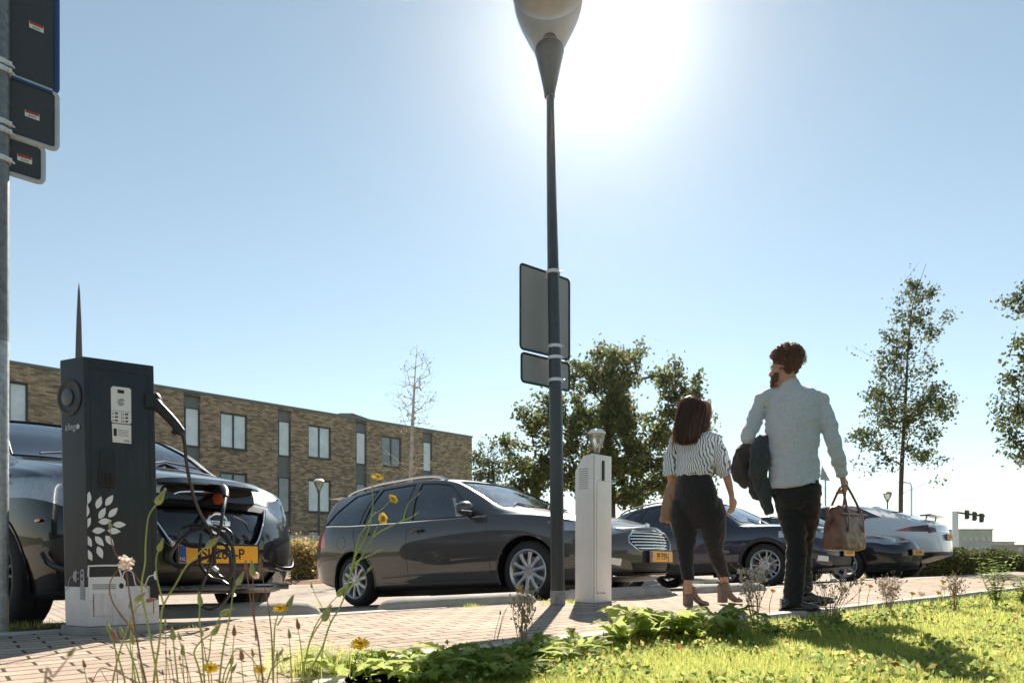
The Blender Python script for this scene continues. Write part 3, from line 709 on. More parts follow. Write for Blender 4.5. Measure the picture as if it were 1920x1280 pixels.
    for sx in (cx0 + .95, cx0 + 1.85):
        for y in (-.37, .37):
            q = MB(); q.box((X(sx - .05), y, .50), (.5, .5, .18), bev=.06); Mr = Matrix.Rotation(R(-12), 3, 'Y')
            q.box((X(sx + .27), y, .83), (.14, .48, .62), rot=Mr, bev=.06); q.box((X(sx + .36), y, 1.2), (.09, .25, .17), rot=Mr, bev=.035)
            q.tube([(X(sx + .34), y - .05, 1.1), (X(sx + .35), y - .05, 1.16)], .008, 6); q.tube([(X(sx + .34), y + .05, 1.1), (X(sx + .35), y + .05, 1.16)], .008, 6)
            q.build('car_seat', MAT['seat_fabric'], root)
    q = MB(); Mw = Matrix.Translation((X(cx0 + .48), .37, .86)) @ Matrix.Rotation(R(-65), 4, 'Y')
    q.tube([Mw @ Vector((.18 * math.cos(a), .18 * math.sin(a), 0)) for a in np.linspace(0, 2 * math.pi, 25)], .014, 6, caps=False); q.box(Mw @ Vector((0, 0, -.01)), (.05, .16, .1)); q.build('steering_wheel', MAT['black_plastic'], root)
    if sp.get('wipers'):
        for y0, y1 in ((-.55, .02), (.12, .62)):
            q = MB(); xa, xb = sp['ws'][0] - .03, sp['ws'][0] + .14
            q.tube([Vector((X(xa), y0, sh.ft(xa) + .01)), Vector((X(xb), (y0 + y1) / 2, sh.ft(xb) + .0)), Vector((X(xa + .06), y1, sh.ft(xa + .06) + .01))], .008, 5); q.build('wiper', MAT['black_plastic'], root)
    return root, sh, X, bo
def on_front(sh, y, z, Ln, nose, off=0):
    """point on the bulged nose surface"""
    r = sh.ring(0.0, 8); yj = .3
    for i in range(len(r) - 1):
        if min(r[i][1], r[i + 1][1]) <= z <= max(r[i][1], r[i + 1][1]) and r[i][0] > .2: yj = r[i][0]; break
    x = sh.xpos(0, y, z) + nose * (1 - min(1, abs(y) / yj) ** 2.4) * min(1, yj / .35); return Vector((x + off, y, z))

# ---- grey estate car
SP = dict(L=4.42, axles=(.86, 3.51), r=.318, rr=.225, arch=.372, paint=paint('graphite_paint', (.062, .060, .062)), steer=0, nose=.19, tail=.08,
    top=[(0, .735), (.12, .80), (.4, .885), (.8, .955), (1.12, 1.01), (1.28, 1.06), (1.6, 1.24), (2.0, 1.435), (2.3, 1.50), (2.7, 1.53), (3.2, 1.53), (3.8, 1.495), (4.05, 1.465), (4.17, 1.40), (4.33, 1.12), (4.42, .96)],
    belt=[(0, .64), (.25, .76), (.6, .85), (1.0, .90), (1.4, .925), (2.0, .945), (3.0, .975), (3.6, 1.0), (4.1, 1.035), (4.3, 1.0), (4.42, .88)],
    bot=[(0, .23), (.3, .17), (1, .17), (3.6, .19), (4.1, .25), (4.42, .34)],
    w=[(0, .66), (.1, .76), (.25, .83), (.5, .875), (.9, .90), (1.5, .905), (3.4, .905), (3.9, .88), (4.2, .835), (4.42, .74)],
    rail=[(0, .5), (.2, .62), (.8, .70), (1.2, .755), (1.5, .72), (2.0, .63), (2.6, .61), (3.4, .60), (4.0, .58), (4.2, .62), (4.42, .64)],
    panes=[(1.52, 2.02, 2.50, 2.48), (2.60, 2.61, 3.18, 3.33), (3.40, 3.26, 3.70, 4.12)], ws=(1.26, 1.98, .70, .56), rw=(4.30, 4.13, .56, .5),
    chrome_line=(1.38, 4.1), seams=[((1.32, 1.36), .30, .88), ((2.55, 2.55), .27, .93), ((3.42, 3.50), .62, .98), ((1.36, 3.2), .262, .268)], handles=(2.36, 3.28), mirror=(1.58, .97), roof_rail=(2.15, 3.95),
    front=[('headlight', 'lens', [(.42, .665), (.50, .735), (.86, .80), (.86, .70), (.6, .64)], True),
           ('grille', 'gloss_black', [(-.45, .62), (-.47, .56), (-.36, .475), (.36, .475), (.47, .56), (.45, .62), (.36, .675), (-.36, .675)], False),
           ('lower_grille', 'black_plastic', [(-.46, .36), (-.40, .25), (.40, .25), (.46, .36)], False),
           ('fog_lamp', 'reflector', [(.56, .40), (.56, .33), (.70, .36), (.72, .42)], True)],
    back=[('tail_light', 'red_lens', [(.56, .99), (.60, .78), (.99, .76), (.99, 1.0)], True)], bdepth=.32,
    cabin=(1.25, 3.9), wipers=1, lip=.008)
WA = R(-37)
def place(sp, X, D, z, th):                               # centre from the near front wheel: photo column, distance, heading
    f = Vector((math.cos(th), math.sin(th), 0)); r = Vector((f.y, -f.x, 0)); p = Vector(((X - CX) / F * D, D, 0))
    c = p - f * (sp['L'] / 2 - sp['axles'][0]) - r * .88; c.z = z; return c
def zc(c): return -0.05 - 0.062 * (RN.x * c.x + RN.y * c.y - N_PARK)
c = place(SP, 990, 7.0, 0, WA); c.z = zc(c) + .012
est, sh, X, bo = car(SP, c, WA, 'dark grey estate car with chrome window line parked left of the tall lamp post')
q = MB()
for i, z in enumerate(np.linspace(.50, .655, 6)):
    hw = .445 - .09 * abs((z - .585) / .09) ** 2
    q.tube([on_front(sh, y, z, 4.42, .19, -.006) for y in np.linspace(-hw, hw, 15)], .0065, 6)
grl = q.build('grille_bar', MAT['chrome'], est, fix=False)
q = MB(); fr_ = [(-.45, .62), (-.475, .56), (-.36, .472), (0, .468), (.36, .472), (.475, .56), (.45, .62), (.36, .678), (0, .682), (-.36, .678)]
q.tube([on_front(sh, y, z, 4.42, .19, -.002) for y, z in fr_ + fr_[:1]], .009, 6, caps=False); q.build('grille_frame', MAT['chrome'], est, fix=False)
q = MB()
for z in (.275, .30, .325): q.tube([on_front(sh, y, z, 4.42, .19, -.022) for y in np.linspace(-.4, .4, 11)], .005, 5)
q.build('lower_grille_bar', MAT['dark_metal'], est, fix=False)
q = MB(); q.tube([on_front(sh, y, .235, 4.42, .19, .012) for y in np.linspace(-.6, .6, 15)], .012, 6, flat=.5); q.build('front_splitter', MAT['chrome'], est, fix=False)
plate(est, on_front(sh, 0, .415, 4.42, .19, .022), Matrix.Identity(3), 'PF P39-J')
q = MB(); q.ball(on_front(sh, 0, .745, 4.42, .19, -.02), (.012, .06, .026), 12); q.build('badge', MAT['chrome'], est)
for sd in (-1, 1):
    q = MB(); a = np.linspace(0, 2 * math.pi, 19); q.tube([sh.side_pt(3.72 + .085 * math.cos(t), .80 + .085 * math.sin(t), sd, -.001) for t in a], .003, 5, caps=False)
    if sd < 0: q.build('fuel_flap', MAT['black_plastic'], est, fix=False)
    q = MB(); q.tube([sh.side_pt(x, .33 + .02 * math.sin((x - 1.3) / 1.8 * 3.1), sd, .003) for x in np.linspace(1.6, 3.0, 12)], .012, 6, flat=.4); q.build('door_crease', SP['paint'], bo, fix=False)
q = MB(); q.box((-2.02, 0, 1.465), (.28, 1.1, .03), bev=.012); q.build('roof_spoiler', SP['paint'], est)
q = MB(); q.box((-.2, 0, .16), (3.0, 1.1, .12), bev=.05); q.box((.35, -.1, .11), (.7, .5, .1), bev=.04); q.tube([(-.6, .2, .13), (-1.9, .3, .2)], .035, 8); q.build('floor_pan', MAT['black_plastic'], bo)

# ---- black electric hatchback on the charging cable
SN = dict(L=4.30, axles=(.80, 3.48), r=.318, rr=.225, arch=.375, paint=paint('black_paint', (.005, .0052, .007), flake=.2, ior=1.5), nose=.20, tail=.1,
    top=[(0, .81), (.10, .88), (.3, .97), (.7, 1.07), (1.0, 1.13), (1.12, 1.17), (1.5, 1.40), (1.9, 1.57), (2.4, 1.64), (3.0, 1.60), (3.6, 1.44), (3.9, 1.34), (4.15, 1.08), (4.30, .95)],
    belt=[(0, .73), (.2, .84), (.6, .95), (1.0, 1.0), (1.5, 1.0), (2.5, .97), (3.4, 1.05), (4.0, 1.1), (4.2, 1.0), (4.30, .9)],
    bot=[(0, .19), (.3, .16), (1, .17), (3.5, .18), (4.1, .25), (4.3, .34)],
    w=[(0, .60), (.08, .70), (.22, .80), (.5, .865), (.8, .89), (1.5, .895), (3.4, .895), (3.9, .86), (4.2, .80), (4.3, .72)],
    rail=[(0, .5), (.2, .60), (.8, .70), (1.1, .74), (1.5, .70), (2.0, .62), (2.6, .60), (3.4, .57), (4.0, .56), (4.3, .55)],
    panes=[(1.5, 1.95, 2.50, 2.48), (2.60, 2.61, 3.2, 3.45)], ws=(1.10, 1.84, .70, .56), rw=(4.1, 3.75, .52, .5),
    seams=[((1.2, 1.24), .30, .9), ((2.55, 2.55), .27, .95), ((.62, .80), .93, .72)], handles=(2.36, 3.25), mirror=(1.5, .98),
    front=[('headlight', 'lens', [(.52, .735), (.58, .80), (.70, .845), (.90, .875), (.90, .80), (.74, .70), (.60, .68)], True),
           ('lower_grille', 'black_plastic', [(-.52, .30), (-.44, .215), (.44, .215), (.52, .30)], False),
           ('grille', 'gloss_black', [(-.42, .70), (-.27, .475), (.27, .475), (.42, .70)], False),
           ('fog_lamp_housing', 'black_plastic', [(.50, .46), (.54, .36), (.76, .34), (.80, .50), (.7, .53)], True)], fdepth=.75,
    sides=[('headlight', 'lens', [(.66, .905), (.25, .885), (.16, .80), (.40, .775)])], cabin=(1.1, 3.7), wipers=1, lip=.006, style='double', spokes=5, rim='dark_alloy')
NA = R(-38)
f = Vector((math.cos(NA), math.sin(NA), 0)); pz = Vector(((411 - CX) / F * 4.3, 4.3, 0)); c = pz - f * (2.15 + .20); c.z = zc(c) + .055
lf, sh, X, bo = car(SN, c, NA, 'black electric hatchback plugged in behind the dark charging station')
NF = lambda y, z, off=0: on_front(sh, y, z, 4.3, .20, off)
q = MB()
for sd in (-1, 1):
    pts = [NF(sd * y, z, .006) for y, z in ((.435, .715), (.36, .60), (.285, .475), (.20, .452), (0, .447))]
    q.tube(catmull(pts, 5), .02, 8, flat=.5)
q.build('chrome_trim', MAT['chrome'], lf, fix=False)
q = MB(); bp = NF(0, .60, .012); 
q.tube([bp + Vector((0, .062 * math.cos(a), .062 * math.sin(a))) for a in np.linspace(0, 2 * math.pi, 25)], .011, 8, caps=False); q.box(bp + Vector((.006, 0, 0)), (.014, .165, .034), bev=.004)
bdg = q.build('badge', MAT['chrome'], lf, fix=False)
text_mesh('badge_letters', 'NISSAN', .028, MAT['ink'], bdg, frameM(bp + Vector((.0135, 0, 0)), (0, 1, 0), (0, 0, 1), (1, 0, 0)), .0006, .0006)
plate(lf, NF(0, .405, .024), Matrix.Identity(3), 'SJ-264-P')
# open charging port in the nose: recess, lifted lid, socket, orange plug, grab loop
q = MB(); q.box(NF(0, .775, -.005), (.09, .58, .105), rot=Matrix.Rotation(R(-18), 3, 'Y'), bev=.03); port = q.build('charging_port', MAT['gloss_black'], lf)
q = MB(); q.tube([NF(0, .77, .055) + Vector((-.012 * abs(t) * 3, t, .028 * math.sqrt(max(0, 1 - (t / .25) ** 2)))) for t in np.linspace(-.25, .1, 12)] , .006, 6); q.build('port_rim', MAT['chrome'], port, fix=False)
lid = MB(); vs = []; n_ = 13
for k in range(n_):
    y = -.33 + .66 * k / (n_ - 1); e = 1 - (abs(y) / .33) ** 4; hb_ = NF(0, .80, 0)
    for dx, dz in ((-.10, .045), (.02 + .075 * e, .062 + .012 * e), (.045 + .11 * e, .035), (.03 + .09 * e, .028), (-.10, .030)): vs.append((hb_.x + dx, y, .80 + dz))
fs = [(5 * k + i, 5 * k + (i + 1) % 5, 5 * k + 5 + (i + 1) % 5, 5 * k + 5 + i) for k in range(n_ - 1) for i in range(5)] + [tuple(range(5)), tuple(5 * (n_ - 1) + i for i in range(5))]
lid.add(vs, fs); lid.build('port_lid', MAT['gloss_black'], lf)
q = MB(); q.tube([NF(.03, .76, .03), NF(.03, .775, .13)], [.035, .03], 14); q.build('socket_ring', plain('orange_plastic', (.55, .09, .03), .5), port)
for sd in (-1, 1):
    q = MB(); q.lathe([(0, .01), (.045, .008), (.05, 0), (.05, -.03)], 18, Matrix.Translation(NF(sd * .64, .445, -.14)) @ Matrix.Rotation(R(90), 4, 'Y')); q.build('fog_lamp', MAT['reflector'], lf)
    q = MB(); pts = [NF(sd * y, z, o_) for y, z, o_ in ((.50, .34, .0), (.62, .325, -.03), (.74, .33, -.10), (.80, .37, -.17), (.82, .43, -.22))]; q.tube(catmull(pts, 4), .016, 8, flat=.45); q.build('bumper_wing', SN['paint'], bo, fix=False)
    q = MB(); q.ball(sh.side_pt(.28, .62, sd, 0), (.05, .008, .012), 10); q.build('side_reflector', MAT['amber'], lf)
q = MB(); q.tube([NF(y, .20, .03) for y in np.linspace(-.66, .66, 15)], .022, 8, flat=.4); q.build('front_splitter', MAT['gloss_black'], bo, fix=False)
q = MB(); q.box((1.16, -.52, 1.075), (.008, .16, .09), rot=Matrix.Rotation(R(-58), 3, 'Y')); 
q.build('windscreen_sticker', MAT['white_mark'], lf)

# ---- dark blue crossover
SB = dict(L=4.30, axles=(.86, 3.54), r=.350, rr=.245, arch=.405, paint=paint('blue_paint', (.011, .017, .042)), nose=.14, tail=.08, tw=.225,
    top=[(0, .86), (.10, .92), (.4, .99), (.8, 1.03), (1.15, 1.07), (1.3, 1.12), (1.6, 1.31), (2.0, 1.52), (2.4, 1.60), (2.9, 1.61), (3.4, 1.57), (3.8, 1.50), (3.95, 1.42), (4.15, 1.14), (4.30, 1.0)],
    belt=[(0, .78), (.25, .90), (.6, .95), (1.0, .98), (1.5, 1.0), (2.5, 1.03), (3.4, 1.07), (3.9, 1.12), (4.1, 1.08), (4.30, .95)],
    bot=[(0, .26), (.3, .22), (1, .22), (3.6, .23), (4.1, .3), (4.30, .4)],
    w=[(0, .72), (.1, .80), (.25, .86), (.5, .90), (.9, .92), (1.5, .92), (3.4, .92), (3.9, .9), (4.2, .85), (4.30, .78)],
    rail=[(0, .6), (.2, .68), (.8, .75), (1.25, .77), (1.6, .72), (2.0, .66), (2.6, .64), (3.4, .62), (3.9, .6), (4.30, .62)],
    panes=[(1.6, 2.05, 2.52, 2.5), (2.6, 2.61, 3.15, 3.35), (3.42, 3.22, 3.45, 3.85)], ws=(1.28, 1.98, .72, .58), rw=(4.12, 3.96, .56, .5), glass='privacy_glass',
    chrome_line=(1.5, 3.9), strip_mat='gloss_black', seams=[((1.38, 1.42), .36, .94), ((2.56, 2.56), .36, .98), ((3.4, 3.45), .7, 1.02)], handles=(2.35, 3.3), mirror=(1.66, 1.03), roof_rail=(2.1, 3.8), rail_mat='dark_metal',
    front=[('headlight', 'lens', [(.48, .74), (.52, .86), (.72, .885), (.92, .88), (.92, .78), (.6, .72)], True),
           ('grille', 'gloss_black', [(-.5, .82), (-.44, .58), (.44, .58), (.5, .82)], False), ('lower_grille', 'black_plastic', [(-.55, .44), (-.5, .28), (.5, .28), (.55, .44)], False),
           ('fog_lamp', 'reflector', [(.6, .44), (.6, .36), (.76, .38), (.76, .46)], True)],
    sides=[('cladding', 'black_plastic', [(.1, .20), (.1, .42), (4.2, .45), (4.2, .20)])], cabin=(1.3, 3.6), wipers=1, lip=.034, lipdark=1, style='double', spokes=6)
c = place(SB, 1437, 11.2, 0, R(-43)); c.z = zc(c) + .01
cb_, sh, X, bo = car(SB, c, R(-43), 'dark blue crossover with black wheel arches parked behind the walking woman')
plate(cb_, on_front(sh, 0, .50, 4.3, .14, .02), Matrix.Identity(3), 'XH-201-K')
q = MB()
for z in np.linspace(.62, .79, 6): q.tube([on_front(sh, y, z, 4.3, .14, -.005) for y in np.linspace(-.44, .44, 11)], .006, 5)
q.build('grille_bar', MAT['dark_metal'], cb_, fix=False)
# ---- small black hatchback
SC = dict(SN); SC.update(sides=[], L=4.0, axles=(.80, 3.3), paint=SN['paint'], nose=.16, seams=[((2.4, 2.4), .27, .95)], style='single', spokes=7, rim='alloy', ws=(1.10, 1.78, .70, .56),
    top=[(0, .72), (.10, .79), (.3, .86), (.7, .94), (1.0, 1.0), (1.12, 1.05), (1.5, 1.26), (1.9, 1.41), (2.4, 1.46), (3.0, 1.44), (3.5, 1.36), (3.7, 1.26), (3.9, 1.05), (4.0, .95)],
    belt=[(0, .66), (.2, .76), (.6, .84), (1.0, .88), (1.5, .90), (2.5, .93), (3.2, .98), (3.7, 1.02), (4.0, .9)],
    bot=[(0, .19), (.3, .16), (1, .17), (3.3, .18), (3.8, .25), (4.0, .34)], w=[(0, .62), (.08, .70), (.22, .79), (.5, .845), (.8, .87), (1.5, .875), (3.2, .875), (3.7, .84), (4.0, .74)],
    rail=[(0, .5), (.2, .60), (.8, .70), (1.1, .74), (1.5, .68), (2.0, .60), (2.6, .58), (3.4, .55), (4.0, .55)], panes=[(1.5, 1.9, 2.35, 2.33), (2.45, 2.46, 3.1, 3.3)], rw=(3.86, 3.6, .5, .48), handles=(2.2, 3.1), cabin=(1.1, 3.4),
    front=[('headlight', 'lens', [(.42, .64), (.50, .74), (.66, .79), (.86, .81), (.86, .74), (.7, .66)], True), ('grille', 'black_plastic', [(-.5, .34), (-.42, .23), (.42, .23), (.5, .34)], False)])
c = place(SC, 1584, 13.0, 0, R(-50)); c.z = zc(c) + .01
ch_, sh, X, bo = car(SC, c, R(-50), 'small black hatchback parked between the blue crossover and the white car')
plate(ch_, on_front(sh, 0, .50, 4.0, .16, .02), Matrix.Identity(3), 'TK-418-R')
# ---- white fastback parked tail outwards
MAT['dark_lens'] = plain('smoked_lamp', (.09, .012, .015), .12, coat=1, vary=.5, vs=9)
SW = dict(L=4.86, axles=(1.0, 3.97), r=.365, rr=.26, arch=.40, paint=plain('white_paint', (.74, .77, .81), .3, .0, coat=1, vary=.03), nose=.14, tail=.14, tw=.24,
    top=[(0, .80), (.2, .90), (.6, 1.0), (1.1, 1.08), (1.3, 1.13), (1.7, 1.36), (2.2, 1.58), (2.7, 1.66), (3.2, 1.64), (3.8, 1.52), (4.3, 1.33), (4.6, 1.20), (4.78, 1.15), (4.86, 1.05)],
    belt=[(0, .72), (.3, .86), (.8, .95), (1.4, 1.0), (2.5, 1.04), (3.3, 1.10), (3.9, 1.24), (4.4, 1.16), (4.7, 1.05), (4.86, .95)],
    bot=[(0, .24), (.3, .2), (1, .2), (3.9, .22), (4.5, .32), (4.86, .42)],
    w=[(0, .70), (.1, .80), (.3, .88), (.6, .93), (1.0, .96), (1.6, .965), (3.6, .975), (4.2, .96), (4.6, .90), (4.86, .80)],
    rail=[(0, .55), (.3, .66), (1.0, .78), (1.4, .79), (1.8, .73), (2.3, .66), (3.0, .64), (3.8, .62), (4.4, .66), (4.86, .7)],
    panes=[(1.75, 2.15, 2.62, 2.6), (2.7, 2.72, 3.35, 3.35), (3.4, 3.4, 3.55, 4.0)], ws=(1.32, 2.1, .74, .6), rw=(4.45, 3.75, .60, .54), glass='privacy_glass', rglass='privacy_glass',
    seams=[((2.65, 2.65), .32, 1.02), ((3.72, 3.60), .75, 1.12)], handles=(2.5, 3.4), mirror=(1.75, 1.04),
    back=[('tail_light', 'dark_lens', [(.56, .99), (.56, .90), (.80, .87), (.80, 1.0)], True), ('bumper_insert', 'black_plastic', [(-.84, .50), (-.8, .2), (.8, .2), (.84, .50)], False), ('tailgate_trim', 'chrome', [(-.5, .93), (-.5, .905), (.5, .905), (.5, .93)], False)], bdepth=.62,
    sides=[('tail_light', 'red_lens', [(4.22, .955), (4.5, 1.02), (4.5, .925)]), ('tail_light', 'dark_lens', [(4.5, 1.02), (4.80, 1.04), (4.80, .90), (4.5, .925)]), ('cladding', 'black_plastic', [(.1, .18), (.1, .30), (3.9, .30), (4.8, .47), (4.8, .15)])],
    cabin=(1.3, 4.0), lip=.022, lipdark=1, style='double', spokes=5, rim='dark_alloy')
WH = R(180 - 43); f = Vector((math.cos(WH), math.sin(WH), 0)); r = Vector((f.y, -f.x, 0)); p = Vector(((1655 - CX) / F * 14.0, 14.0, 0))
c = p - f * (SW['L'] / 2 - SW['axles'][1]) + r * .95; c.z = zc(c) + .02
cw_, sh, X, bo = car(SW, c, WH, 'white electric fastback parked tail outwards beside the hedge with its spoiler raised')
q = MB(); q.box((-2.30, 0, 1.245), (.20, 1.25, .03), bev=.012); q.tube([(-2.25, -.4, 1.14), (-2.28, -.4, 1.23)], .015, 6); q.tube([(-2.25, .4, 1.14), (-2.28, .4, 1.23)], .015, 6); q.build('rear_spoiler', MAT['gloss_black'], cw_)
plate(cw_, Vector((-2.43 - .15, 0, .80)), Matrix.Rotation(R(180), 3, 'Z'), 'SK-117-X')
# ------------------------------------------------------------------ dark charging station
def ray_plane(px, py, o, n_, off=0.0):
    d = Vector(((px - CX) / F, 1, (HY - py) / F)); c = Vector((0, 0, HC)); t = (o - c).dot(n_) / d.dot(n_); return c + d * t + n_ * off
MAT['station'] = plain('station_paint', (.020, .027, .034), .42, .15, vary=.12, vs=60, bmp=.06, bs=400)
MAT['station_low'] = plain('station_lower_paint', (.74, .71, .70), .45, .2, vary=.07, vs=30)
dA, dB, dC = 3.50, 3.68, 3.575
grime(MAT['station'], (.10, .095, .085), .2); grime(MAT['station_low'], (.35, .29, .23), .3)
pts = {k: (P(xb, yb, d), P(xt, yt, d)) for k, (xb, yb, xt, yt, d) in dict(A=(166, 1177, 156, 669.5, dA), B=(299, 1170.5, 288, 691, dB), C=(124, 1175, 113, 667.5, dC)).items()}
zb_ = .045
def fixz(p, z): p = p.copy(); p.z = z; return p
A0, A1 = fixz(pts['A'][0], zb_), pts['A'][1]; B0, B1 = fixz(pts['B'][0], zb_), pts['B'][1]; C0, C1 = fixz(pts['C'][0], zb_), pts['C'][1]
H_ = (A1.z + B1.z + C1.z) / 3; A1.z = B1.z = C1.z = H_
ab = (B0 - A0).normalized(); nf = Vector((ab.y, -ab.x, 0)); ca = C0 - A0
E0 = B0 + Vector((-.62, 1, 0)).normalized() * .17; E1 = E0 + (B1 - B0); E1.z = H_   # mirrored right corner
stn = empty('charging_station', (A0 + B0) / 2 - nf * .1 - Vector((0, 0, zb_)), 'dark grey charging station with white leaf artwork in front of the black hatchback', 'charging station')
o = stn.location
back = [p - nf * .10 for p in (C0, E0)]; backt = [p - nf * .10 for p in (C1, E1)]
low = [A0, B0, E0, back[1], back[0], C0]; top = [A1, B1, E1, backt[1], backt[0], C1]
zs = .245 - .0
f_ = (zs - zb_) / (H_ - zb_); mid = [a + (b_ - a) * f_ for a, b_ in zip(low, top)]
def hexa(lo, hi, name, mat, bev=.006):
    q = MB(o); n_ = 6; q.add(lo + hi, [tuple(range(n_))[::-1], tuple(range(n_, 2 * n_))] + [(i, (i + 1) % n_, n_ + (i + 1) % n_, n_ + i) for i in range(n_)]); return q.build(name, mat, stn, bevel=bev)
hexa(low, mid, 'lower_housing', MAT['station_low'], .003); housing = hexa([m_ + Vector((0, 0, .0005)) for m_ in mid], top, 'housing', MAT['station'])
q = MB(o); cen = sum(low, Vector()) / 6
pl_ = [fixz(cen + (p - cen) * 1.09, 0.0) for p in low]; q.add([p for p in pl_] + [fixz(p, .042) for p in pl_], [tuple(range(6))[::-1], tuple(range(6, 12))] + [(i, (i + 1) % 6, 6 + (i + 1) % 6, 6 + i) for i in range(6)])
q.build('plinth', MAT['concrete'], stn, bevel=.008)
NFp = (B0 - A0).cross(A1 - A0).normalized(); NFp = NFp if NFp.y < 0 else -NFp
NLp = (A0 - C0).cross(C1 - C0).normalized(); NLp = NLp if NLp.y < 0 else -NLp
def fp(px, py, off=.0015): return ray_plane(px, py, A0, NFp, off)
def lp(px, py, off=.0015): return ray_plane(px, py, A0, NLp, off)
def patch(fn, poly, name, mat, parent=stn, off=.0015, th=.001):
    q = MB(o); a = [fn(x, y, off) for x, y in poly]; nn = NFp if fn is fp else NLp; b_ = [p + nn * th for p in a]; n_ = len(a)
    q.add(a + b_, [tuple(range(n_)), tuple(range(n_, 2 * n_))] + [(i, (i + 1) % n_, n_ + (i + 1) % n_, n_ + i) for i in range(n_)]); return q.build(name, mat, parent, smooth=False)
def stroke(fn, pl, wd, name, mat, parent=stn, off=.0025, k=6, closed=False):
    c = catmull([Vector((x, y, 0)) for x, y in pl], k) if k > 1 else [Vector((x, y, 0)) for x, y in pl]; q = MB(o); n_ = len(c)
    L_, R2 = [], []
    for i in range(n_):
        t = (c[min(i + 1, n_ - 1)] - c[max(i - 1, 0)]).normalized(); s_ = Vector((-t.y, t.x, 0)) * wd / 2
        L_.append(fn(c[i].x + s_.x, c[i].y + s_.y, off)); R2.append(fn(c[i].x - s_.x, c[i].y - s_.y, off))
    q.add(L_ + R2, [(i, i + 1, n_ + i + 1, n_ + i) for i in range(n_ - 1)]); return q.build(name, mat, parent, smooth=False, fix=False)
# door with its gap
def rrect(x0, y0, x1, y1, x2, y2, x3, y3): return [(x0, y0), (x1, y1), (x2, y2), (x3, y3)]
door = MB(o)
dq = [fp(166.5, 687.5), fp(278.5, 705.5), fp(288.5, 1149.5), fp(176, 1155)]
door.tube([*dq, dq[0]], .0016, 4, caps=False, flat=.6); dr = door.build('door_gap', MAT['black_plastic'], stn, smooth=False)
# label plates
Z6 = lambda x, y: (100 + x / 3.764, 660 + y / 3.764); Z2 = lambda x, y: (100 + x / 4.925, 960 + y / 4.925)
lab = patch(fp, [Z6(*p) for p in ((418, 240), (536, 254), (548, 268), (550, 498), (541, 508), (420, 497), (409, 486), (405, 254))], 'info_label', MAT['white_mark'], off=.001, th=.002)
lb2 = patch(fp, [Z6(*p) for p in ((413, 502), (549, 516), (550, 646), (418, 634))], 'info_label', MAT['white_mark'], off=.001, th=.0015)
patch(fp, [Z6(*p) for p in ((452, 264), (498, 270), (499, 294), (453, 288))], 'label_emblem', MAT['ink'], lab, .0035, .0006)
for cx_, cy_, r1 in ((478, 354, 23), (478, 354, 14)):
    stroke(fp, [Z6(cx_ + r1 * math.cos(a), cy_ + r1 * math.sin(a)) for a in np.linspace(0.4, 6.0, 14)], .9, 'label_symbol', MAT['ink'], lab, .0045, 2)
text_mesh('label_symbol', '))', .014, MAT['ink'], lab, frameM(fp(*Z6(478, 354), .0045) - o, ab, (0, 0, 1), NFp), .0003)
for j, y_ in enumerate((432, 457, 482)):
    for i, x_ in enumerate((421, 493)):
        dy = (x_ - 421) * .1; stroke(fp, [Z6(x_ - 4, y_ + dy), Z6(x_ + 4, y_ + dy)], 2.2, 'label_dot', MAT['ink'], lab, .0045, 1); stroke(fp, [Z6(x_ + 14, y_ + dy), Z6(x_ + 34, y_ + dy + 1)], 3.0, 'label_picture', MAT['ink'], lab, .0045, 1)
stroke(fp, [Z6(411, 412), Z6(544, 426)], .5, 'label_rule', MAT['ink'], lab, .0045, 1); stroke(fp, [Z6(482, 420), Z6(483, 500)], .5, 'label_rule', MAT['ink'], lab, .0045, 1)
patch(fp, [Z6(*p) for p in ((425, 538), (447, 541), (448, 592), (426, 590))], 'label_screen', MAT['ink'], lb2, .003, .0006)
for y_ in (548, 558, 568, 578, 588): stroke(fp, [Z6(458, y_), Z6(530, y_ + 7)], .5, 'label_line', MAT['win_frame'], lb2, .0035, 1)
text_mesh('label_text', 'allego', .012, MAT['ink'], lb2, frameM(fp(*Z6(520, 626), .0035) - o, ab, (0, 0, 1), NFp), .0003)
# hinges, handle
for a, b_, c_, d_ in ((272, 737, 289, 767), (281, 1092, 297, 1124)):
    q = MB(o); p0, p1 = fp(a, b_), fp(c_, d_ - 1); q.box((p0 + p1) / 2 + NFp * .006, ((p1 - p0).dot(ab), .014, p0.z - p1.z), math.atan2(ab.y, ab.x), bev=.003); q.build('hinge', MAT['black_plastic'], stn)
q = MB(o); p0, p1 = fp(187, 842), fp(212, 914); ra = math.atan2(ab.y, ab.x)
q.box((p0 + p1) / 2 + NFp * .004 + Vector((0, 0, .035)), (.058, .014, .11), ra, bev=.004); q.box((p0 + p1) / 2 + NFp * .006 + Vector((0, 0, -.05)), (.07, .018, .09), ra, bev=.006)
hd = q.build('door_handle', MAT['black_plastic'], stn)
for dx in (-.02, 0, .02):
    q = MB(o); q.tube([(p0 + p1) / 2 + NFp * .016 + ab * dx + Vector((0, 0, z)) for z in (-.022, -.05, -.085)], .006, 8); q.build('handle_bar', MAT['rubber'], hd)
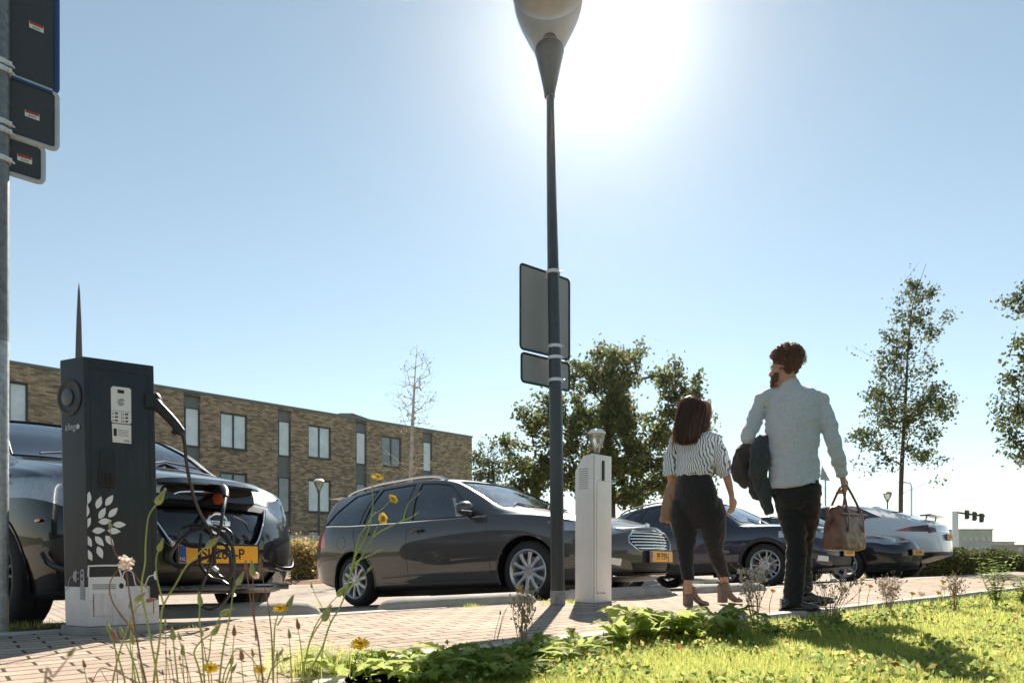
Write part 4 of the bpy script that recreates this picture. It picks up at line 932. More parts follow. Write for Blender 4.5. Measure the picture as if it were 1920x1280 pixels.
# leaves
def leaf_px(cx_, cy_, ang, ln=25, wd=12, half=None):
    pl = []
    for t in np.linspace(0, 1, 9): pl.append((ln * (t - .5), wd * .5 * math.sin(math.pi * t ** .85)))
    for t in np.linspace(1, 0, 9)[1:-1]: pl.append((ln * (t - .5), -wd * .5 * math.sin(math.pi * t ** .85)))
    a = R(ang); out = [(cx_ + x * math.cos(a) + y * math.sin(a), cy_ - x * math.sin(a) + y * math.cos(a)) for x, y in pl]
    if half: out = [(max(x, half), y) for x, y in out]
    return out
for cx_, cy_, an, hf in ((185.5, 941.5, 70, 0), (205, 937.5, 55, 0), (191.7, 961.5, 60, 0), (212, 960, 45, 0), (197, 977, 5, 0), (224, 983, 0, 0), (185, 994, 5, 0), (214, 995, -5, 0), (186.5, 1014, -48, 0), (205.6, 1013, -50, 0), (187.5, 1035, -68, 0),
                        (165.5, 933, 80, 163.6), (162, 957, 85, 162.6), (164, 980, 60, 164), (166, 1014, -60, 164.4), (167, 1040, -62, 164.8)):
    patch(fp, leaf_px(cx_, cy_, an, half=hf or None), 'leaf_artwork', MAT['white_mark'], housing)
# car artwork
body_ = [Z2(*p) for p in ((322, 598), (615, 592), (645, 600), (668, 640), (666, 712), (646, 742), (646, 800), (580, 800), (578, 748), (362, 752), (361, 806), (324, 808))]
cp = patch(fp, body_, 'car_artwork', MAT['white_mark'], housing)
stroke(fp, [Z2(*p) for p in ((322, 596), (326, 510), (345, 494), (590, 490), (604, 505), (630, 596))], 3.2, 'car_artwork_frame', MAT['white_mark'], housing, k=3)
for y_ in (668, 686, 704): stroke(fp, [Z2(362, y_), Z2(576, y_ - 2)], 1.3, 'grille_artwork', MAT['station'], cp, .004, 1)
patch(fp, [Z2(628 + 22 * math.cos(a), 677 + 26 * math.sin(a)) for a in np.linspace(0, 2 * math.pi, 17)[:-1]], 'lamp_artwork', MAT['station'], cp, .003)
cord = stroke(fp, [Z2(*p) for p in ((640, 600), (652, 556), (690, 534), (728, 552), (746, 610), (758, 660), (790, 704), (834, 700), (856, 650), (876, 600), (905, 582), (930, 580))], 2.0, 'cord_artwork', MAT['white_mark'], housing)
patch(fp, [Z2(952 + 28 * math.cos(a), 580 + 44 * math.sin(a)) for a in np.linspace(math.pi / 2, 3 * math.pi / 2, 12)], 'plug_artwork', MAT['white_mark'], housing)
gm = plain('grey_print', (.36, .36, .37), .5)
patch(lp, [Z2(*p) for p in ((253, 806), (253, 545), (258, 528), (270, 521), (283, 528), (289, 545), (293, 808))], 'post_artwork', gm, housing)
for y_ in (556, 612): patch(lp, [Z2(270 + 9 * math.cos(a), y_ + 14 * math.sin(a)) for a in np.linspace(0, 2 * math.pi, 13)[:-1]], 'hole_artwork', MAT['station'], housing, .003)
patch(lp, [Z2(218 + 34 * math.cos(a), 588 + 56 * math.sin(a)) for a in np.linspace(math.pi / 2, 3 * math.pi / 2, 12)], 'plug_artwork', gm, housing)
for y_ in (556, 612): stroke(lp, [Z2(216, y_), Z2(243, y_ + 1)], 1.8, 'prong_artwork', gm, housing, k=1)
stroke(lp, [Z2(*p) for p in ((186, 590), (158, 606), (146, 650), (140, 692), (112, 716))], 1.2, 'cord_artwork', gm, housing)
# socket on the left face and name
cs = lp(130.5, 744.5, 0); us = (A0 - C0).normalized(); Ms = frameM(cs - o, us, (A1 - A0).normalized(), NLp)
q = MB(); q.lathe([(.094, -.002), (.096, .003), (.090, .006), (.078, .005), (.070, .001), (.066, .0008), (0, .0008)], 36, Ms); so_ = q.build('socket', MAT['black_plastic'], stn)
q = MB(); q.lathe([(0, .012), (.035, .011), (.044, .007), (.044, .001)], 24, Ms @ Matrix.Translation((-.012, 0, 0))); q.build('socket_cover', plain('socket_grey', (.08, .09, .095), .35), so_)
text_mesh('lettering', 'allego', .052, plain('pale_print', (.45, .5, .53), .5), stn, frameM(lp(135.5, 800, .002) - o, us, (0, 0, 1), NLp), .0004, 0, sx=.9)
patch(lp, [(147.3 + 2.6 * math.cos(a), 799.3 + 4.6 * math.sin(a)) for a in np.linspace(0, 2 * math.pi, 13)[:-1]], 'logo_dot', plain('pale_print2', (.6, .62, .63), .5), stn)
# right hand holder
q = MB(o); hp = P(287, 752, 3.72); q.ball(hp + Vector((.01, 0, 0)), (.035, .04, .05), 12); q.build('plug_holder', MAT['black_plastic'], stn)
# ------------------------------------------------------------------ charging cable: plug, handle, long lead, hanging coil, car connector
cab = empty('charging_cable', P(405, 1000, 4.0), 'black charging cable running from the dark station and coiled over the orange number plate', 'cable')
oc = cab.location
MAT['cable'] = plain('cable_sheath', (.022, .022, .026), .38, vary=.2, coat=.3)
def PD(L_): return [P(x, y, d) for x, y, d in L_]
q = MB(oc); hp = catmull(PD([(288, 757, 3.70), (298, 763, 3.70), (312, 777, 3.71), (326, 792, 3.72), (336, 805, 3.73), (341, 814, 3.74)]), 5)
q.tube(hp, list(np.interp(np.linspace(0, 1, len(hp)), [0, .12, .2, .5, .8, .9, 1], [.034, .036, .028, .026, .024, .026, .014])), 14); q.build('plug_handle', MAT['black_plastic'], cab)
q = MB(oc); q.tube(PD([(291, 747, 3.70), (294, 752, 3.70)]), .012, 8); q.tube(PD([(324, 808, 3.72), (330, 812, 3.72)]), .014, 8); q.build('plug_release', MAT['black_plastic'], cab)
q = MB(oc); q.tube(catmull(PD([(341, 812, 3.74), (346, 830, 3.75), (350, 870, 3.78), (357, 905, 3.82), (368, 945, 3.88), (382, 975, 3.95), (396, 998, 4.0)]), 8), .0095, 8); q.build('lead', MAT['cable'], cab, fix=False)
loops = [
 [(396, 998, 4.0), (400, 1030, 4.0), (392, 1065, 4.0), (378, 1100, 4.0), (374, 1125, 4.0), (390, 1141, 4.0), (415, 1133, 4.0), (434, 1105, 4.0), (439, 1070, 4.0), (437, 1030, 3.99), (425, 1005, 3.99), (405, 990, 3.99), (385, 988, 3.98), (355, 998, 3.98), (330, 1022, 3.98), (320, 1045, 3.98), (330, 1060, 3.98), (350, 1061, 3.98), (372, 1050, 3.98), (398, 1040, 3.97)],
 [(398, 1040, 3.97), (420, 1032, 3.97), (435, 1050, 3.96), (436, 1075, 3.96), (425, 1084, 3.96), (410, 1078, 3.96), (403, 1060, 3.96), (402, 1040, 3.96), (405, 1015, 3.97), (415, 985, 3.98)],
 [(335, 998, 4.03), (345, 988, 4.03), (370, 984, 4.03), (395, 988, 4.02), (415, 1000, 4.02), (432, 1020, 4.02), (436, 1005, 4.02), (425, 992, 4.02), (400, 984, 4.03)],
 [(335, 998, 4.03), (340, 1015, 4.03), (360, 1024, 4.03), (390, 1022, 4.02), (415, 1018, 4.02), (428, 1030, 4.01), (433, 1055, 4.01), (432, 1095, 4.01), (415, 1088, 4.01), (395, 1082, 4.01), (378, 1062, 4.01), (374, 1040, 4.01), (378, 1000, 4.02)]]
for lp_ in loops:
    q = MB(oc); q.tube(catmull(PD(lp_), 8), .0098, 8); q.build('coil', MAT['cable'], cab, fix=False)
q = MB(oc); q.tube(catmull(PD([(414, 990, 4.0), (417, 965, 4.05), (421, 945, 4.12), (424, 925, 4.25), (420, 916, 4.35)]), 8), .010, 8); q.build('lead', MAT['cable'], cab, fix=False)
q = MB(oc); q.tube(catmull(PD([(423, 932, 4.2), (421, 920, 4.28), (412, 914, 4.38), (402, 916, 4.48)]), 4), [.018, .02, .022, .024, .026, .028, .03, .032, .034, .034, .034, .03, .03][:13], 12); q.build('connector', MAT['black_plastic'], cab)
q = MB(oc); q.tube(PD([(400, 1062, 3.95), (404, 1066, 3.95), (408, 1069, 3.95)]), .013, 8); q.build('cable_tag', MAT['white_steel'], cab)
# ------------------------------------------------------------------ pale charging post
wp = empty('charging_post', G(1112, 1132), 'tall off-white charging post standing just right of the lamp post', 'charging post'); o2 = wp.location
MAT['offwhite'] = plain('offwhite_enamel', (.82, .81, .80), .42, .05, vary=.08, vs=3, coat=.1)
grime(MAT['offwhite'], (.42, .36, .28), .07); dK = G(1111, 1131).y; K0 = P(1111, 1131, dK); LL = P(1078, 1129, dK + .14); RR = P(1147, 1128.5, dK + .20)
K0.z = LL.z = RR.z = .004; wB = RR - K0; LB = LL - K0
zK = HC + (HY - 849) / F * dK; zL = HC + (HY - 884) / F * (dK + .14); zc_ = HC + (HY - 868) / F * (dK + .12)
def up_(p, z): p = p.copy(); p.z = z; return p
cL = K0 + LB * .55
vs = [K0, RR, RR + LB, LL, up_(K0, zK), up_(RR, zK), up_(RR + LB, zL), up_(LL, zL), up_(cL, zK - .012), up_(cL + wB, zK - .012)]
q = MB(o2); q.add(vs, [(0, 1, 2, 3), (0, 1, 5, 4), (1, 2, 6, 9, 5), (2, 3, 7, 6), (3, 0, 4, 8, 7), (4, 5, 9, 8), (8, 9, 6, 7)])
ho = q.build('housing', MAT['offwhite'], wp, bevel=.012)
nW = wB.cross(Vector((0, 0, 1))).normalized(); nW = nW if nW.y < 0 else -nW; ux = wB.normalized()
q = MB(o2); q.tube([ray_plane(1113.5, y, K0, nW, .001) for y in (852, 1000, 1128)], .0018, 4); q.build('panel_gap', MAT['dark_metal'], wp, fix=False)
q = MB(o2); c_ = ray_plane(1130.5, 882, K0, nW, .004); q.box(c_, (.028, .012, .165), math.atan2(ux.y, ux.x), bev=.005); q.build('card_reader', MAT['dark_metal'], wp)
q = MB(o2); q.tube([ray_plane(1119, 905, K0, nW, .001), ray_plane(1122, 900, K0, nW, .001), ray_plane(1144, 903, K0, nW, .001)], .0012, 4); q.tube([ray_plane(1119, 905, K0, nW, .001), ray_plane(1118, 1112, K0, nW, .001)], .0012, 4); q.build('door_gap', plain('grey_gap', (.3, .3, .3), .6), wp, fix=False)
for k in range(12):
    x = 1120 + k * 1.4
    if k % 4 != 3: q = MB(o2); q.box(ray_plane(x, 1111, K0, nW, .001), (.004, .002, .010 if k % 3 else .014), math.atan2(ux.y, ux.x)); q.build('logo_mark', plain('orange_print', (.6, .22, .05), .5) if k < 7 else MAT['win_frame'], wp, smooth=False)
q = MB(o2); q.box(K0 + (wB + LB) / 2 + Vector((0, 0, -.0)), (.30, .26, .006), math.atan2(ux.y, ux.x)); q.build('foot', MAT['concrete'], wp)
for k in range(10):
    q = MB(o2); nL = LB.cross(Vector((0, 0, 1))).normalized(); nL = nL if nL.x < 0 else -nL
    c_ = K0 + LB * .5 + nL * .001; c_.z = .95 + k * .018; q.box(c_, (.002, .10, .006), math.atan2(LB.y, LB.x) - R(90)); q.build('vent_slot', plain('grey_gap2', (.35, .35, .35), .6), ho, smooth=False)
# ------------------------------------------------------------------ parking stops
def stop_block(X0, Y0, X1, Y1, label):
    a, b_ = G(X0, Y0), G(X1, Y1); e = empty('wheel_stop', (a + b_) / 2, label, 'wheel stop', 'concrete wheel stops along the sidewalk')
    u = (b_ - a).normalized(); v = Vector((-u.y, u.x, 0)); ln = (b_ - a).length; q = MB(e.location); rings = []
    n_ = 10; ts = [0, .004, .03, .08, .14] + [.14 + (1 - .28) * k / 6 for k in range(1, 6)] + [.86, .92, .97, .996, 1]
    for t in ts:
        e_ = min(t, 1 - t) * ln; h = .085 * math.sqrt(max(0, 1 - max(0, 1 - e_ / .13) ** 2)) + .001; wd = .07 + .035 * min(1, e_ / .05)
        for k in range(n_ + 1):
            an = math.pi * k / n_; q_ = a + u * (ln * t) + v * (.10 - math.cos(an) * wd) + Vector((0, 0, .001 + h * math.sin(an) ** .7)); rings.append(q_)
    m_ = n_ + 1; q.add(rings, [(i * m_ + k, i * m_ + k + 1, (i + 1) * m_ + k + 1, (i + 1) * m_ + k) for i in range(len(ts) - 1) for k in range(n_)]); q.build('block', MAT['concrete'], e)
stop_block(250, 1162, 603, 1151, 'rounded concrete wheel stop lying in the shade under the nose of the black hatchback')
stop_block(727, 1145, 1012, 1128, 'rounded concrete wheel stop in front of the grey estate car left of the lamp post')
stop_block(1070, 1124, 1265, 1113, 'rounded concrete wheel stop behind the off-white charging post')
stop_block(1310, 1112, 1442, 1106, 'rounded concrete wheel stop between the walking woman and man')
# ------------------------------------------------------------------ tall lamp post with two sign plates
DL = 5.57
lpst = empty('lamp_post', P(1046, 1133, DL), 'tall dark lamp post in the middle with two sign plates seen from behind', 'street lamp'); o3 = lpst.location; o3.z = 0
MAT['post'] = plain('post_paint', (.045, .050, .056), .38, .25, vary=.15, vs=40, coat=.2)
def PL(x, y): return P(x, y, DL)
q = MB(o3); ks = [(1046, 1132, 27), (1045.5, 1100, 26.5), (1044.5, 1000, 26), (1042.5, 800, 25), (1041, 700, 24), (1037, 500, 21.5), (1034, 350, 18), (1031.5, 180, 14)]
q.tube([PL(a, b_) for a, b_, c_ in ks], [c_ / 2 / F * DL for a, b_, c_ in ks], 16); pole = q.build('pole', MAT['post'], lpst)
q = MB(o3); q.tube([PL(1046, 1134), PL(1045.5, 1106)], [14.2 / F * DL, 14.0 / F * DL], 16); q.build('base_sleeve', plain('sleeve', (.28, .28, .28), .7, .2, vary=.3, vs=40), lpst)
s = DL / F; bx, bz = (1030.5 - CX) * s, lambda y: HC + (HY - y) * s
Ml = Matrix.Translation((bx, DL, 0)) @ Matrix.Rotation(R(-1), 4, 'Y')
q = MB(); q.lathe([(0, bz(183)), (10 * s, bz(182)), (11 * s, bz(172)), (27 * s, bz(98)), (26 * s, bz(90)), (17 * s, bz(83)), (12 * s, bz(70)), (6 * s, bz(68)), (0, bz(68))], 28, Matrix.Translation(Vector((bx, DL, 0)) - o3)); q.build('lantern_cone', MAT['post'], lpst)
bx2 = (1028 - CX) * s
q = MB(); q.lathe([(26 * s, bz(98)), (34 * s, bz(82)), (50 * s, bz(52)), (60 * s, bz(28)), (66 * s, bz(0)), (67 * s, bz(-14))], 36, Matrix.Translation(Vector((bx2, DL, 0)) - o3)); q.build('lantern_bowl', glassmat('clear_bowl', (.99, .99, .99), .03, -.04), lpst, fix=False)
q = MB(); q.lathe([(0, bz(8)), (30 * s, bz(6)), (56 * s, bz(-6)), (67 * s, bz(-14)), (71 * s, bz(-18)), (70 * s, bz(-32)), (60 * s, bz(-55)), (40 * s, bz(-85)), (15 * s, bz(-100)), (0, bz(-102))], 36, Matrix.Translation(Vector((bx2, DL, 0)) - o3)); q.build('lantern_hood', plain('lantern_hood', (.40, .39, .38), .4, .1), lpst)
def sign_plate(root, org, quadpx, d0, d1, name, mat, rim, rw=.006, th=.02, parent=None, sticker=None):
    (xa, ya), (xb, yb), (xc, yc), (xd, yd) = quadpx       # tl, tr, br, bl
    tl, tr, br, bl = P(xa, ya, d0), P(xb, yb, d1), P(xc, yc, d1), P(xd, yd, d0)
    zt = (tl.z + tr.z) / 2; zb = (bl.z + br.z) / 2; tl.z = tr.z = zt; bl.z = br.z = zb
    u = (tr - tl).normalized(); n_ = Vector((u.y, -u.x, 0)); w_ = (tr - tl).length; h_ = zt - zb; c = (tl + br) / 2
    q = MB(org); rot = Matrix((u, -n_, Vector((0, 0, 1)))).transposed(); q.box(c, (w_ - rw, .003, h_ - rw), rot=rot); p = q.build(name, mat, root, smooth=False)
    q = MB(org); r = .03; pl = []
    for sx, sz, a0 in ((1, 1, 0), (-1, 1, 90), (-1, -1, 180), (1, -1, 270)):
        for k in range(5): a = R(a0 + 22.5 * k); pl.append(c + u * (sx * (w_ / 2 - r) + r * math.cos(a)) + Vector((0, 0, sz * (h_ / 2 - r) + r * math.sin(a))) + n_ * .004)
    q.tube(pl + [pl[0]], rw, 6, caps=False, flat=1.6, side=n_); q.build('sign_rim', rim, p, fix=False)
    return p, c, u, n_, rot
MAT['sign_back'] = plain('sign_back', (.34, .34, .34), .6, .2, vary=.06, vs=3); MAT['sign_back_dark'] = plain('sign_back_dark', (.055, .06, .068), .6, .2, vary=.12, vs=80)
sign_plate(lpst, o3, ((975, 495), (1067, 524), (1067, 672), (976, 656)), 5.52, 5.86, 'sign_plate', MAT['sign_back'], MAT['dark_metal'])
sign_plate(lpst, o3, ((977, 661), (1067, 682), (1067, 731), (977, 717)), 5.52, 5.86, 'sign_plate', MAT['sign_back'], MAT['dark_metal'])
for y_ in (511, 650, 671, 713):
    q = MB(o3); r = 12.5 * s; c0 = PL(1037 + (y_ - 500) * .022, y_); q.tube([c0 - Vector((0, 0, .012)), c0 + Vector((0, 0, .012))], [r + .003, r + .003], 16)
    q.box(c0 + Vector((-.02, .07, 0)), (.05, .06, .022), R(40)); q.tube([c0 + Vector((r, -.02, 0)), c0 + Vector((r + .02, -.02, 0))], .006, 6); q.build('clamp', MAT['white_steel'], lpst)
# ------------------------------------------------------------------ galvanised sign post on the left edge
DS = 3.77; s = DS / F
spst = empty('sign_post', P(-1, 1182, DS), 'galvanised pole at the left edge carrying three dark sign plates', 'sign post'); o4 = spst.location; o4.z = 0
q = MB(o4); q.tube([P(-1, 1184, DS), P(0, 640, DS)], 14.2 * s, 20); q.tube([P(0, 642, DS), P(.2, 636, DS)], [14.2 * s, 12.5 * s], 20, caps=False); q.build('pole', MAT['steel'], spst)
q = MB(o4); q.tube([P(0, 640, DS), P(2, -300, DS)], 14 * s, 20); q.build('pole_upper', plain('dark_steel', (.20, .205, .21), .5, .6, vary=.3, vs=30), spst)
blue_ = plain('blue_rim', (.01, .06, .20), .4); white_ = plain('grey_rim', (.52, .52, .54), .45, .3)
uu = math.cos(ROW); 
for i, (xr, yt, yb, dr, rim, xl) in enumerate(((107, -230, 177, .16, blue_, -100), (107, 176, 283, .16, white_, -100), (81, 277, 345, .12, white_, -75))):
    d1 = DS + .03 + dr; d0 = DS + .03 - dr * 1.1; k0 = (HY - yt) * d1 / F; k1 = (HY - yb) * d1 / F
    p, c, u, n_, rot = sign_plate(spst, o4, ((CX + (xl - CX) * 1.0, HY - k0 * F / d0), (xr, yt), (xr, yb), (CX + (xl - CX) * 1.0, HY - k1 * F / d0)), d0, d1, 'sign_plate', MAT['sign_back_dark'], rim, rw=.0085)
    sx, sy = ((68, 52), (60, 217), (46, 299))[i]; c_ = ray_plane(sx, sy, c, n_, .005); q = MB(o4); q.box(c_, (.068, .001, .036), rot=rot); st = q.build('sticker', MAT['white_mark'], p, smooth=False)
    q = MB(o4); q.box(c_ + Vector((0, 0, .012)) + n_ * .001, (.064, .001, .015), rot=rot); q.build('sticker_band', plain('red_print', (.40, .05, .04), .5), st, smooth=False)
    text_mesh('sticker_text', 'RWM', .015, MAT['ink'], st, frameM(c_ - o4 + n_ * .0015 - Vector((0, 0, .009)), u, (0, 0, 1), n_), .0003)
for y_ in (120, 133, 232, 247, 300):
    q = MB(o4); c0 = P(1, y_, DS); q.tube([c0 - Vector((0, 0, .014)), c0 + Vector((0, 0, .014))], 16.3 * s, 20); q.box(c0 + Vector((.052, -.01, -.006)), (.03, .02, .022), R(40), bev=.003)
    q.tube([c0 + Vector((.06, -.03, -.008)), c0 + Vector((.06, .02, -.008))], .006, 6); q.build('clamp', MAT['white_steel'], spst)
# ------------------------------------------------------------------ small street lamps, traffic lights, road sign
def lantern(X, ytop, ybase_lantern, D, wpx, label, style='cone', name='street_lamp', dark='post'):
    s = D / F; x = (X - CX) * s; g = zpark(x, D) if RN.x * x + RN.y * D > 0 else FAR
    e = empty(name, (x, D, g), label, 'street lamp', 'small lantern street lamps'); zt, zb = HC + (HY - ytop) * s, HC + (HY - ybase_lantern) * s; w_ = wpx * s / 2; h = zt - zb
    q = MB(e.location); q.tube([(x, D, g), (x, D, g + 1.0), (x, D, zb)], [.07, .055, .04], 10); q.build('pole', MAT[dark], e)
    q = MB(); M = Matrix.Translation(Vector((x, D, 0)) - e.location)
    q.lathe([(.05, zb), (w_ * .35, zb + h * .12), (w_ * .8, zb + h * .5), (w_ * .97, zb + h * .8)], 20, M); q.build('lantern_bowl', MAT['bowl'], e, fix=False)
    q = MB(); q.lathe([(0, zb + h * .76), (w_, zb + h * .78), (w_, zb + h * .84), (w_ * .6, zb + h * .96), (0, zt)], 20, M); q.build('lantern_cap', MAT['offwhite' if style == 'pale' else 'post'], e)
    q = MB(); q.lathe([(0, zb - .02), (.07, zb - .02), (.06, zb + h * .2), (0, zb + h * .25)], 12, M); q.build('lantern_foot', MAT[dark], e)
MAT['bowl'] = glassmat('milky_bowl', (.8, .8, .78), .2, .25)
lantern(1119, 803, 851, 19, 34, 'small lantern street lamp peeping over the off-white charging post', 'pale')
lantern(598, 897, 921, 27, 20, 'thin black lamp post before the brick building, left of the grey estate', 'pale')
lantern(1664, 921, 940, 40, 16, 'small lantern lamp just above the roof of the white car')
def mast_lamp(X, ytop, D):
    s = D / F; x = (X - CX) * s; z = HC + (HY - ytop) * s; e = empty('mast_lamp', (x, D, FAR), 'thin tall road light with a short arm beside the slim tree trunk', 'road light')
    q = MB(e.location); q.tube([(x, D, FAR), (x, D, z - .5), (x - .15, D, z - .1), (x - .8, D, z)], [.13, .1, .08, .06], 8); q.build('mast', MAT['white_steel'], e)
    q = MB(e.location); q.box((x - 1.1, D, z), (.9, .3, .14), bev=.04); q.build('lamp_head', MAT['steel'], e)
mast_lamp(1709, 904, 85)
D_ = 70; s = D_ / F; x = (1791 - CX) * s; e = empty('traffic_gantry', (x, D_, FAR), 'pale gantry pole with three dark traffic lights hanging from its arm', 'traffic light')
q = MB(e.location); zt = HC + (HY - 958) * s; q.tube([(x, D_, FAR), (x, D_, zt)], .28, 12); q.build('pole', MAT['offwhite'], e)
q = MB(e.location); xe = (1834 - CX) * s; z2 = HC + (HY - 968) * s; q.tube([(x, D_, zt - .1), (xe, D_ - 1, z2)], .10, 8); q.build('arm', MAT['dark_metal'], e)
for X_, y_ in ((1804, 965), (1818, 968), (1831, 971)):
    xx = (X_ - CX) * s; zz = HC + (HY - y_) * s; q = MB(e.location); q.box((xx, D_ - .8, zz), (.27, .3, .78), bev=.06); hd = q.build('signal_head', MAT['black_plastic'], e)
    q = MB(e.location); q.box((xx, D_ - .7, zz), (.40, .04, .92), bev=.01); q.build('backboard', MAT['black_plastic'], hd)
# triangular sign by the man's elbow
D_ = 24; s = D_ / F; x = (1549 - CX) * s; e = empty('road_sign', (x, D_, zpark(x, D_)), 'small triangular road sign on a thin pole showing beside the man at his right elbow', 'road sign')
q = MB(e.location); q.tube([(x, D_ + .05, e.location.z), (x, D_ + .05, HC + (HY - 885) * s)], .03, 8); q.build('pole', MAT['steel'], e)
q = MB(e.location); tri = [(1541, 872), (1556.5, 901), (1538, 899)]; a = [P(X_, y_, D_) for X_, y_ in tri]; b_ = [p + Vector((.01, .03, 0)) for p in a]; q.add(a + b_, [(0, 1, 2), (5, 4, 3), (0, 1, 4, 3), (1, 2, 5, 4), (2, 0, 3, 5)]); q.build('sign_plate', MAT['sign_back'], e, smooth=False)
# ------------------------------------------------------------------ people
def skin_mat():
    m, n, b = newmat('skin'); v = coords(n); L(n, ramp(n, noise(n, v, 30, 4), [(.3, (.46, .25, .17)), (.7, (.56, .32, .22))]), b.inputs['Base Color'])
    b.inputs['Roughness'].default_value = .5; b.inputs['Subsurface Weight'].default_value = .12; b.inputs['Subsurface Radius'].default_value = (.02, .008, .004); return m
MAT['skin'] = skin_mat()
def tube2(q, pts, ra, rb, side, n=18, caps=True):
    """elliptical tube: ra along the side vector, rb across it"""
    pts = [Vector(p) for p in pts]; m = len(pts); vs = []; side = Vector(side)
    for i, p in enumerate(pts):
        t = (pts[min(i + 1, m - 1)] - pts[max(i - 1, 0)]).normalized(); u = (side - t * side.dot(t)).normalized(); b = t.cross(u)
        for k in range(n):
            an = 2 * math.pi * k / n; vs.append(p + u * (math.cos(an) * ra[i]) + b * (math.sin(an) * rb[i]))
    fs = [(i * n + k, i * n + (k + 1) % n, (i + 1) * n + (k + 1) % n, (i + 1) * n + k) for i in range(m - 1) for k in range(n)]
    if caps: fs += [tuple(range(n))[::-1], tuple((m - 1) * n + k for k in range(n))]
    q.add(vs, fs)
def smooth_path(pts, ra, rb, k=5):
    c = catmull(pts, k); t = np.linspace(0, len(pts) - 1, len(c)); ii = np.arange(len(pts))
    return c, list(np.interp(t, ii, ra)), list(np.interp(t, ii, rb))
def limb(q, pts, ra, rb, side, k=5, n=18):
    c, a, b_ = smooth_path(pts, ra, rb, k); tube2(q, c, a, b_, side, n)
def remesh(q, name, mat, parent, voxel=.008, smooth=4, disp=0, dscale=.1, dvec=None, cutfn=None):
    me = bpy.data.meshes.new('tmp'); me.from_pydata([tuple(v) for v in q.v], [], q.f)
    bm = bmesh.new(); bm.from_mesh(me); bmesh.ops.recalc_face_normals(bm, faces=bm.faces[:]); bm.to_mesh(me); bm.free()
    ob = bpy.data.objects.new('tmp', me); col.objects.link(ob)
    md = ob.modifiers.new('r', 'REMESH'); md.mode = 'VOXEL'; md.voxel_size = voxel
    if smooth: ms = ob.modifiers.new('s', 'SMOOTH'); ms.iterations = smooth; ms.factor = .5
    dg = bpy.context.evaluated_depsgraph_get(); dg.update(); m2 = bpy.data.meshes.new_from_object(ob.evaluated_get(dg)); bpy.data.objects.remove(ob); bpy.data.meshes.remove(me)
    m2.name = name
    if disp or cutfn:
        from mathutils import noise as mn
        bm = bmesh.new(); bm.from_mesh(m2); bm.normal_update()
        if disp:
            for v in bm.verts:
                p = v.co; f = dvec or (1, 1, 1); s_ = Vector((p.x * f[0], p.y * f[1], p.z * f[2])) / dscale
                h = .9 - abs(mn.noise(s_)) * 1.8 + .5 * mn.noise(s_ * 2.3) - abs(mn.noise(s_ * 2.1 + Vector((3, 1, 7)))) * .9; v.co = p + v.normal * (max(h, -.35) * disp)
        if cutfn: bmesh.ops.delete(bm, geom=[f for f in bm.faces if cutfn(f.calc_center_median())], context='FACES')
        bm.to_mesh(m2); bm.free()
    m2.shade_smooth(); m2.materials.clear(); return mkobj(name, m2, mat, parent)
def hand(q, wr, d, up, side, curl=.35, ln=.19, spread=1.0):
    """palm and five fingers. d: pointing direction, up: back of the hand, side: towards the thumb"""
    wr, d, up, side = Vector(wr), Vector(d).normalized(), Vector(up).normalized(), Vector(side).normalized(); pl = ln * .50
    tube2(q, [wr - d * .02, wr + d * .012, wr + d * pl * .55, wr + d * pl], [.026, .028, .039, .037], [.020, .018, .015, .012], side, 14)
    for k, (o_, fl, r) in enumerate(((.029, .40, .0088), (.010, .45, .0092), (-.009, .42, .0088), (-.027, .33, .0078))):
        p = wr + d * (pl * .92) + side * o_ * spread; pts = [p]; dr = d.copy(); L3 = ln * fl
        for j, fr in enumerate((.42, .32, .26)):
            a = curl * (1.0 + .5 * j) + .06 * k; dr = (dr * math.cos(a) - up * math.sin(a)).normalized(); up2 = up
            pts.append(pts[-1] + dr * L3 * fr)
        q.tube(catmull(pts, 3), [r * 1.05] * 3 + [r] * 3 + [r * .92] * 3 + [r * .75], 8)
    p = wr + d * pl * .25 + side * .026; q.tube(catmull([p, p + side * .022 + d * .022, p + side * .03 + d * .052 - up * .012, p + side * .022 + d * .075 - up * .02], 3), [.013] * 3 + [.011] * 3 + [.0095] * 3 + [.008], 8)
def head(q, c, fd, sc=1.0, nose=1.0, chin=1.0):
    """c: centre of the head, fd: face direction; skull, jaw, brow, nose, lips, ears"""
    c = Vector(c); fd = Vector(fd).normalized(); up = Vector((0, 0, 1)); lt = up.cross(fd).normalized(); M = Matrix((fd, lt, up)).transposed()
    q.ball(c + up * .025 * sc - fd * .010 * sc, (.098 * sc, .076 * sc, .095 * sc), 20, M)
    q.ball(c + fd * .030 * sc - up * .035 * sc, (.062 * sc, .058 * sc, .078 * sc), 18, M)
    q.ball(c + fd * .066 * sc - up * .088 * sc, (.022 * sc, .026 * sc, .018 * sc), 12, M)
    limb(q, [c + fd * .072 * sc + up * .018 * sc, c + fd * .088 * sc - up * .002 * sc, c + fd * .102 * sc * nose - up * .022 * sc, c + fd * .080 * sc - up * .032 * sc], [.010 * sc, .011 * sc, .015 * sc, .014 * sc], [.010 * sc, .011 * sc, .012 * sc, .010 * sc], lt, 3, 10)
    for z, r in ((-.050, .010), (-.062, .011)): q.ball(c + fd * .080 * sc + up * z * sc, (.012 * sc, .024 * sc, r * .8 * sc), 10, M)
    q.ball(c + fd * .070 * sc + up * .032 * sc, (.022 * sc, .052 * sc, .012 * sc), 12, M)
    for sd in (-1, 1):
        q.ball(c + lt * sd * .078 * sc - up * .005 * sc - fd * .005 * sc, (.018 * sc, .008 * sc, .031 * sc), 10, Matrix.Rotation(-sd * .35, 3, 'Z') @ M)
        q.ball(c + lt * sd * .038 * sc + fd * .062 * sc - up * .02 * sc, (.024 * sc, .022 * sc, .024 * sc), 10, M)
    return fd, lt, up, M
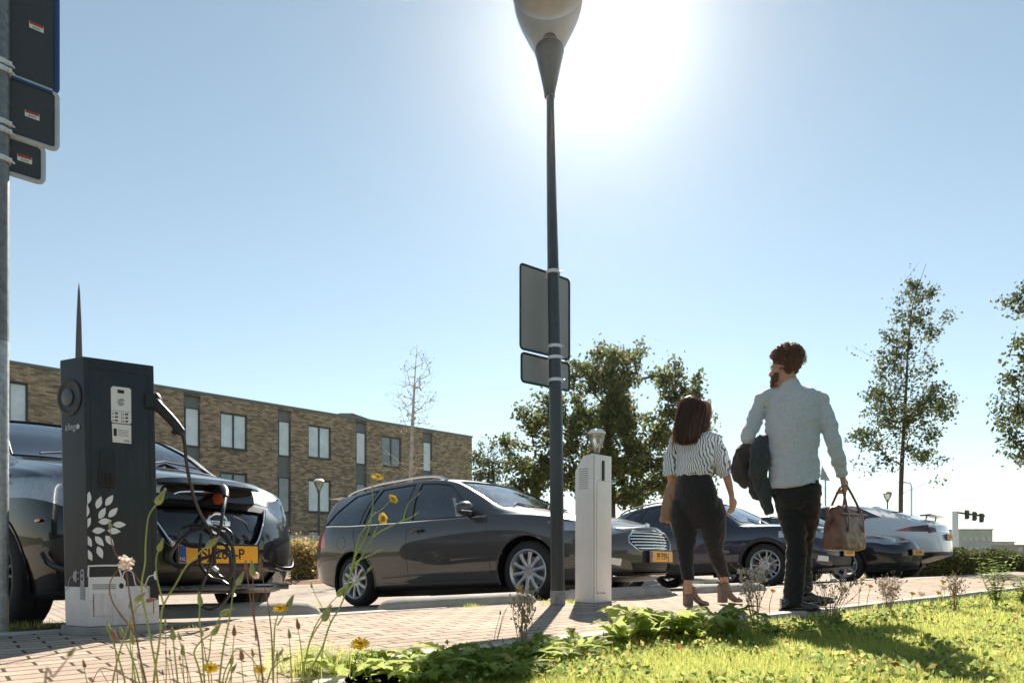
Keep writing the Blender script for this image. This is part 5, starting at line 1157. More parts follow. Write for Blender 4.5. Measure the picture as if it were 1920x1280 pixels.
def eyes(parent, c, fd, lt, sc, org):
    wm = MAT['white_mark']
    for sd in (-1, 1):
        p = Vector(c) + fd * .078 * sc + lt * sd * .031 * sc + Vector((0, 0, .012 * sc)); q = MB(org); q.ball(p, .0118 * sc, 12); e = q.build('eye', wm, parent)
        q = MB(org); q.ball(p + fd * .0072 * sc, .0062 * sc, 10); q.build('iris', MAT['ink'], e)
        q = MB(org); q.tube([p + fd * .008 + lt * t + Vector((0, 0, .017 - abs(t) * .2)) for t in (-.016, 0, .016)], .0032, 6); q.build('eyebrow', MAT['hair_dark'], parent)
def cloth(name, c, rough=.85, vary=.12, vs=220, bmp=.25, trans=0, c2=None):
    m = plain(name, c, rough, vary=vary, vs=vs, bmp=bmp, bs=350, spec=.2, c2=c2); m.node_tree.nodes['Principled BSDF'].inputs['Sheen Weight'].default_value = .25; return m
def hairmat(name, a, b_):
    m, n, bb = newmat(name); tc = node(n, 'ShaderNodeNewGeometry'); v = coords(n, (1, 1, .12)); L(n, ramp(n, noise(n, v, 90, 4), [(.3, a), (.7, b_)]), bb.inputs['Base Color']); bb.inputs['Roughness'].default_value = .42
    tr = node(n, 'ShaderNodeBsdfTranslucent'); tr.inputs[0].default_value = (*[min(1, q_ * 2.6) for q_ in b_], 1); mx = node(n, 'ShaderNodeMixShader'); mx.inputs[0].default_value = .42
    out = n.nodes['Material Output']; L(n, bb.outputs[0], mx.inputs[1]); L(n, tr.outputs[0], mx.inputs[2]); L(n, mx.outputs[0], out.inputs[0]); return m
MAT['hair_dark'] = hairmat('dark_hair', (.035, .018, .012), (.11, .052, .032)); MAT['hair_light'] = hairmat('sunlit_hair', (.11, .055, .032), (.25, .13, .075)); MAT['hair_brown'] = hairmat('curly_hair', (.06, .030, .018), (.18, .085, .045))  # sunlit_hair: paler copy with the backlight put into the strand colour
FW = Vector((math.cos(ROW), math.sin(ROW), 0)); RT = Vector((FW.y, -FW.x, 0)); UP = Vector((0, 0, 1))
def shoe(q, heel, d, ln, hh, wd, heel_h=0.0, top=.09, toe_lift=0.0):
    heel = Vector(heel); d = Vector(d).normalized(); sd = Vector((d.y, -d.x, 0)); pr = []
    prof = [(0.0, .010, .6), (.06, .5, .85), (.2, 1.0, .9), (.35, .95, .88), (.5, .72, .92), (.68, .50, 1.0), (.85, .40, .92), (.96, .28, .6), (1.0, .12, .25)]
    rings = []
    for t, hf, wf in prof:
        zb = heel_h * max(0, 1 - max(0, t - .25) / .35) ** 1.0 if heel_h else 0; zb += toe_lift * t
        z1 = zb + max(.02, (top if t < .4 else top * .85) * (hf if t > 0.03 else .75)); c = heel + d * ln * t; w_ = wd / 2 * wf
        for k in range(12):
            an = 2 * math.pi * k / 12; y = math.cos(an); z = math.sin(an); rings.append(c + sd * (w_ * (abs(y) ** .8) * (1 if y > 0 else -1) * (1.0 if z < 0 else .85)) + UP * ((zb + z1) / 2 + (z1 - zb) / 2 * (abs(z) ** .6) * (1 if z > 0 else -1)))
    m = len(prof); q.add(rings, [(i * 12 + k, i * 12 + (k + 1) % 12, (i + 1) * 12 + (k + 1) % 12, (i + 1) * 12 + k) for i in range(m - 1) for k in range(12)] + [tuple(range(12))[::-1], tuple((m - 1) * 12 + k for k in range(12))])
# ---- man
DM = 4.96
man = empty('person', G(1495, 1143), 'tall curly-haired man in blue-grey shirt and black trousers carrying a brown bag', 'person'); om = man.location
def pm(x, y, d=0.0): return P(x, y, DM + d)
q = MB(om); fdm = Vector((-.80, .60, -.08)).normalized(); hc_ = pm(1471, 691, .0)
fd, lt, up, M = head(q, hc_, fdm, 1.0)
limb(q, [pm(1473, 700), pm(1478, 714), pm(1483, 735)], [.058, .060, .09], [.06, .06, .07], RT)
limb(q, [pm(1483, 730), pm(1485, 748), pm(1486, 790), pm(1486, 850), pm(1489, 895), pm(1491, 922)], [.10, .16, .17, .155, .155, .12], [.07, .08, .11, .105, .10, .09], RT)
armR = [pm(1537, 752, -.10), pm(1552, 792, -.13), pm(1564, 833, -.15), pm(1573, 868, -.13), pm(1579, 893, -.11)]
armL = [pm(1431, 750, .10), pm(1415, 788, .12), pm(1403, 820, .10), pm(1418, 838, .24), pm(1438, 845, .40)]
limb(q, armR, [.040, .045, .042, .036, .027], [.055, .048, .042, .034, .024], RT); limb(q, armL, [.038, .044, .042, .034, .027], [.055, .046, .042, .034, .027], FW)
hand(q, pm(1579.5, 893, -.11), pm(1585, 918, -.09) - pm(1579, 893, -.11), RT, FW, curl=.75)
hand(q, armL[-1], FW + RT * .3, UP, RT, curl=.4)
legA = [pm(1476, 912, .06), pm(1484, 960, .04), pm(1493, 1015, .01), pm(1492, 1060, .0), pm(1489, 1112, .0)]
legB = [pm(1511, 912, -.06), pm(1512, 960, .02), pm(1507, 1014, .14), pm(1506, 1055, .22), pm(1508, 1094, .34)]
for lg in (legA, legB): limb(q, lg, [.085, .078, .056, .050, .036], [.09, .08, .056, .052, .036], RT)
shd = Vector((.93, -.05, 0)).normalized(); hA = Vector((pm(1463, 1140, 0).x, DM - .01, .0)); hB = Vector((pm(1497, 1128, .36).x, DM + .38, .0))
for h_ in (hA, hB): limb(q, [h_ + shd * .075 + UP * .12, h_ + shd * .08 + UP * .06, h_ + shd * .12 + UP * .03, h_ + shd * .22 + UP * .025], [.035, .035, .035, .03], [.035, .04, .025, .018], RT)
body = remesh(q, 'body', MAT['skin'], man, .0065, 3); eyes(man, hc_, fd, lt, 1.0, om)
MAT['man_shirt'] = cloth('chambray_shirt', (.50, .54, .60), vary=.2, vs=160, c2=(.68, .70, .74))
q = MB(om)
limb(q, [pm(1481, 721, 0), pm(1482, 730), pm(1484, 744), pm(1485, 762), pm(1486, 800), pm(1486, 850), pm(1489, 888), pm(1490, 914)], [.064, .095, .165, .200, .198, .178, .182, .180], [.062, .075, .092, .112, .132, .126, .142, .148], RT, 6, 28)
q.ball(armR[0], .061, 14); q.ball(armL[0], .061, 14); limb(q, armR, [.050, .056, .050, .045, .036], [.05, .057, .051, .046, .035], RT); limb(q, [pm(1490, 733, -.02), pm(1516, 743, -.06), pm(1534, 752, -.10)], [.05, .062, .066], [.05, .062, .066], UP)
limb(q, armL, [.050, .056, .052, .046, .038], [.050, .056, .052, .046, .038], FW); limb(q, [pm(1474, 733, .02), pm(1451, 743, .07), pm(1434, 750, .10)], [.05, .062, .066], [.05, .062, .066], UP)
limb(q, [pm(1479, 716), pm(1480, 722)], [.060, .066], [.058, .062], RT)
def hemcut(c):
    w_ = c + om; X_ = CX + w_.x * F / w_.y; Y_ = HY - (w_.z - HC) * F / w_.y
    if X_ > 1551: return False
    if X_ > 1528: return Y_ > 900 - max(0, X_ - 1534) * 1.7
    return Y_ > 921 - max(0, (X_ - 1450)) * .20 + 6 * math.cos((X_ - 1490) / 9.0) * .3 and X_ > 1434
shirt = remesh(q, 'shirt', MAT['man_shirt'], man, .0065, 14, disp=.0095, dscale=.13, dvec=(.75, .75, 1.5), cutfn=hemcut)
q = MB(om); limb(q, [pm(1480.3, 713), pm(1480, 721)], [.063, .068], [.061, .066], RT); q.build('collar', MAT['man_shirt'], shirt)
q = MB(om); bk = -FW * .128; q.tube([pm(1477, 745, 0) + bk * .86, pm(1477.5, 756, 0) + bk * 1.02], .006, 6); q.build('hanger_loop', MAT['man_shirt'], shirt)
MAT['trouser_black'] = cloth('black_trousers', (.016, .016, .018), .8, .2, 120)
q = MB(om); limb(q, [pm(1489, 890), pm(1490, 905), pm(1491, 922), pm(1493, 938), pm(1496, 952)], [.160, .168, .168, .150, .09], [.11, .12, .125, .12, .08], RT, 5, 24)
limb(q, legA[:1] + legA[1:4] + [pm(1486, 1130, 0)], [.108, .094, .070, .066, .068], [.11, .095, .07, .066, .066], RT); limb(q, legB[:4] + [pm(1508, 1104, .35)], [.10, .092, .068, .062, .058], [.11, .095, .07, .064, .06], RT)
remesh(q, 'trousers', MAT['trouser_black'], man, .0075, 14, disp=.008, dscale=.09, dvec=(.7, .7, 1.3))
MAT['shoe_black'] = plain('black_leather', (.012, .012, .013), .3, coat=.5, vary=.2, vs=30)
for h_, lf_ in ((hA, 0), (hB, .03)):
    q = MB(om); shoe(q, h_ + UP * .022, shd, .27, .1, .105, top=.095, toe_lift=lf_); so2 = q.build('shoe', MAT['shoe_black'], man, ang=60)
    q = MB(om); shoe(q, h_ - shd * .006 + UP * .001, shd, .282, .1, .112, top=.024, toe_lift=lf_); q.build('sole', MAT['rubber'], so2, ang=60)
# curly hair and beard
q = MB(om); r_ = random.Random(11); hcv = hc_ + up * .03 - fd * .008
n_cur = 0
for k in range(900):
    v = Vector((r_.gauss(0, 1), r_.gauss(0, 1), r_.gauss(0, 1))).normalized(); vz = v.dot(up); vf = v.dot(fd)
    if vz < (-.8 if vf < -.1 else -.5) or (vf > .55 and vz < .55) or (vf > .2 and vz < -.05): continue
    big_ = 1.0 + .22 * max(0, vz) + .06 * max(0, vf)
    p = hcv + fd * (vf * .100 * big_) + lt * (v.dot(lt) * .082 * big_) + up * (vz * .098 * big_) + v * r_.uniform(-.004, .010 if vz < .2 else .022)
    q.ball(p, r_.uniform(.008, .015 if vz > 0 else .011), 6); n_cur += 1
hm = remesh(q, 'hair', MAT['hair_brown'], man, .0055, 1)
q = MB(om)
for k in range(700):
    v = Vector((r_.gauss(0, 1), r_.gauss(0, 1), r_.gauss(.4, 1))).normalized(); vz = v.dot(up); vf = v.dot(fd)
    if vz < -.1 or (vf > .6 and vz < .5): continue
    p = hcv + fd * (vf * .120) + lt * (v.dot(lt) * .100) + up * (vz * .128); a = v.orthogonal().normalized(); b_ = v.cross(a); rr_ = r_.uniform(.005, .009); ph = r_.uniform(0, 6)
    q.tube([p + v * (t * .0035) + a * rr_ * math.cos(ph + t) + b_ * rr_ * math.sin(ph + t) for t in np.linspace(0, 7, 10)], .0011, 4, caps=False)
q.build('curls', MAT['hair_light'], hm, fix=False)
q = MB(om)
for k in range(260):
    a = r_.uniform(-1.5, 1.5); z = r_.uniform(-.115, -.045); rad_ = .064 + .004 * r_.random(); 
    p = hc_ + fd * (.026 + math.cos(a) * rad_) + lt * math.sin(a) * .062 + up * z * (1 if abs(a) < 1 else .8)
    if z > -.07 and abs(a) < .5: continue
    q.ball(p, .009, 6)
remesh(q, 'beard', MAT['hair_brown'], man, .005, 1)
# ---- woman
DW = 5.46
wom = empty('person', G(1322, 1133), 'woman with long dark hair, striped blouse and dark jeans beside the man', 'person'); ow = wom.location
def pw(x, y, d=0.0): return P(x, y, DW + d)
q = MB(ow); fdw = Vector((.93, .30, .22)).normalized(); hw = pw(1315, 776, .0)
fd, lt, up, M = head(q, hw, fdw, .93)
limb(q, [pw(1305, 787), pw(1304, 800), pw(1306, 816)], [.046, .048, .08], [.05, .05, .06], RT)
limb(q, [pw(1306, 812), pw(1306, 824), pw(1305, 850), pw(1303, 884), pw(1304, 930), pw(1306, 955), pw(1307, 968)], [.09, .13, .135, .11, .15, .155, .11], [.06, .075, .095, .085, .11, .11, .09], RT)
aR = [pw(1341, 826, -.08), pw(1350, 850, -.10), pw(1358, 878, -.10), pw(1366, 905, -.10), pw(1372, 930, -.09)]
aL = [pw(1268, 828, .08), pw(1258, 855, .09), pw(1257, 882, .08), pw(1262, 908, .14), pw(1272, 930, .20)]
limb(q, aR, [.042, .038, .034, .030, .021], [.042, .038, .034, .028, .018], RT); limb(q, aL, [.042, .038, .034, .03, .021], [.042, .038, .034, .03, .02], RT)
hand(q, aR[-1], pw(1374, 955, -.08) - aR[-1], RT, FW, curl=.35, ln=.17); hand(q, aL[-1], Vector((.3, .3, -1)), -RT, FW, curl=.7, ln=.17)
kA = [pw(1283, 965, .06), pw(1285, 1000, .05), pw(1286, 1032, .02), pw(1287, 1060, 0), pw(1290, 1092, -.02), pw(1291, 1112, -.02)]
kB = [pw(1335, 965, -.04), pw(1338, 1000, 0), pw(1341, 1032, .05), pw(1350, 1060, .10), pw(1358, 1086, .16), pw(1361, 1104, .18)]
for lg in (kA, kB): limb(q, lg, [.09, .075, .052, .046, .030, .030], [.10, .08, .052, .048, .030, .032], RT)
remesh(q, 'body', MAT['skin'], wom, .0065, 3); eyes(wom, hw, fd, lt, .93, ow)
m, n, b = newmat('striped_blouse'); tc = node(n, 'ShaderNodeTexCoord'); sp = node(n, 'ShaderNodeSeparateXYZ'); L(n, tc.outputs['Object'], sp.inputs[0])
dt = node(n, 'ShaderNodeVectorMath'); dt.operation = 'DOT_PRODUCT'; dt.inputs[1].default_value = (RT.x, RT.y, 0.0); wob = noise(n, tc.outputs['Object'], 9, 2)
L(n, tc.outputs['Object'], dt.inputs[0]); ma = node(n, 'ShaderNodeMath'); ma.operation = 'MULTIPLY_ADD'; L(n, wob, ma.inputs[0]); ma.inputs[1].default_value = .05; L(n, dt.outputs['Value'], ma.inputs[2])
mz = node(n, 'ShaderNodeMath'); mz.operation = 'MULTIPLY_ADD'; L(n, sp.outputs[2], mz.inputs[0]); mz.inputs[1].default_value = .10; L(n, ma.outputs[0], mz.inputs[2])
mu = node(n, 'ShaderNodeMath'); mu.operation = 'MULTIPLY'; mu.inputs[1].default_value = 66; L(n, mz.outputs[0], mu.inputs[0]); fc = node(n, 'ShaderNodeMath'); fc.operation = 'FRACT'; L(n, mu.outputs[0], fc.inputs[0])
L(n, ramp(n, fc.outputs[0], [(.0, (.84, .85, .86)), (.58, (.84, .85, .86)), (.64, (.09, .13, .17)), (.93, (.09, .13, .17)), (1, (.84, .85, .86))]), b.inputs['Base Color']); b.inputs['Roughness'].default_value = .85; MAT['blouse'] = m
q = MB(ow)
limb(q, [pw(1305, 803), pw(1306, 812), pw(1306, 822), pw(1305, 838), pw(1304, 862), pw(1303, 884), pw(1303, 894)], [.062, .10, .158, .165, .160, .145, .132], [.056, .07, .088, .105, .118, .118, .105], RT, 6, 28)
q.ball(aR[0], .054, 14); q.ball(aL[0], .054, 14); limb(q, aR[:3] + [pw(1360, 886, -.10)], [.042, .055, .060, .062], [.042, .056, .060, .062], RT); limb(q, [pw(1322, 822, -.04), aR[0]], [.06, .055], [.055, .055], UP)
limb(q, aL[:3] + [pw(1257, 890, .08)], [.042, .055, .058, .058], [.042, .056, .058, .058], RT); limb(q, [pw(1288, 824, .04), aL[0]], [.06, .055], [.055, .055], UP)
bl = remesh(q, 'blouse', MAT['blouse'], wom, .0065, 10, disp=.008, dscale=.09, dvec=(.8, .8, 1.2))
for pth in ([pw(1358, 880, -.10), pw(1364, 890, -.10)], [pw(1257, 880, .08), pw(1258, 891, .08)]):
    q = MB(ow); limb(q, pth, [.056, .062], [.056, .062], RT); q.build('cuff', MAT['blouse'], bl, bevel=.006)
MAT['jeans_dark'] = cloth('dark_jeans', (.020, .020, .022), .8, .25, 150)
q = MB(ow); limb(q, [pw(1302, 886), pw(1302, 900), pw(1304, 925), pw(1306, 950), pw(1308, 968), pw(1310, 992)], [.128, .145, .176, .188, .170, .10], [.10, .112, .128, .130, .105, .06], RT, 6, 26)
limb(q, [pw(1281, 935, .06)] + kA[:4] + [pw(1290, 1083, -.01)], [.075, .105, .094, .064, .054, .046], [.09, .125, .100, .066, .056, .048], RT); limb(q, [pw(1334, 935, -.03)] + kB[:4] + [pw(1357, 1076, .14)], [.075, .105, .092, .062, .053, .044], [.09, .125, .098, .064, .055, .046], RT)
jn = remesh(q, 'jeans', MAT['jeans_dark'], wom, .0065, 16, disp=.004, dscale=.06)
for c_ in (pw(1290, 1083, -.01), pw(1357, 1077, .14)):
    q = MB(ow); q.tube([c_ + UP * .012, c_ - UP * .014], .049, 18); q.build('turn_up', MAT['jeans_dark'], jn, bevel=.004)
q = MB(ow); limb(q, [pw(1302, 886), pw(1302, 890)], [.137, .140], [.108, .11], RT); q.build('waistband', MAT['jeans_dark'], jn)
MAT['suede'] = plain('taupe_suede', (.23, .17, .14), .85, vary=.15, vs=60)
wd_ = Vector((.85, .30, 0)).normalized()
for hp_, zl in ((Vector((pw(1283, 1135).x, DW, .0)), 0), (Vector((pw(1348, 1127, .15).x, DW + .15, .012)), 0)):
    q = MB(ow); shoe(q, hp_, wd_, .225, .1, .085, heel_h=.075, top=.105); sb = q.build('ankle_boot', MAT['suede'], wom, ang=60)
    q = MB(ow); c_ = hp_ + wd_ * .035 + UP * .042; q.box(c_, (.062, .058, .082), math.atan2(wd_.y, wd_.x), bev=.008); q.build('block_heel', MAT['suede'], sb)
    q = MB(ow); limb(q, [hp_ + wd_ * .045 + UP * .10, hp_ + wd_ * .05 + UP * .155], [.046, .045], [.046, .045], RT); q.build('boot_shaft', MAT['suede'], sb)
# long hair as strands over a base mass
q = MB(ow); sdw = Vector((.97, -.25, 0))
limb(q, [pw(1303, 747, -.01), pw(1299, 756, -.015), pw(1294, 774, -.03), pw(1291, 798, -.06), pw(1288, 820, -.075), pw(1289, 833, -.07)], [.045, .088, .104, .106, .100, .05], [.045, .090, .100, .075, .052, .03], sdw, 6, 26)
hb_ = remesh(q, 'hair', MAT['hair_dark'], wom, .007, 2, disp=.004, dscale=.05, dvec=(1.4, 1.4, .25))
q = MB(ow); r_ = random.Random(4)
for k in range(520):
    a = r_.uniform(-1.15, 1.2) if k % 4 else r_.uniform(-1.5, 1.5); rr_ = r_.uniform(.97, 1.08)
    vx, vy = math.sin(a), -math.cos(a); e_ = r_.uniform(.72, 1.05); fl = r_.uniform(-.015, .03)
    pts = []
    for t in np.linspace(0, 1, 7):
        z = HC + (HY - (750 + 85 * t * e_)) / F * DW; cxp = pw(1299 - 10 * t, 750, 0); ww = [.05, .095, .106, .108, .108, .104, .098][int(round(t * 6))]; dd_ = [.05, .09, .095, .078, .066, .055, .045][int(round(t * 6))]
        off_ = [-.012, -.02, -.03, -.05, -.065, -.072, -.07][int(round(t * 6))]
        pts.append(Vector((cxp.x + sdw.x * vx * ww * rr_ + (fl * t if vx < 0 else 0) * -1, DW + off_ + vy * dd_ * rr_, z)) + Vector((r_.gauss(0, .0015), 0, 0)))
    q.tube(catmull(pts, 2), [.0030] * 9 + [.0022] * 3 + [.001], 4, caps=False)
q.build('hair_strand', MAT['hair_dark'], hb_, fix=False); q = MB(ow)
for k in range(330):
    a = r_.choice((-1, 1, -1)) * r_.uniform(1.15, 1.75) if k % 9 else r_.uniform(-1, 1); t0_ = r_.uniform(0, .55); ph = r_.uniform(0, 6); am = r_.uniform(.004, .016); o_ = r_.uniform(1.02, 1.22); pts = []
    for t in np.linspace(t0_, min(1.08, t0_ + r_.uniform(.3, .6)), 6):
        z = HC + (HY - (748 + 88 * t)) / F * DW; cxp = pw(1302 - 11 * t, 750, 0); pts.append(Vector((cxp.x + sdw.x * math.sin(a) * .105 * o_ + am * math.sin(ph + t * 7) - (.03 * t if a < -.9 else 0), DW - .03 - .05 * t - math.cos(a) * .07 * o_ + am * math.cos(ph + t * 6), z)))
    q.tube(pts, .0013, 3, caps=False)
q.build('loose_hair', MAT['hair_light'], hb_, fix=False)
# ---- leather bag held by the man
MAT['leather'] = plain('brown_leather', (.19, .07, .038), .42, vary=.3, vs=14, coat=.15, bmp=.4, bs=140, c2=(.30, .12, .065))
bg_ = empty('handbag', P(1586, 1030, 4.86), 'brown leather holdall hanging from the man\'s right hand', 'bag'); ob_ = bg_.location
cbg = P(1584, 990, 4.88); zt, zb2 = HC + (HY - 950) / F * 4.88, HC + (HY - 1030) / F * 4.88
q = MB(ob_); rings = []; lv = [(0, .19, .062), (.03, .215, .075), (.25, .215, .078), (.6, .20, .070), (.85, .185, .055), (.95, .178, .040), (1.0, .165, .018)]
for t, l_, w_ in lv:
    z = zb2 + (zt - zb2) * t
    for k in range(24):
        a = 2 * math.pi * k / 24; cx_, sy_ = math.cos(a), math.sin(a); ex = (abs(cx_) ** .35) * (1 if cx_ > 0 else -1); ey = (abs(sy_) ** .5) * (1 if sy_ > 0 else -1)
        rings.append(cbg + FW * (l_ * ex) + RT * (w_ * ey) + UP * (z - cbg.z + (.010 * math.cos(3 * a) * (t > .9)) - (.012 * (1 - abs(ex)) if t == 0 else 0)))
q.add(rings, [(i * 24 + k, i * 24 + (k + 1) % 24, (i + 1) * 24 + (k + 1) % 24, (i + 1) * 24 + k) for i in range(len(lv) - 1) for k in range(24)] + [tuple(range(24))[::-1], tuple((len(lv) - 1) * 24 + k for k in range(24))])
remesh(q, 'bag_body', MAT['leather'], bg_, .006, 2, disp=.003, dscale=.12)
hb2 = P(1583, 911, 4.86)
for sd, dx in ((1, 0), (-1, .0)):
    q = MB(ob_); b0 = cbg + RT * (.052 * sd) + UP * (zt - cbg.z - .03)
    q.tube(catmull([b0 - FW * .10 - UP * .03, b0 - FW * .09 + UP * .03, hb2 - FW * .045 - UP * .02 + RT * .012 * sd, hb2 + RT * .012 * sd, hb2 + FW * .045 - UP * .02 + RT * .012 * sd, b0 + FW * .09 + UP * .03, b0 + FW * .10 - UP * .03], 6), .0085, 8); q.build('handle', MAT['leather'], bg_, fix=False)
q = MB(ob_); q.tube([cbg + FW * x + RT * .072 + UP * (zt - cbg.z - .055) for x in (-.19, 0, .19)], .007, 8, flat=.5); q.build('flap_seam', MAT['leather'], bg_, fix=False)
for x in (-.1, .1):
    q = MB(ob_); q.tube([cbg + FW * x + RT * .068 + UP * (zt - cbg.z - .03), cbg + FW * (x * 1.1) + RT * .080 + UP * (zt - cbg.z - .10), cbg + FW * (x * 1.15) + RT * .082 + UP * (zb2 - cbg.z + .12)], .014, 8, flat=.3, side=FW); q.build('strap', MAT['leather'], bg_, fix=False)
q = MB(ob_); gp = cbg - FW * .215 + UP * .05; q.tube([gp + Vector((0, 0, .09)) - RT * .03, gp - FW * .012 + Vector((0, 0, .02)), gp - FW * .01 + Vector((0, 0, -.06)) - RT * .03], .008, 8); q.build('shoulder_strap', MAT['leather'], bg_, fix=False)
q = MB(ob_); q.tube([gp + RT * (.018 * math.cos(a)) + UP * (.018 * math.sin(a)) for a in np.linspace(0, 6.28, 15)], .003, 6, caps=False); q.build('ring', MAT['dark_metal'], bg_, fix=False)
# ---- garments carried
def garment(name, label, cat, mat, paths, vox=.008, disp=.01, ds=.09):
    o_ = Vector(paths[0][0][0]); e = empty(name, o_, label, cat); q = MB(o_)
    for pts, ra, rb, sd in paths: limb(q, pts, ra, rb, sd, 6, 18)
    remesh(q, 'cloth', mat, e, vox, 3, disp=disp, dscale=ds, dvec=(1.3, 1.3, .5)); return e
sv = Vector((.95, .2, 0))
garment('jacket', 'dark grey jacket draped over the man\'s left forearm', 'jacket', cloth('grey_wool', (.055, .062, .066), .95, .2, 60, .5), [
    ([pm(1428, 822, .10), pm(1425, 845, .05), pm(1424, 872, .03), pm(1423, 895, .03)], [.045, .068, .072, .066], [.05, .05, .05, .045], sv),
    ([pm(1424, 888, .05), pm(1430, 915, .05), pm(1436, 940, .05), pm(1442, 962, .05)], [.062, .055, .045, .028], [.04, .04, .035, .02], sv),
    ([pm(1413, 880, .09), pm(1412, 905, .09), pm(1420, 935, .09)], [.04, .04, .03], [.03, .03, .03], sv)], disp=.016)
garment('jacket', 'brown jacket bunched in the crook of the man\'s left arm beside the grey one', 'jacket', cloth('brown_wool', (.07, .052, .048), .95, .2, 60, .5), [
    ([pm(1404, 832, .14), pm(1396, 850, .12), pm(1392, 875, .12), pm(1395, 895, .12), pm(1405, 908, .12)], [.035, .066, .078, .07, .04], [.04, .055, .06, .055, .04], sv)], disp=.014)
garment('coat', 'tan coat folded over the woman\'s left arm beside her jeans', 'coat', cloth('camel_wool', (.36, .22, .13), .95, .15, 60, .5), [
    ([pw(1266, 895, .12), pw(1260, 920, .12), pw(1254, 950, .12), pw(1251, 978, .12)], [.030, .046, .056, .060], [.045, .05, .05, .045], sv),
    ([pw(1276, 905, .14), pw(1272, 940, .14), pw(1268, 975, .14), pw(1272, 1003, .14)], [.03, .04, .055, .03], [.05, .05, .05, .03], sv)], disp=.012)
# ------------------------------------------------------------------ trees
MAT['bark'] = plain('bark', (.075, .055, .042), .95, vary=.4, vs=12, bmp=1, bs=25); MAT['bark_pale'] = plain('pale_bark', (.52, .45, .40), .9, vary=.35, vs=9, bmp=.6, bs=30)
MAT['leaf_oak'] = leafmat('autumn_green_leaf', [(.03, .06, .012), (.05, .095, .015), (.08, .13, .02), (.13, .16, .025), (.22, .14, .03)], .5)
MAT['leaf_slim'] = leafmat('dark_green_leaf', [(.035, .06, .018), (.055, .09, .02), (.08, .11, .025), (.15, .14, .03)], .42)
MAT['leaf_sparse'] = leafmat('orange_leaf', [(.16, .07, .04), (.10, .08, .04), (.2, .10, .05)], .3)
MAT['leaf_hedge'] = leafmat('hedge_leaf', [(.045, .07, .015), (.08, .11, .025), (.16, .16, .05)], .3)
MAT['leaf_gold'] = leafmat('golden_leaf', [(.35, .24, .05), (.26, .24, .06), (.45, .30, .08), (.15, .18, .04)], .4)
def leafquads(C, size, r, up_bias=.0):
    """diamond shaped folded leaves at the centres C (n,3): 4 verts, 1 quad each"""
    n_ = len(C); a = r.normal(size=(n_, 3)); a[:, 2] -= up_bias; a /= np.linalg.norm(a, axis=1)[:, None]; b_ = r.normal(size=(n_, 3)); b_ -= a * (a * b_).sum(1)[:, None]; b_ /= np.linalg.norm(b_, axis=1)[:, None]
    c_ = np.cross(a, b_); s_ = (size * r.uniform(.6, 1.35, n_))[:, None]
    V = np.stack([C - a * s_ * .5, C + b_ * s_ * .34 + c_ * s_ * .10, C + a * s_ * .55, C - b_ * s_ * .34 + c_ * s_ * .10], 1).reshape(-1, 3)
    return V, np.arange(n_ * 4).reshape(-1, 4)
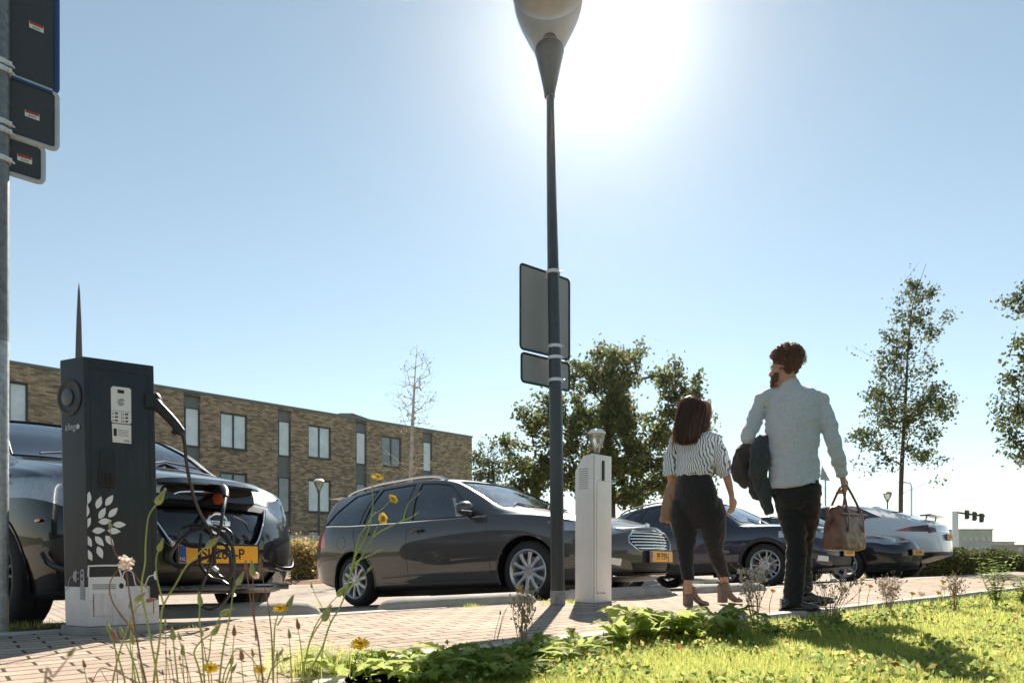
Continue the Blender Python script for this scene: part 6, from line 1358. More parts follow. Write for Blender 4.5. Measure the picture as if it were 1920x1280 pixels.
def tree(name, label, leader, lobes, npts, r0, leafmat_, nleaf, lsize, seed, bark='bark', spread=.22, droop=.0, group=None, sun=.5):
    r = np.random.default_rng(seed); base = leader[0]; e = empty(name, base, label, 'tree', group)
    ld = catmull(leader, 8); nodes = [np.array(p) for p in ld]; parent = [-1] + list(range(len(ld) - 1)); n_tr = len(ld)
    vol = np.array([a[3] * a[4] * a[5] for a in lobes]) ** .8; vol /= vol.sum(); pts = []
    for _ in range(npts):
        l = lobes[r.choice(len(lobes), p=vol)]; v = r.normal(size=3); v /= np.linalg.norm(v); v *= r.uniform(.25, 1) ** .5
        pts.append(np.array([l[0] + v[0] * l[3], l[1] + v[1] * l[4], l[2] + v[2] * l[5]]))
    ldn = np.array(nodes); pts.sort(key=lambda p: np.min(np.linalg.norm(ldn - p, axis=1))); tips = []
    for p in pts:
        N_ = np.array(nodes); d = p - N_; dist = np.linalg.norm(d, axis=1); pen = dist + np.maximum(0, N_[:, 2] - p[2] + .15 * dist) * 1.6 + (np.arange(len(N_)) < n_tr) * .15
        low = N_[:, 2] < base[2] + (ld[-1].z - base[2]) * .16; pen = pen + low * 5
        k = int(np.argmin(pen)); L_ = dist[k]; seg = max(1, int(L_ / .45)); prev = k; a = N_[k]
        for j in range(1, seg + 1):
            t = j / seg; q_ = a + (p - a) * t; q_ = q_ + np.array([0, 0, (.10 * L_ * math.sin(math.pi * t))]) + (r.normal(size=3) * .035 * L_ if j < seg else 0); nodes.append(q_); parent.append(prev); prev = len(nodes) - 1
        tips.append(prev)
    cnt = np.zeros(len(nodes)); 
    for t in tips:
        k = t
        while k >= 0: cnt[k] += 1; k = parent[k]
    cnt = np.maximum(cnt, .6); rad = np.maximum(.004, r0 * (cnt / cnt[0]) ** .5); rad[:n_tr] = np.maximum(rad[:n_tr], r0 * np.linspace(1, .06, n_tr))
    q = MB(base); q.tube([Vector(nodes[i]) for i in range(n_tr)], [rad[i] for i in range(n_tr)], 10); q.build('trunk', MAT[bark], e, fix=False)
    q = MB(base); done = set(range(n_tr))
    for t in tips:
        ch = [t]; k = t
        while k not in done: done.add(k); k = parent[k]; ch.append(k)
        if len(ch) > 1: q.tube([Vector(nodes[i]) for i in ch], [rad[ch[0]] * .5] + [rad[i] for i in ch[1:-1]] + [min(rad[ch[-1]], rad[ch[-2]] * 1.5)], 5, caps=False)
    q.build('branches', MAT[bark], e, fix=False)
    if nleaf:
        T = np.array([nodes[t] for t in tips]); P_ = np.array([nodes[parent[t]] for t in tips]); w_ = r.gamma(1.6, 1, len(T)); w_ /= w_.sum()
        k = r.choice(len(T), nleaf, p=w_); f = r.uniform(-.1, 1.0, nleaf)[:, None]; sub = r.normal(size=(len(T), 3)) * spread * .5
        C = P_[k] * f + T[k] * (1 - f) + r.normal(size=(nleaf, 3)) * spread * r.uniform(.4, 1, (nleaf, 1)) + sub[k]
        C[:, 2] -= droop * np.abs(r.normal(size=nleaf))
        V, Fa = leafquads(C - np.array(base), lsize, r, .4); fastmesh('crown', V, Fa, leafmat_, e)
    return e
def lobe(X, Y, D, rx, ry, rd=None):
    s = D / F; p = P(X, Y, D); return (p.x, p.y, p.z, rx * s, (rd if rd else (rx + ry) / 2 * s), ry * s)
def lobes_(L_, D, dj=0, seed=1):
    rr = random.Random(seed); return [lobe(x, y, D + rr.uniform(-dj, dj), rx, ry) for x, y, rx, ry in L_]
D_ = 22; b0 = P(1140, 1000, D_); b0.z = FAR
tree('broadleaf_tree', 'large broad green and orange tinged tree behind the lamp post and woman', [b0, P(1140, 950, D_), P(1135, 880, D_), P(1142, 800, D_), P(1148, 700, D_), P(1152, 650, D_)],
     lobes_([(1150, 690, 62, 60), (1120, 740, 75, 60), (1270, 725, 46, 52), (1020, 775, 52, 45), (1130, 830, 120, 80), (1275, 810, 78, 50), (985, 845, 42, 38), (1345, 790, 22, 14), (1205, 655, 16, 20), (1060, 690, 22, 22), (1180, 900, 130, 50), (1010, 895, 60, 40), (1310, 880, 50, 45)], D_, 1.0),
     620, .24, MAT['leaf_oak'], 34000, .125, 3, spread=.17)
D_ = 16; b0 = P(1690, 1000, D_); b0.z = zpark(b0.x, b0.y) - .06
tree('slim_tree', 'slim upright tree with dark airy foliage behind the white car', [b0, P(1689, 940, D_), P(1692, 850, D_), P(1698, 750, D_), P(1703, 650, D_), P(1712, 570, D_), P(1736, 495, D_)],
     lobes_([(1733, 497, 13, 13), (1703, 540, 30, 18), (1740, 552, 30, 14), (1712, 575, 42, 22), (1705, 620, 50, 30), (1770, 600, 18, 14), (1690, 680, 62, 35), (1607, 641, 15, 9), (1705, 750, 85, 45), (1640, 735, 22, 20), (1780, 765, 34, 22), (1680, 810, 80, 38), (1620, 810, 18, 14), (1645, 860, 44, 22), (1745, 845, 45, 30), (1772, 908, 14, 6), (1610, 880, 16, 12)], D_, .5),
     340, .048, MAT['leaf_slim'], 7400, .072, 8, spread=.115, droop=.03)
D_ = 14; b0 = P(1958, 1000, D_); b0.z = zpark(b0.x, b0.y) - .06
tree('slim_tree', 'slim airy tree cut off by the right edge of the photo', [b0, P(1955, 900, D_), P(1950, 700, D_), P(1940, 560, D_), P(1930, 440, D_)],
     lobes_([(1928, 450, 14, 22), (1908, 560, 20, 26), (1935, 560, 40, 40), (1905, 640, 26, 26), (1950, 650, 55, 45), (1890, 715, 22, 22), (1945, 740, 65, 45), (1885, 770, 32, 22), (1940, 820, 60, 45), (1900, 800, 26, 20), (1912, 860, 12, 16), (1990, 780, 60, 60)], D_, .5),
     260, .09, MAT['leaf_slim'], 5200, .080, 9, spread=.12, droop=.03)
D_ = 20; b0 = P(768, 1000, D_); b0.z = FAR
tree('bare_tree', 'slender nearly bare tree with fine upright twigs in front of the brick building', [b0, P(770, 900, D_), P(772, 840, D_), P(776, 740, D_), P(782, 645, D_)],
     lobes_([(780, 690, 36, 46), (776, 745, 52, 42), (776, 795, 44, 26), (725, 860, 30, 20), (800, 860, 32, 18), (755, 880, 40, 14)], D_, .4), 300, .06, MAT['leaf_sparse'], 330, .05, 12, bark='bark_pale', spread=.07)
D_ = 27; b0 = P(915, 1000, D_); b0.z = FAR
tree('willow_shrub', 'airy narrow-leaved small tree between the brick building and the lamp post', [b0, P(915, 930, D_), P(918, 870, D_), P(925, 825, D_)],
     lobes_([(915, 850, 30, 30), (895, 870, 18, 30), (940, 865, 20, 30), (920, 905, 45, 25)], D_, .4), 150, .06, MAT['leaf_slim'], 2600, .10, 14, spread=.14, droop=.1)
def bushmass(name, label, cat, segs, mat, n_, size, seed, core=True, wd=.5, h=.8, z0f=None, kind=None, rough=.12):
    r = np.random.default_rng(seed); o = Vector(segs[0]); e = empty(name, o, label, cat); pts = [np.array(p) for p in segs]
    L_ = [np.linalg.norm(pts[i + 1] - pts[i]) for i in range(len(pts) - 1)]; pr = np.array(L_) / sum(L_)
    k = r.choice(len(L_), n_, p=pr); t = r.uniform(0, 1, n_)[:, None]; A = np.array(pts)[k]; B_ = np.array(pts)[k + 1]; u = (B_ - A) / np.array(L_)[k][:, None]; nn = np.stack([-u[:, 1], u[:, 0], u[:, 2] * 0], 1)
    face = r.integers(0, 3, n_); y = np.where(face == 0, -wd, np.where(face == 1, wd, r.uniform(-wd, wd, n_))); z = np.where(face == 2, h, r.uniform(0, 1, n_) ** .8 * h)
    C = A + (B_ - A) * t + nn * (y + r.normal(size=n_) * rough)[:, None]; C[:, 2] += z + r.normal(size=n_) * rough * .8 + .08 * np.sin(C[:, 0] * 3.1) + .05 * np.sin(C[:, 1] * 5.3)
    V, Fa = leafquads(C - np.array(o), size, r); fastmesh('foliage', V, Fa, mat, e)
    if core:
        q = MB(o)
        for i in range(len(pts) - 1):
            a, b_ = Vector(pts[i]), Vector(pts[i + 1]); c = (a + b_) / 2 + Vector((0, 0, h * .44)); q.box(c, ((b_ - a).length, wd * 1.7, h * .88), math.atan2((b_ - a).y, (b_ - a).x))
        q.build('stems', MAT['bark'], e, smooth=False)
    return e
def PZ(X, D): p = P(X, 1000, D); p.z = FAR; return p
bushmass('hedge', 'clipped green hedge behind and right of the white car', 'hedge', [PZ(1640, 19), PZ(1800, 17), PZ(1960, 15), PZ(2200, 13.5)], MAT['leaf_hedge'], 26000, .065, 21, h=.66, wd=.45, rough=.07)
bushmass('golden_bush', 'golden yellow grassy bush between the black hatchback and the grey estate car', 'bush', [PZ(552, 17.5), PZ(600, 17.5)], MAT['leaf_gold'], 2600, .075, 22, h=.85, wd=.35, rough=.14)
bushmass('low_hedge', 'low dark hedge far behind the dark blue crossover', 'hedge', [PZ(900, 36), PZ(1300, 34), PZ(1560, 38)], MAT['leaf_hedge'], 9000, .16, 23, h=.75, wd=.6)
# ------------------------------------------------------------------ lawn
MAT['grass'] = leafmat('grass_blade', [(.10, .17, .005), (.17, .24, .006), (.24, .30, .008), (.33, .35, .012), (.34, .30, .06)], .62, .6, val=2.1, hue=.488)
MAT['weed_leaf'] = leafmat('weed_leaf', [(.06, .12, .018), (.10, .18, .022), (.16, .24, .025), (.25, .27, .03), (.36, .22, .03)], .58, .5, val=2.0)
MAT['fallen'] = leafmat('fallen_leaf', [(.40, .14, .03), (.28, .10, .04), (.45, .24, .05)], .3)
def inview(x, y, m=140): X_ = CX + x * F / y; return (X_ > -m) & (X_ < 1920 + m)
def blades(name, X_, Y_, Z_, H_, W_, mat, seed, lean=.45, kind='stuff'):
    r = np.random.default_rng(seed); n_ = len(X_); a = r.uniform(0, 2 * np.pi, n_); dx, dy = np.cos(a), np.sin(a); l = r.uniform(.05, lean, n_) * H_; b_ = r.uniform(0, 2 * np.pi, n_); wx, wy = np.cos(b_) * W_ / 2, np.sin(b_) * W_ / 2
    V = np.zeros((n_, 6, 3)); 
    for j, (t, w_) in enumerate(((0, 1), (.55, .8), (1, .12))):
        cx_ = X_ + dx * l * t * t; cy_ = Y_ + dy * l * t * t; cz = Z_ + H_ * (t - .12 * t * t)
        V[:, 2 * j, 0] = cx_ - wx * w_; V[:, 2 * j, 1] = cy_ - wy * w_; V[:, 2 * j, 2] = cz; V[:, 2 * j + 1, 0] = cx_ + wx * w_; V[:, 2 * j + 1, 1] = cy_ + wy * w_; V[:, 2 * j + 1, 2] = cz
    i = np.arange(n_)[:, None] * 6; Fa = np.concatenate([i + np.array([[0, 1, 3, 2]]), i + np.array([[2, 3, 5, 4]])]); o = fastmesh(name, V.reshape(-1, 3), Fa, mat); return tag(o, kind=kind)
r = np.random.default_rng(31); N0 = 1300000
d = 1.5 * (26 / 1.5) ** r.uniform(0, 1, N0) ; th = r.uniform(-.75, .95, N0); X_ = d * np.tan(th * .86); Y_ = d; nn = RN.x * X_ + RN.y * Y_
keep = lawn_ok(X_, Y_) & inview(X_, Y_) & (Y_ < 26) & (HY + .5 * F / Y_ < 1420)
X_, Y_ = X_[keep], Y_[keep]; k = min(len(X_), 150000); X_, Y_ = X_[:k], Y_[:k]; nn = RN.x * X_ + RN.y * Y_
edge = np.clip(1 - (N_KERB - nn) / .5, 0, 1); sc_ = np.clip(Y_ / 4.0, .7, 2.2)
H_ = r.uniform(.018, .05, len(X_)) * (1 + .9 * edge * r.uniform(0, 1, len(X_))); o = blades('grass', X_, Y_, np.full(len(X_), -.056), H_, .0030 * sc_, MAT['grass'], 32); o['label'] = 'short sunlit yellow-green lawn grass in the lower right'
# clover and small broad leaves through the lawn
N1 = 60000; d = 1.6 * (16 / 1.6) ** r.uniform(0, 1, N1); th = r.uniform(-.75, .95, N1); X_ = d * np.tan(th * .86); Y_ = d; nn = RN.x * X_ + RN.y * Y_; patch_ = np.sin(X_ * 4.3 + 1) * np.sin(Y_ * 5.1) + r.uniform(-.6, .6, N1)
keep = lawn_ok(X_, Y_) & inview(X_, Y_) & (patch_ > .1); C = np.stack([X_[keep], Y_[keep], r.uniform(-.045, .0, keep.sum())], 1)[:16000]
V, Fa = leafquads(C, .026, r); tag(fastmesh('ground_cover', V, Fa, MAT['weed_leaf']), 'small clover leaves mixed into the lawn', kind='stuff')
N2 = 260; X_ = r.uniform(-1.0, 7, N2); Y_ = r.uniform(2.2, 8, N2); nn = RN.x * X_ + RN.y * Y_; keep = lawn_ok(X_, Y_) & (nn > .2); C = np.stack([X_[keep], Y_[keep], r.uniform(-.03, -.005, keep.sum())], 1)
V, Fa = leafquads(C, .035, r); tag(fastmesh('fallen_leaves', V, Fa, MAT['fallen']), 'orange fallen leaves scattered on the lawn', kind='stuff')
# ------------------------------------------------------------------ weeds and flowers
MAT['stem'] = plain('green_stem', (.34, .42, .08), .5, vary=.3, vs=12); MAT['stem_red'] = plain('reddish_stem', (.26, .12, .07), .6, vary=.3, vs=12); MAT['bud'] = plain('bud_green', (.28, .32, .10), .6, vary=.35, vs=60); MAT['bud_tip'] = plain('bud_tip', (.38, .27, .18), .8, vary=.3, vs=90)
MAT['petal'] = leafmat('yellow_petal', [(.80, .50, .004), (.85, .58, .006), (.80, .44, .004)], .4, val=1.0, hue=.5, spec=.05); MAT['fluff'] = leafmat('seed_fluff', [(.62, .52, .44), (.72, .64, .56), (.5, .38, .3)], .4)
MAT['dry'] = plain('dry_stem', (.36, .27, .17), .8, vary=.3, vs=20)
def leaf_blade(q, base, dirh, ln, wd, rise, rr, teeth=6):
    """dandelion-like leaf: toothed strip bending along an arc"""
    dirh = Vector(dirh).normalized(); sd = Vector((-dirh.y, dirh.x, 0)); n_ = teeth * 2; L_, C_, R_ = [], [], []; tw = rr.uniform(-.5, .5)
    for i in range(n_ + 1):
        t = i / n_; a = rise * (1 - 1.15 * t * t); 
        p = base + dirh * (ln * t * math.cos(rise * .8) + ln * .25 * t * t) + UP * (ln * (math.sin(rise) * t - .55 * math.sin(rise) * t * t * t))
        w_ = wd * (.12 + .88 * math.sin(math.pi * min(1, t * .92 + .04)) ** .8) * (1.0 if i % 2 else .52) * (0.05 if i == n_ else 1); s2 = (sd * math.cos(tw * t) + UP * math.sin(tw * t)); bk = -dirh * (wd * .25 if i % 2 else 0)
        L_.append(p + s2 * w_ + bk + UP * w_ * .25); C_.append(p); R_.append(p - s2 * w_ + bk + UP * w_ * .25)
    m = n_ + 1; q.add(L_ + C_ + R_, [(i, i + 1, m + i + 1, m + i) for i in range(n_)] + [(m + i, m + i + 1, 2 * m + i + 1, 2 * m + i) for i in range(n_)])
def rosette(pos, nleaf, ln, label, seed, group, rise=(.5, 1.3), name='broad_leaved_weed', mat=None):
    rr = random.Random(seed); e = empty(name, pos, label, 'weed', group); 
    for k in range(nleaf):
        q = MB(pos); a = rr.uniform(0, 6.283); leaf_blade(q, Vector(pos) + Vector((math.cos(a), math.sin(a), 0)) * .01, (math.cos(a), math.sin(a), 0), ln * rr.uniform(.55, 1.15), ln * rr.uniform(.11, .17), rr.uniform(*rise), rr, rr.choice((4, 5, 6)))
        q.build('leaf', mat or MAT['weed_leaf'], e, smooth=False, fix=False)
    return e
def at(X, Y, z=-.05): return G(X, Y, z)
def leafmass(e, pos, n_, rad, h, size, seed, mat=None, name='small_leaves'):
    r = np.random.default_rng(seed); v = r.normal(size=(n_, 3)) * np.array([rad, rad, h * .35]); v[:, 2] = np.abs(v[:, 2]) * (1 - .4 * np.minimum(1, np.hypot(v[:, 0], v[:, 1]) / (2 * rad))); V, Fa = leafquads(v, size, r, -.5); fastmesh(name, V, Fa, mat or MAT['weed_leaf'], e)
rr = random.Random(77); G1 = 'broad-leaved weeds along the lawn kerb'
zoneA = [(650, 1290), (690, 1275), (735, 1262), (770, 1290), (800, 1262), (835, 1280), (860, 1255)]; zoneB = [(905, 1255), (930, 1275), (960, 1245), (985, 1262), (1010, 1238), (1050, 1240), (1085, 1228)]
zoneC = [(1165, 1212), (1185, 1200), (1215, 1205), (1240, 1198), (1275, 1200), (1310, 1205), (1340, 1192), (1370, 1198)]; zoneD = [(1560, 1178), (1590, 1170), (1625, 1165), (1655, 1160), (1500, 1185), (1450, 1190), (1700, 1152), (1760, 1145), (1830, 1140), (1885, 1128)]
for zn, lab_, ln, nl in ((zoneA, 'yellow-green toothed weed beside the kerb at the bottom, below the grey estate car', .24, 16), (zoneB, 'dark green toothed weed beside the kerb below the lamp post', .19, 16), (zoneC, 'bright green toothed weed at the kerb in front of the woman\'s boots', .30, 12), (zoneD, 'low green weed at the kerb right of the man\'s shoes', .12, 12)):
    for iz, (X, Y) in enumerate(sorted(zn)):
        base_l = lab_
        ordn = ('leftmost', 'second from left', 'third from left', 'fourth from left', 'fifth from left', 'sixth from left', 'seventh from left', 'eighth from left', 'ninth from left', 'rightmost')[iz if iz < len(zn) - 1 else 9]; lab1 = ordn + ' ' + base_l.replace('yellow-green toothed weed beside the kerb at the bottom,', 'yellow-green toothed weed at the bottom')
        p = at(X + rr.uniform(-6, 6), Y); e = rosette(p, nl, ln * rr.uniform(.8, 1.15), lab1, rr.randrange(9999), lab_.replace('weed', 'weeds').split(' beside')[0].split(' at the')[0] + ' by the kerb', rise=(1.2, 1.52) if zn is zoneC else (.6, 1.4)); leafmass(e, p, 70, .075, .12, .032, rr.randrange(9999))
# flowers on stems
def petals(q, c, ax, rad, n_=3, seed=1, closed=0.0):
    rr = random.Random(seed); ax = Vector(ax).normalized(); u = ax.orthogonal().normalized(); v = ax.cross(u)
    for l in range(n_):
        m = 17 - 3 * l; R_ = rad * (1 - .24 * l)
        for k in range(m):
            a = 6.283 * (k + .5 * l + rr.uniform(-.2, .2)) / m; d = u * math.cos(a) + v * math.sin(a); t = v * math.cos(a) - u * math.sin(a); lift = .12 + .3 * l + closed; w_ = rad * .13; r1 = R_ * rr.uniform(.85, 1.08)
            p0 = c; p1 = c + d * r1 * .6 + ax * r1 * lift * .6; p2 = c + d * r1 + ax * r1 * lift * .75
            q.add([p0 - t * w_ * .3, p0 + t * w_ * .3, p1 + t * w_, p1 - t * w_], [(0, 1, 2, 3)]); q.add([p1 - t * w_, p1 + t * w_, p2 + t * w_ * .8, p2 - t * w_ * .8], [(0, 1, 2, 3)])
def flower_head(parent, org, c, ax, rad, seed=1):
    ax = Vector(ax).normalized(); q = MB(org); petals(q, c, ax, rad, 4, seed); f = q.build('flower_head', MAT['petal'], parent, smooth=False, fix=False)
    q = MB(org); q.tube([c - ax * rad * .65, c - ax * rad * .45, c - ax * rad * .1, c], [rad * .12, rad * .30, rad * .36, rad * .3], 8); q.build('flower_base', MAT['bud'], f)
def bud_head(parent, org, c, ax, ln, dry=False):
    ax = Vector(ax).normalized(); q = MB(org); q.tube([c - ax * ln * .5, c - ax * ln * .38, c - ax * ln * .1, c + ax * ln * .2, c + ax * ln * .38], [ln * .07, ln * .2, ln * .22, ln * .15, ln * .10], 8); b_ = q.build('bud', MAT['stem_red' if dry else 'bud'], parent)
    q = MB(org); q.tube([c + ax * ln * .36, c + ax * ln * .46, c + ax * ln * .55], [ln * .10, ln * .09, ln * .02], 7)
    for k in range(7): a = k * .9; o_ = ax.orthogonal().normalized(); q.tube([c + ax * ln * .4, c + ax * ln * .62 + (o_ * math.cos(a) + ax.cross(o_) * math.sin(a)) * ln * .07], .0007, 3)
    q.build('bud_tip', MAT['bud_tip'], b_, fix=False)
def puff_head(parent, org, c, rad, seed=1, dense=90):
    rr = random.Random(seed); q = MB(org)
    for k in range(dense):
        v = Vector((rr.gauss(0, 1), rr.gauss(0, 1), rr.gauss(0, 1))).normalized(); t = v.orthogonal().normalized() * rad * .16; e_ = c + v * rad * rr.uniform(.7, 1.05); q.add([c + v * rad * .2 - t * .2, c + v * rad * .2 + t * .2, e_ + t, e_ - t], [(0, 1, 2, 3)])
    q.build('seed_head', MAT['fluff'], parent, smooth=False, fix=False)
def stalk(label, D, stems, heads, group='hawkbit stalks in the foreground', r=.0021, mat='stem', name='wildflower', z0=-.055):
    """stems: polylines in the photo's columns and rows at distance D, running down to the ground"""
    yb = HY + (HC - z0) * F / D; fst = stems[0]; x0 = fst[-1][0] + (fst[-1][0] - fst[-2][0]) * .35
    e = empty(name, P(x0, yb, D), label, 'wildflower', group); o = e.location
    for i, s_ in enumerate(stems):
        pts = [P(x, y, D + .02 * i) for x, y in s_] + ([P(x0, yb, D)] if i == 0 else []); pts = catmull(pts, 5); q = MB(o); n_ = len(pts); k = 1.0 if i == 0 else .75
        q.tube(pts, [r * k * (.75 + .8 * j / n_) for j in range(n_)], 6); q.build('stem', MAT[mat], e, fix=False)
    for i, (t, x, y, ang, sz) in enumerate(heads):
        c = P(x, y, D + .01 * i); ax = Vector((math.cos(R(ang)), -.7 if t == 'f' else -.2, math.sin(R(ang)))); m_ = sz / F * D
        if t == 'f': flower_head(e, o, c, ax, m_ / 2, i + 3)
        elif t == 'b': bud_head(e, o, c, ax, m_)
        elif t == 'd': bud_head(e, o, c, ax, m_, True)
        elif t == 'p': puff_head(e, o, c, m_ / 2, i)
    return e
stalk('tallest branching stem carrying three yellow flowers across the grey estate car', 1.9, [
    [(667, 1040), (655, 1087), (640, 1132), (619, 1169), (604, 1214), (580, 1267)], [(706, 897), (698, 905), (699, 945), (693, 985), (684, 1010), (667, 1040)], [(732, 938), (715, 955), (700, 965), (684, 990), (672, 1010), (663, 1050), (650, 1100)], [(714, 975), (706, 990), (692, 1020), (680, 1040), (664, 1065)],
    [(780, 964), (765, 972), (745, 980), (715, 995), (697, 1008)], [(786, 926), (768, 940), (760, 960), (756, 976)], [(712, 1032), (695, 1040), (676, 1048), (662, 1056)], [(692, 1068), (680, 1080), (664, 1092), (652, 1105)], [(638, 1112), (620, 1130), (602, 1155), (588, 1180), (577, 1215), (568, 1262)]],
    [('f', 707, 894, 70, 25), ('f', 737, 935, 40, 21), ('f', 717, 972, 10, 24), ('b', 781, 963, 30, 9), ('b', 786, 924, 50, 9), ('b', 713, 1032, 20, 9), ('b', 693, 1066, 45, 13), ('b', 642, 1107, 42, 30)], group='yellow wildflowers', r=.0021)
stalk('leaning stem with a fat closed bud left of the three-flowered stem', 1.95, [[(612, 1148), (604, 1162), (592, 1180), (580, 1205), (572, 1240), (560, 1290)]], [('b', 613, 1150, 62, 32)])
stalk('thin curved stem with a dark round bud below the tail of the grey estate car', 2.0, [[(585, 1099), (592, 1116), (604, 1138), (613, 1156), (619, 1168), (606, 1215), (596, 1290)]], [('b', 584, 1097, 100, 10)], r=.0011)
stalk('long wavy green stem with a slanting bud beside the right edge of the charging station', 1.8, [[(298, 940), (284, 957), (277, 975), (273, 1020), (272, 1055), (266, 1090), (268, 1125), (280, 1185), (296, 1280)]], [('b', 301, 932, 55, 32)], r=.0019)
stalk('forked green stem with two closed buds, one crossing the number plate', 1.8, [[(400, 1016), (380, 1030), (350, 1060), (332, 1090), (307, 1133), (302, 1160), (299, 1200), (288, 1280)], [(300, 1028), (293, 1045), (294, 1080), (301, 1110), (307, 1133)]], [('b', 398, 1017, 35, 30), ('b', 301, 1022, 65, 24)])
stalk('stem with a ragged pale seed head in front of the station artwork', 1.75, [[(235, 1058), (238, 1080), (244, 1120), (252, 1170), (262, 1230), (275, 1290)], [(206, 986), (208, 1010), (216, 1035), (232, 1056)], [(228, 1060), (212, 1080), (205, 1100), (210, 1125), (225, 1150), (245, 1175)], [(240, 1062), (252, 1075), (262, 1090), (275, 1100)]], [('p', 236, 1054, 80, 30), ('b', 206, 984, 95, 14)], group='yellow wildflowers', mat='stem_red')
stalk('straight stem with one closed bud right below the number plate', 1.9, [[(447, 1090), (438, 1108), (433, 1140), (428, 1170), (418, 1220), (410, 1290)]], [('b', 450, 1085, 58, 26)])
stalk('low stem with two green buds leaning left below the cable coil', 1.9, [[(418, 1152), (408, 1164), (400, 1185), (378, 1200), (364, 1222), (372, 1250), (380, 1290)], [(404, 1180), (396, 1195), (392, 1230), (382, 1260)]], [('b', 424, 1147, 25, 27), ('b', 405, 1180, 50, 26)])
stalk('pair of dried brown-headed stems under the black hatchback', 1.95, [[(462, 1066), (468, 1110), (474, 1150), (484, 1200), (494, 1290)], [(489, 1062), (494, 1090), (502, 1130), (509, 1190), (512, 1280)], [(474, 1080), (475, 1110), (476, 1140), (480, 1200)]], [('d', 461, 1060, 88, 18), ('d', 489, 1058, 92, 18), ('b', 473, 1066, 90, 28), ('p', 480, 1078, 80, 14)], mat='stem_red')
stalk('stem with a ragged yellow flower and a bud beside the end of the wheel stop', 1.95, [[(523, 1148), (516, 1170), (514, 1200), (512, 1290)], [(541, 1135), (532, 1152), (520, 1172)]], [('f', 525, 1140, 80, 27), ('b', 544, 1128, 62, 26)], group='yellow wildflowers')
stalk('short upright stem with one plump bud in front of the station plinth', 1.8, [[(325, 1200), (328, 1230), (334, 1290)]], [('b', 324, 1188, 92, 24)])
stalk('upright stem with a slender bud below the cable loop', 1.9, [[(375, 1130), (374, 1160), (378, 1200), (384, 1290)]], [('b', 375, 1123, 92, 24)])
stalk('left group of three pale buds on thin crossing stems before the plinth', 1.8, [[(204, 1182), (214, 1210), (224, 1240), (236, 1290)], [(228, 1190), (240, 1215), (254, 1250), (264, 1290)], [(245, 1182), (244, 1210), (250, 1250), (256, 1290)]], [('b', 203, 1175, 100, 17), ('b', 227, 1183, 100, 16), ('d', 245, 1174, 95, 16)])
stalk('cluster of green and brown buds crossing in front of the station base', 1.78, [[(262, 1130), (250, 1150), (238, 1180), (222, 1230), (210, 1290)], [(282, 1124), (262, 1132), (248, 1150)], [(246, 1140), (252, 1180), (262, 1230), (270, 1290)]], [('b', 262, 1120, 40, 26), ('d', 283, 1124, 10, 20), ('b', 245, 1132, 80, 18)], r=.0019)
stalk('two small reddish seed stalks low between the plinth and the wheel stop', 1.85, [[(345, 1218), (350, 1250), (354, 1300)], [(337, 1236), (342, 1262), (350, 1298)]], [('d', 344, 1214, 90, 10), ('d', 337, 1232, 90, 9)], mat='stem_red', r=.0012)
stalk('three tiny dark-headed stalks at the bottom left of the flowers', 1.82, [[(318, 1226), (322, 1250), (328, 1300)], [(311, 1224), (316, 1256), (324, 1300)], [(305, 1262), (310, 1280), (316, 1300)]], [('d', 318, 1222, 90, 9), ('d', 311, 1221, 90, 9), ('d', 305, 1259, 90, 9)], mat='stem_red', r=.0011)
stalk('bent grass-like stalk rising to a peak below the yellow flower', 1.9, [[(505, 1290), (490, 1262), (470, 1232), (444, 1216), (430, 1240), (418, 1275)]], [], r=.0015)
stalk('grey-green twin buds on a low stem right of the bent stalk', 2.0, [[(526, 1226), (516, 1240), (506, 1262), (500, 1290)], [(538, 1236), (524, 1240), (512, 1252)]], [('b', 527, 1222, 60, 15), ('b', 538, 1234, 20, 18)])
stalk('pair of narrow dark buds at the very bottom of the flower group', 1.9, [[(434, 1244), (428, 1262), (418, 1300)], [(437, 1256), (430, 1275), (424, 1300)]], [('b', 435, 1238, 70, 16), ('b', 438, 1252, 55, 18)])
stalk('brown arching dead stalk at the bottom left', 1.75, [[(165, 1300), (176, 1272), (187, 1254), (205, 1254), (225, 1262), (255, 1290)], [(187, 1252), (200, 1275), (215, 1300)]], [], mat='stem_red', r=.0012)
stalk('blurred dark bud close to the lens in the bottom left corner', .85, [[(128, 1232), (116, 1248), (100, 1268), (84, 1292)]], [('b', 134, 1222, 48, 22)], r=.0011, mat='dry')
stalk('large low yellow flower among the weeds left of centre', 2.35, [[(672, 1218), (668, 1232), (662, 1262)]], [('f', 675, 1207, 80, 36)], group='yellow wildflowers')
stalk('small yellow flower half hidden at the bottom among the buds', 2.1, [[(486, 1262), (484, 1290)]], [('f', 486, 1255, 75, 24)], group='yellow wildflowers')
stalk('ragged orange-yellow flower at the bottom below the plinth', 2.0, [[(396, 1262), (398, 1300)]], [('f', 394, 1252, 70, 30)], group='yellow wildflowers')
rz = random.Random(55)
for i_, X in enumerate((176, 222, 248, 283, 312, 346, 362, 395, 432, 458, 486, 520, 548, 572)):
    D = rz.uniform(1.75, 2.2); yt = rz.uniform(1165, 1248); sw = rz.uniform(-26, 26); pos_ = 'in the stalk group before the station plinth' if X < 320 else ('below the coiled cable' if X < 440 else 'between the cable coil and the three-flowered stem')
    stalk('thin yellow-green stalk with a closed bud, number %d from the left among the plain ones, %s' % (i_ + 1, pos_) if False else ('%s of the plain thin bud stalks %s' % (('first', 'second', 'third', 'fourth', 'fifth', 'sixth')[i_ % 5], pos_)), D, [[(X + sw, yt + 8), (X + sw * .6, yt + 40), (X + sw * .1, 1290)]], [(rz.choice('bbd'), X + sw, yt, 90 + sw * -.5, rz.uniform(12, 22))], r=.0014, mat=rz.choice(('stem', 'stem', 'stem_red')))
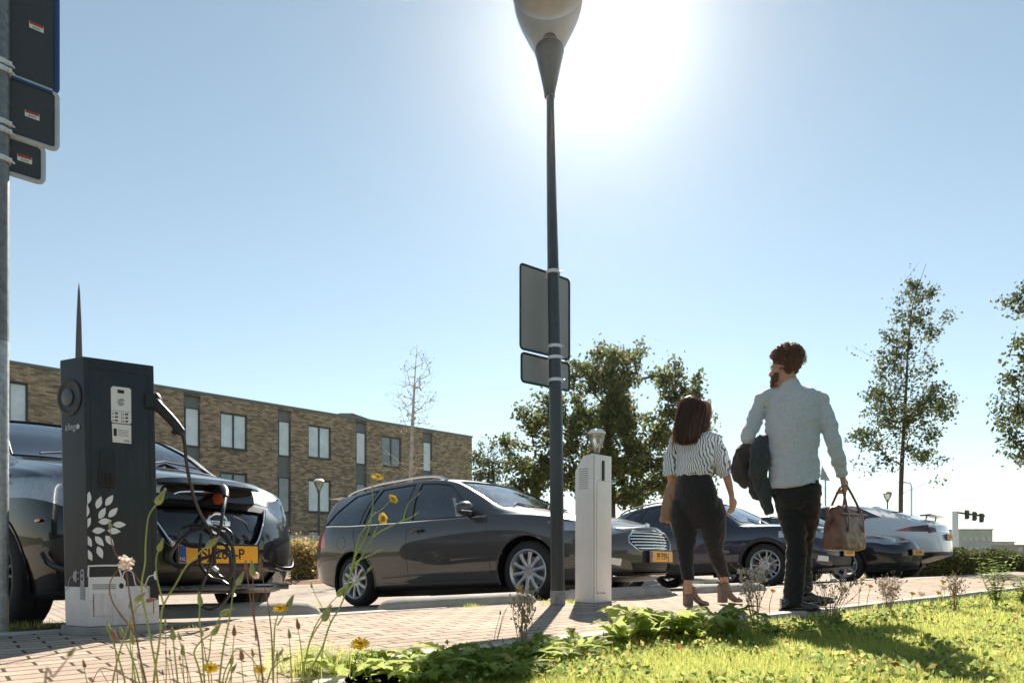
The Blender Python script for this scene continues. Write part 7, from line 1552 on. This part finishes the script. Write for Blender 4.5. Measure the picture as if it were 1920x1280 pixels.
# thin dark plant with two tiny yellow flowers by the lamp post
stalk('thin wiry plant with two tiny yellow flowers just left of the lamp post foot', 3.3, [[(974, 1102), (966, 1120), (962, 1150), (968, 1180), (974, 1215)], [(978, 1110), (968, 1128), (962, 1140)], [(938, 1152), (930, 1180), (924, 1216)], [(960, 1128), (944, 1150), (934, 1190), (926, 1220)], [(950, 1140), (940, 1170), (930, 1210)]], [('f', 974, 1100, 80, 11), ('f', 978, 1109, 70, 12), ('d', 938, 1148, 85, 8)], group='yellow wildflowers', r=.0016, mat='dry')
for X, Y, D in ((1449, 1107, 4.6), (1581, 1104, 4.9), (1632, 1098, 5.0), (1617, 1086, 5.2), (1711, 1112, 5.3), (1760, 1111, 5.5), (1768, 1090, 5.8), (1788, 1117, 5.6)):
    pz_ = {1449: 'between the man and the dried plant', 1581: 'just right of the man\'s shoes', 1632: 'below the brown bag\'s right side', 1617: 'highest near the black hatchback bumper', 1711: 'largest, below the white car', 1760: 'right of centre below the white car', 1768: 'highest below the white car tail', 1788: 'rightmost near the kerb end'}[X]
    stalk('tiny yellow flower on a thin stalk ' + pz_, D, [[(X, Y + 3), (X - 3, Y + 14), (X - 6, Y + 28)]], [('f', X, Y, 80, 11)], group='yellow wildflowers', r=.002)
for X, Y, D, t in ((1545, 1098, 4.8, 'by the man\'s rear shoe'), (1770, 1101, 5.6, 'below the white car tail'), (1728, 1112, 5.4, 'left of the yellow flowers by the kerb')):
    stalk('white round seed puff on a thin stalk ' + t, D, [[(X, Y + 4), (X + 2, Y + 20), (X + 3, Y + 34)]], [('p', X, Y, 80, 13)], group='seed puffs', r=.0018, mat='dry')
# dried branching plants with pale fluffy heads
def dryplant(label, X, Yb, Yt, D, wpx, seed, puffs=16, pf=9, green=40, hgt=None):
    rr = random.Random(seed); p = P(X, Yb, D); p.z = -.05; e = empty('dried_plant', p, label, 'dried plant', 'dried seed plants along the kerb'); q = MB(p); s = D / F; H = HC + (HY - Yt) * s + .05; tips = []
    for k in range(15):
        a = rr.uniform(-1, 1); b_ = rr.uniform(-1, 1); top = Vector((p.x + a * wpx * s * .5, p.y + b_ * wpx * s * .4, p.z + H * rr.uniform(.72, 1)))
        pts = catmull([p + Vector((a * .015, b_ * .015, 0)), p.lerp(top, .4) + Vector((rr.uniform(-.02, .02), 0, .02)), p.lerp(top, .75) + Vector((rr.uniform(-.015, .015), rr.uniform(-.02, .02), 0)), top], 4); q.tube(pts, list(np.linspace(.0024, .0009, len(pts))), 5, caps=False)
        tips.append(top)
        for j in range(7):
            c = pts[rr.randrange(4, len(pts))]; t2 = c + Vector((rr.uniform(-.05, .05), rr.uniform(-.05, .05), rr.uniform(.01, .07))); q.tube([c, t2], .0009, 3, caps=False); tips.append(t2)
    for t in tips: q.ball(t, (.004, .004, .0065), 6)
    q.build('stem', MAT['dry'], e, fix=False)
    for k in range(puffs): t = tips[rr.randrange(len(tips))] if k % 2 else tips[(k * 8) % len(tips)]; puff_head(e, p, t + Vector((0, 0, .005)), pf * s / 2 * rr.uniform(.8, 1.3), k, 34)
    if green: leafmass(e, p, green, .06, .14, .03, seed)
dryplant('dried plant with a pale pinkish fluffy top between the woman and the man', 1418, 1196, 1066, 4.2, 64, 1, 22, 13, 160)
dryplant('sparse dried plant with scattered pale heads just right of the man\'s legs', 1558, 1186, 1076, 4.5, 95, 2, 16, 9, 120)
dryplant('dried plant with a rounded beige fluffy top below the white car', 1664, 1152, 1086, 5.0, 36, 3, 20, 13, 30)
dryplant('dark thin dried plant in front of the lamp post shadow', 985, 1232, 1112, 3.1, 40, 4, 0, 9, 30)
dryplant('low brown dried plant in the lawn kerb below the traffic lights', 1790, 1130, 1080, 5.4, 30, 5, 2, 8, 20)
# bright green leafy plants near the right edge
def leafyplant(label, X, Yb, Yt, D, seed, n=5, wpx=60):
    rr = random.Random(seed); p = P(X, Yb, D); p.z = -.05; e = empty('leafy_weed', p, label, 'weed', 'leafy weeds at the right'); s = D / F; H = HC + (HY - Yt) * s + .05
    for k in range(n):
        top = p + Vector((rr.uniform(-.5, .5) * wpx * s, rr.uniform(-.1, .1), H * rr.uniform(.6, 1))); pts = catmull([p, p.lerp(top, .5) + Vector((rr.uniform(-.03, .03), 0, 0)), top], 8); q = MB(p); q.tube(pts, list(np.linspace(.004, .0015, len(pts))), 5, caps=False); q.build('stem', MAT['stem'], e, fix=False)
        q = MB(p)
        for j in range(3, len(pts)):
            for m_ in range(3): a = rr.uniform(0, 6.28); leaf_blade(q, pts[j], (math.cos(a), math.sin(a), 0), rr.uniform(.05, .085) * (1.2 - j / len(pts) * .5), .011, rr.uniform(.1, .8), rr, 3)
        q.build('leaves', MAT['weed_leaf'], e, smooth=False, fix=False)
leafyplant('tall bright green leafy weed near the right edge in front of the hedge', 1868, 1128, 1038, 5.8, 1, 6, 70)
leafyplant('shorter leafy weed touching the right edge of the photo', 1918, 1120, 1070, 6.0, 2, 4, 50)
# grass tufts
def tuft(label, X, Y, z, rad, h, n_, seed, w_=.003):
    p = G(X, Y, z); r = np.random.default_rng(seed); e = empty('grass_tuft', p, label, 'grass tuft', 'grass tufts in the paving'); a = r.normal(size=(n_, 2)) * rad
    o = blades('blades', a[:, 0], a[:, 1], np.zeros(n_), r.uniform(.4, 1, n_) * h, np.full(n_, w_), MAT['grass'], seed, .7); o.parent = e; del o['kind']
tuft('tall thin pale grass tuft behind the stem base of the three-flowered plant', 600, 1262, -.01, .09, .15, 420, 1, .0022)
tuft('small grass tuft lying against the wheel stop in front of the grey estate car', 880, 1137, 0, .055, .045, 120, 2); tuft('tiny grass tuft at the right foot of the charging station', 338, 1176, 0, .05, .03, 100, 3)
tuft('grass tuft at the left of the lamp post foot', 1026, 1131, 0, .05, .05, 90, 4); tuft('grass tuft between the lamp post and the off-white charging post', 1070, 1130, 0, .04, .05, 70, 5); tuft('dark grass tuft between the sign post and the charging station', 50, 1176, 0, .09, .05, 160, 6)
tuft('grass tuft left of the concrete wheel stop behind the three-flowered stem', 590, 1138, 0, .04, .05, 60, 7)

bushmass('reflection_shrubs', 'dense row of unseen tall shrubs added behind the viewer for the car reflections', 'added shrubs', [(-45, -26, -.1), (-10, -30, -.1), (30, -28, -.1), (60, -14, -.1)], MAT['leaf_hedge'], 7000, .9, 91, h=4.5, wd=2.2, rough=.6)  # out of view, added to give the car paint a dark band to reflect
# ------------------------------------------------------------------ haze: one closed box of thin air round the whole scene
q = MB(); q.box((60, 150, 12.5), (900, 700, 27)); hz = q.build('haze', None, smooth=False); tag(hz, kind='stuff')
m = bpy.data.materials.new('haze_air'); m.use_nodes = True; n = m.node_tree; n.nodes.clear(); out = node(n, 'ShaderNodeOutputMaterial'); pv = node(n, 'ShaderNodeVolumePrincipled')
pv.inputs['Density'].default_value = .00026; pv.inputs['Anisotropy'].default_value = .88; pv.inputs['Color'].default_value = (1, .96, .90, 1); L(n, pv.outputs[0], out.inputs['Volume']); hz.data.materials.append(m)
print('objects', len(bpy.data.objects))
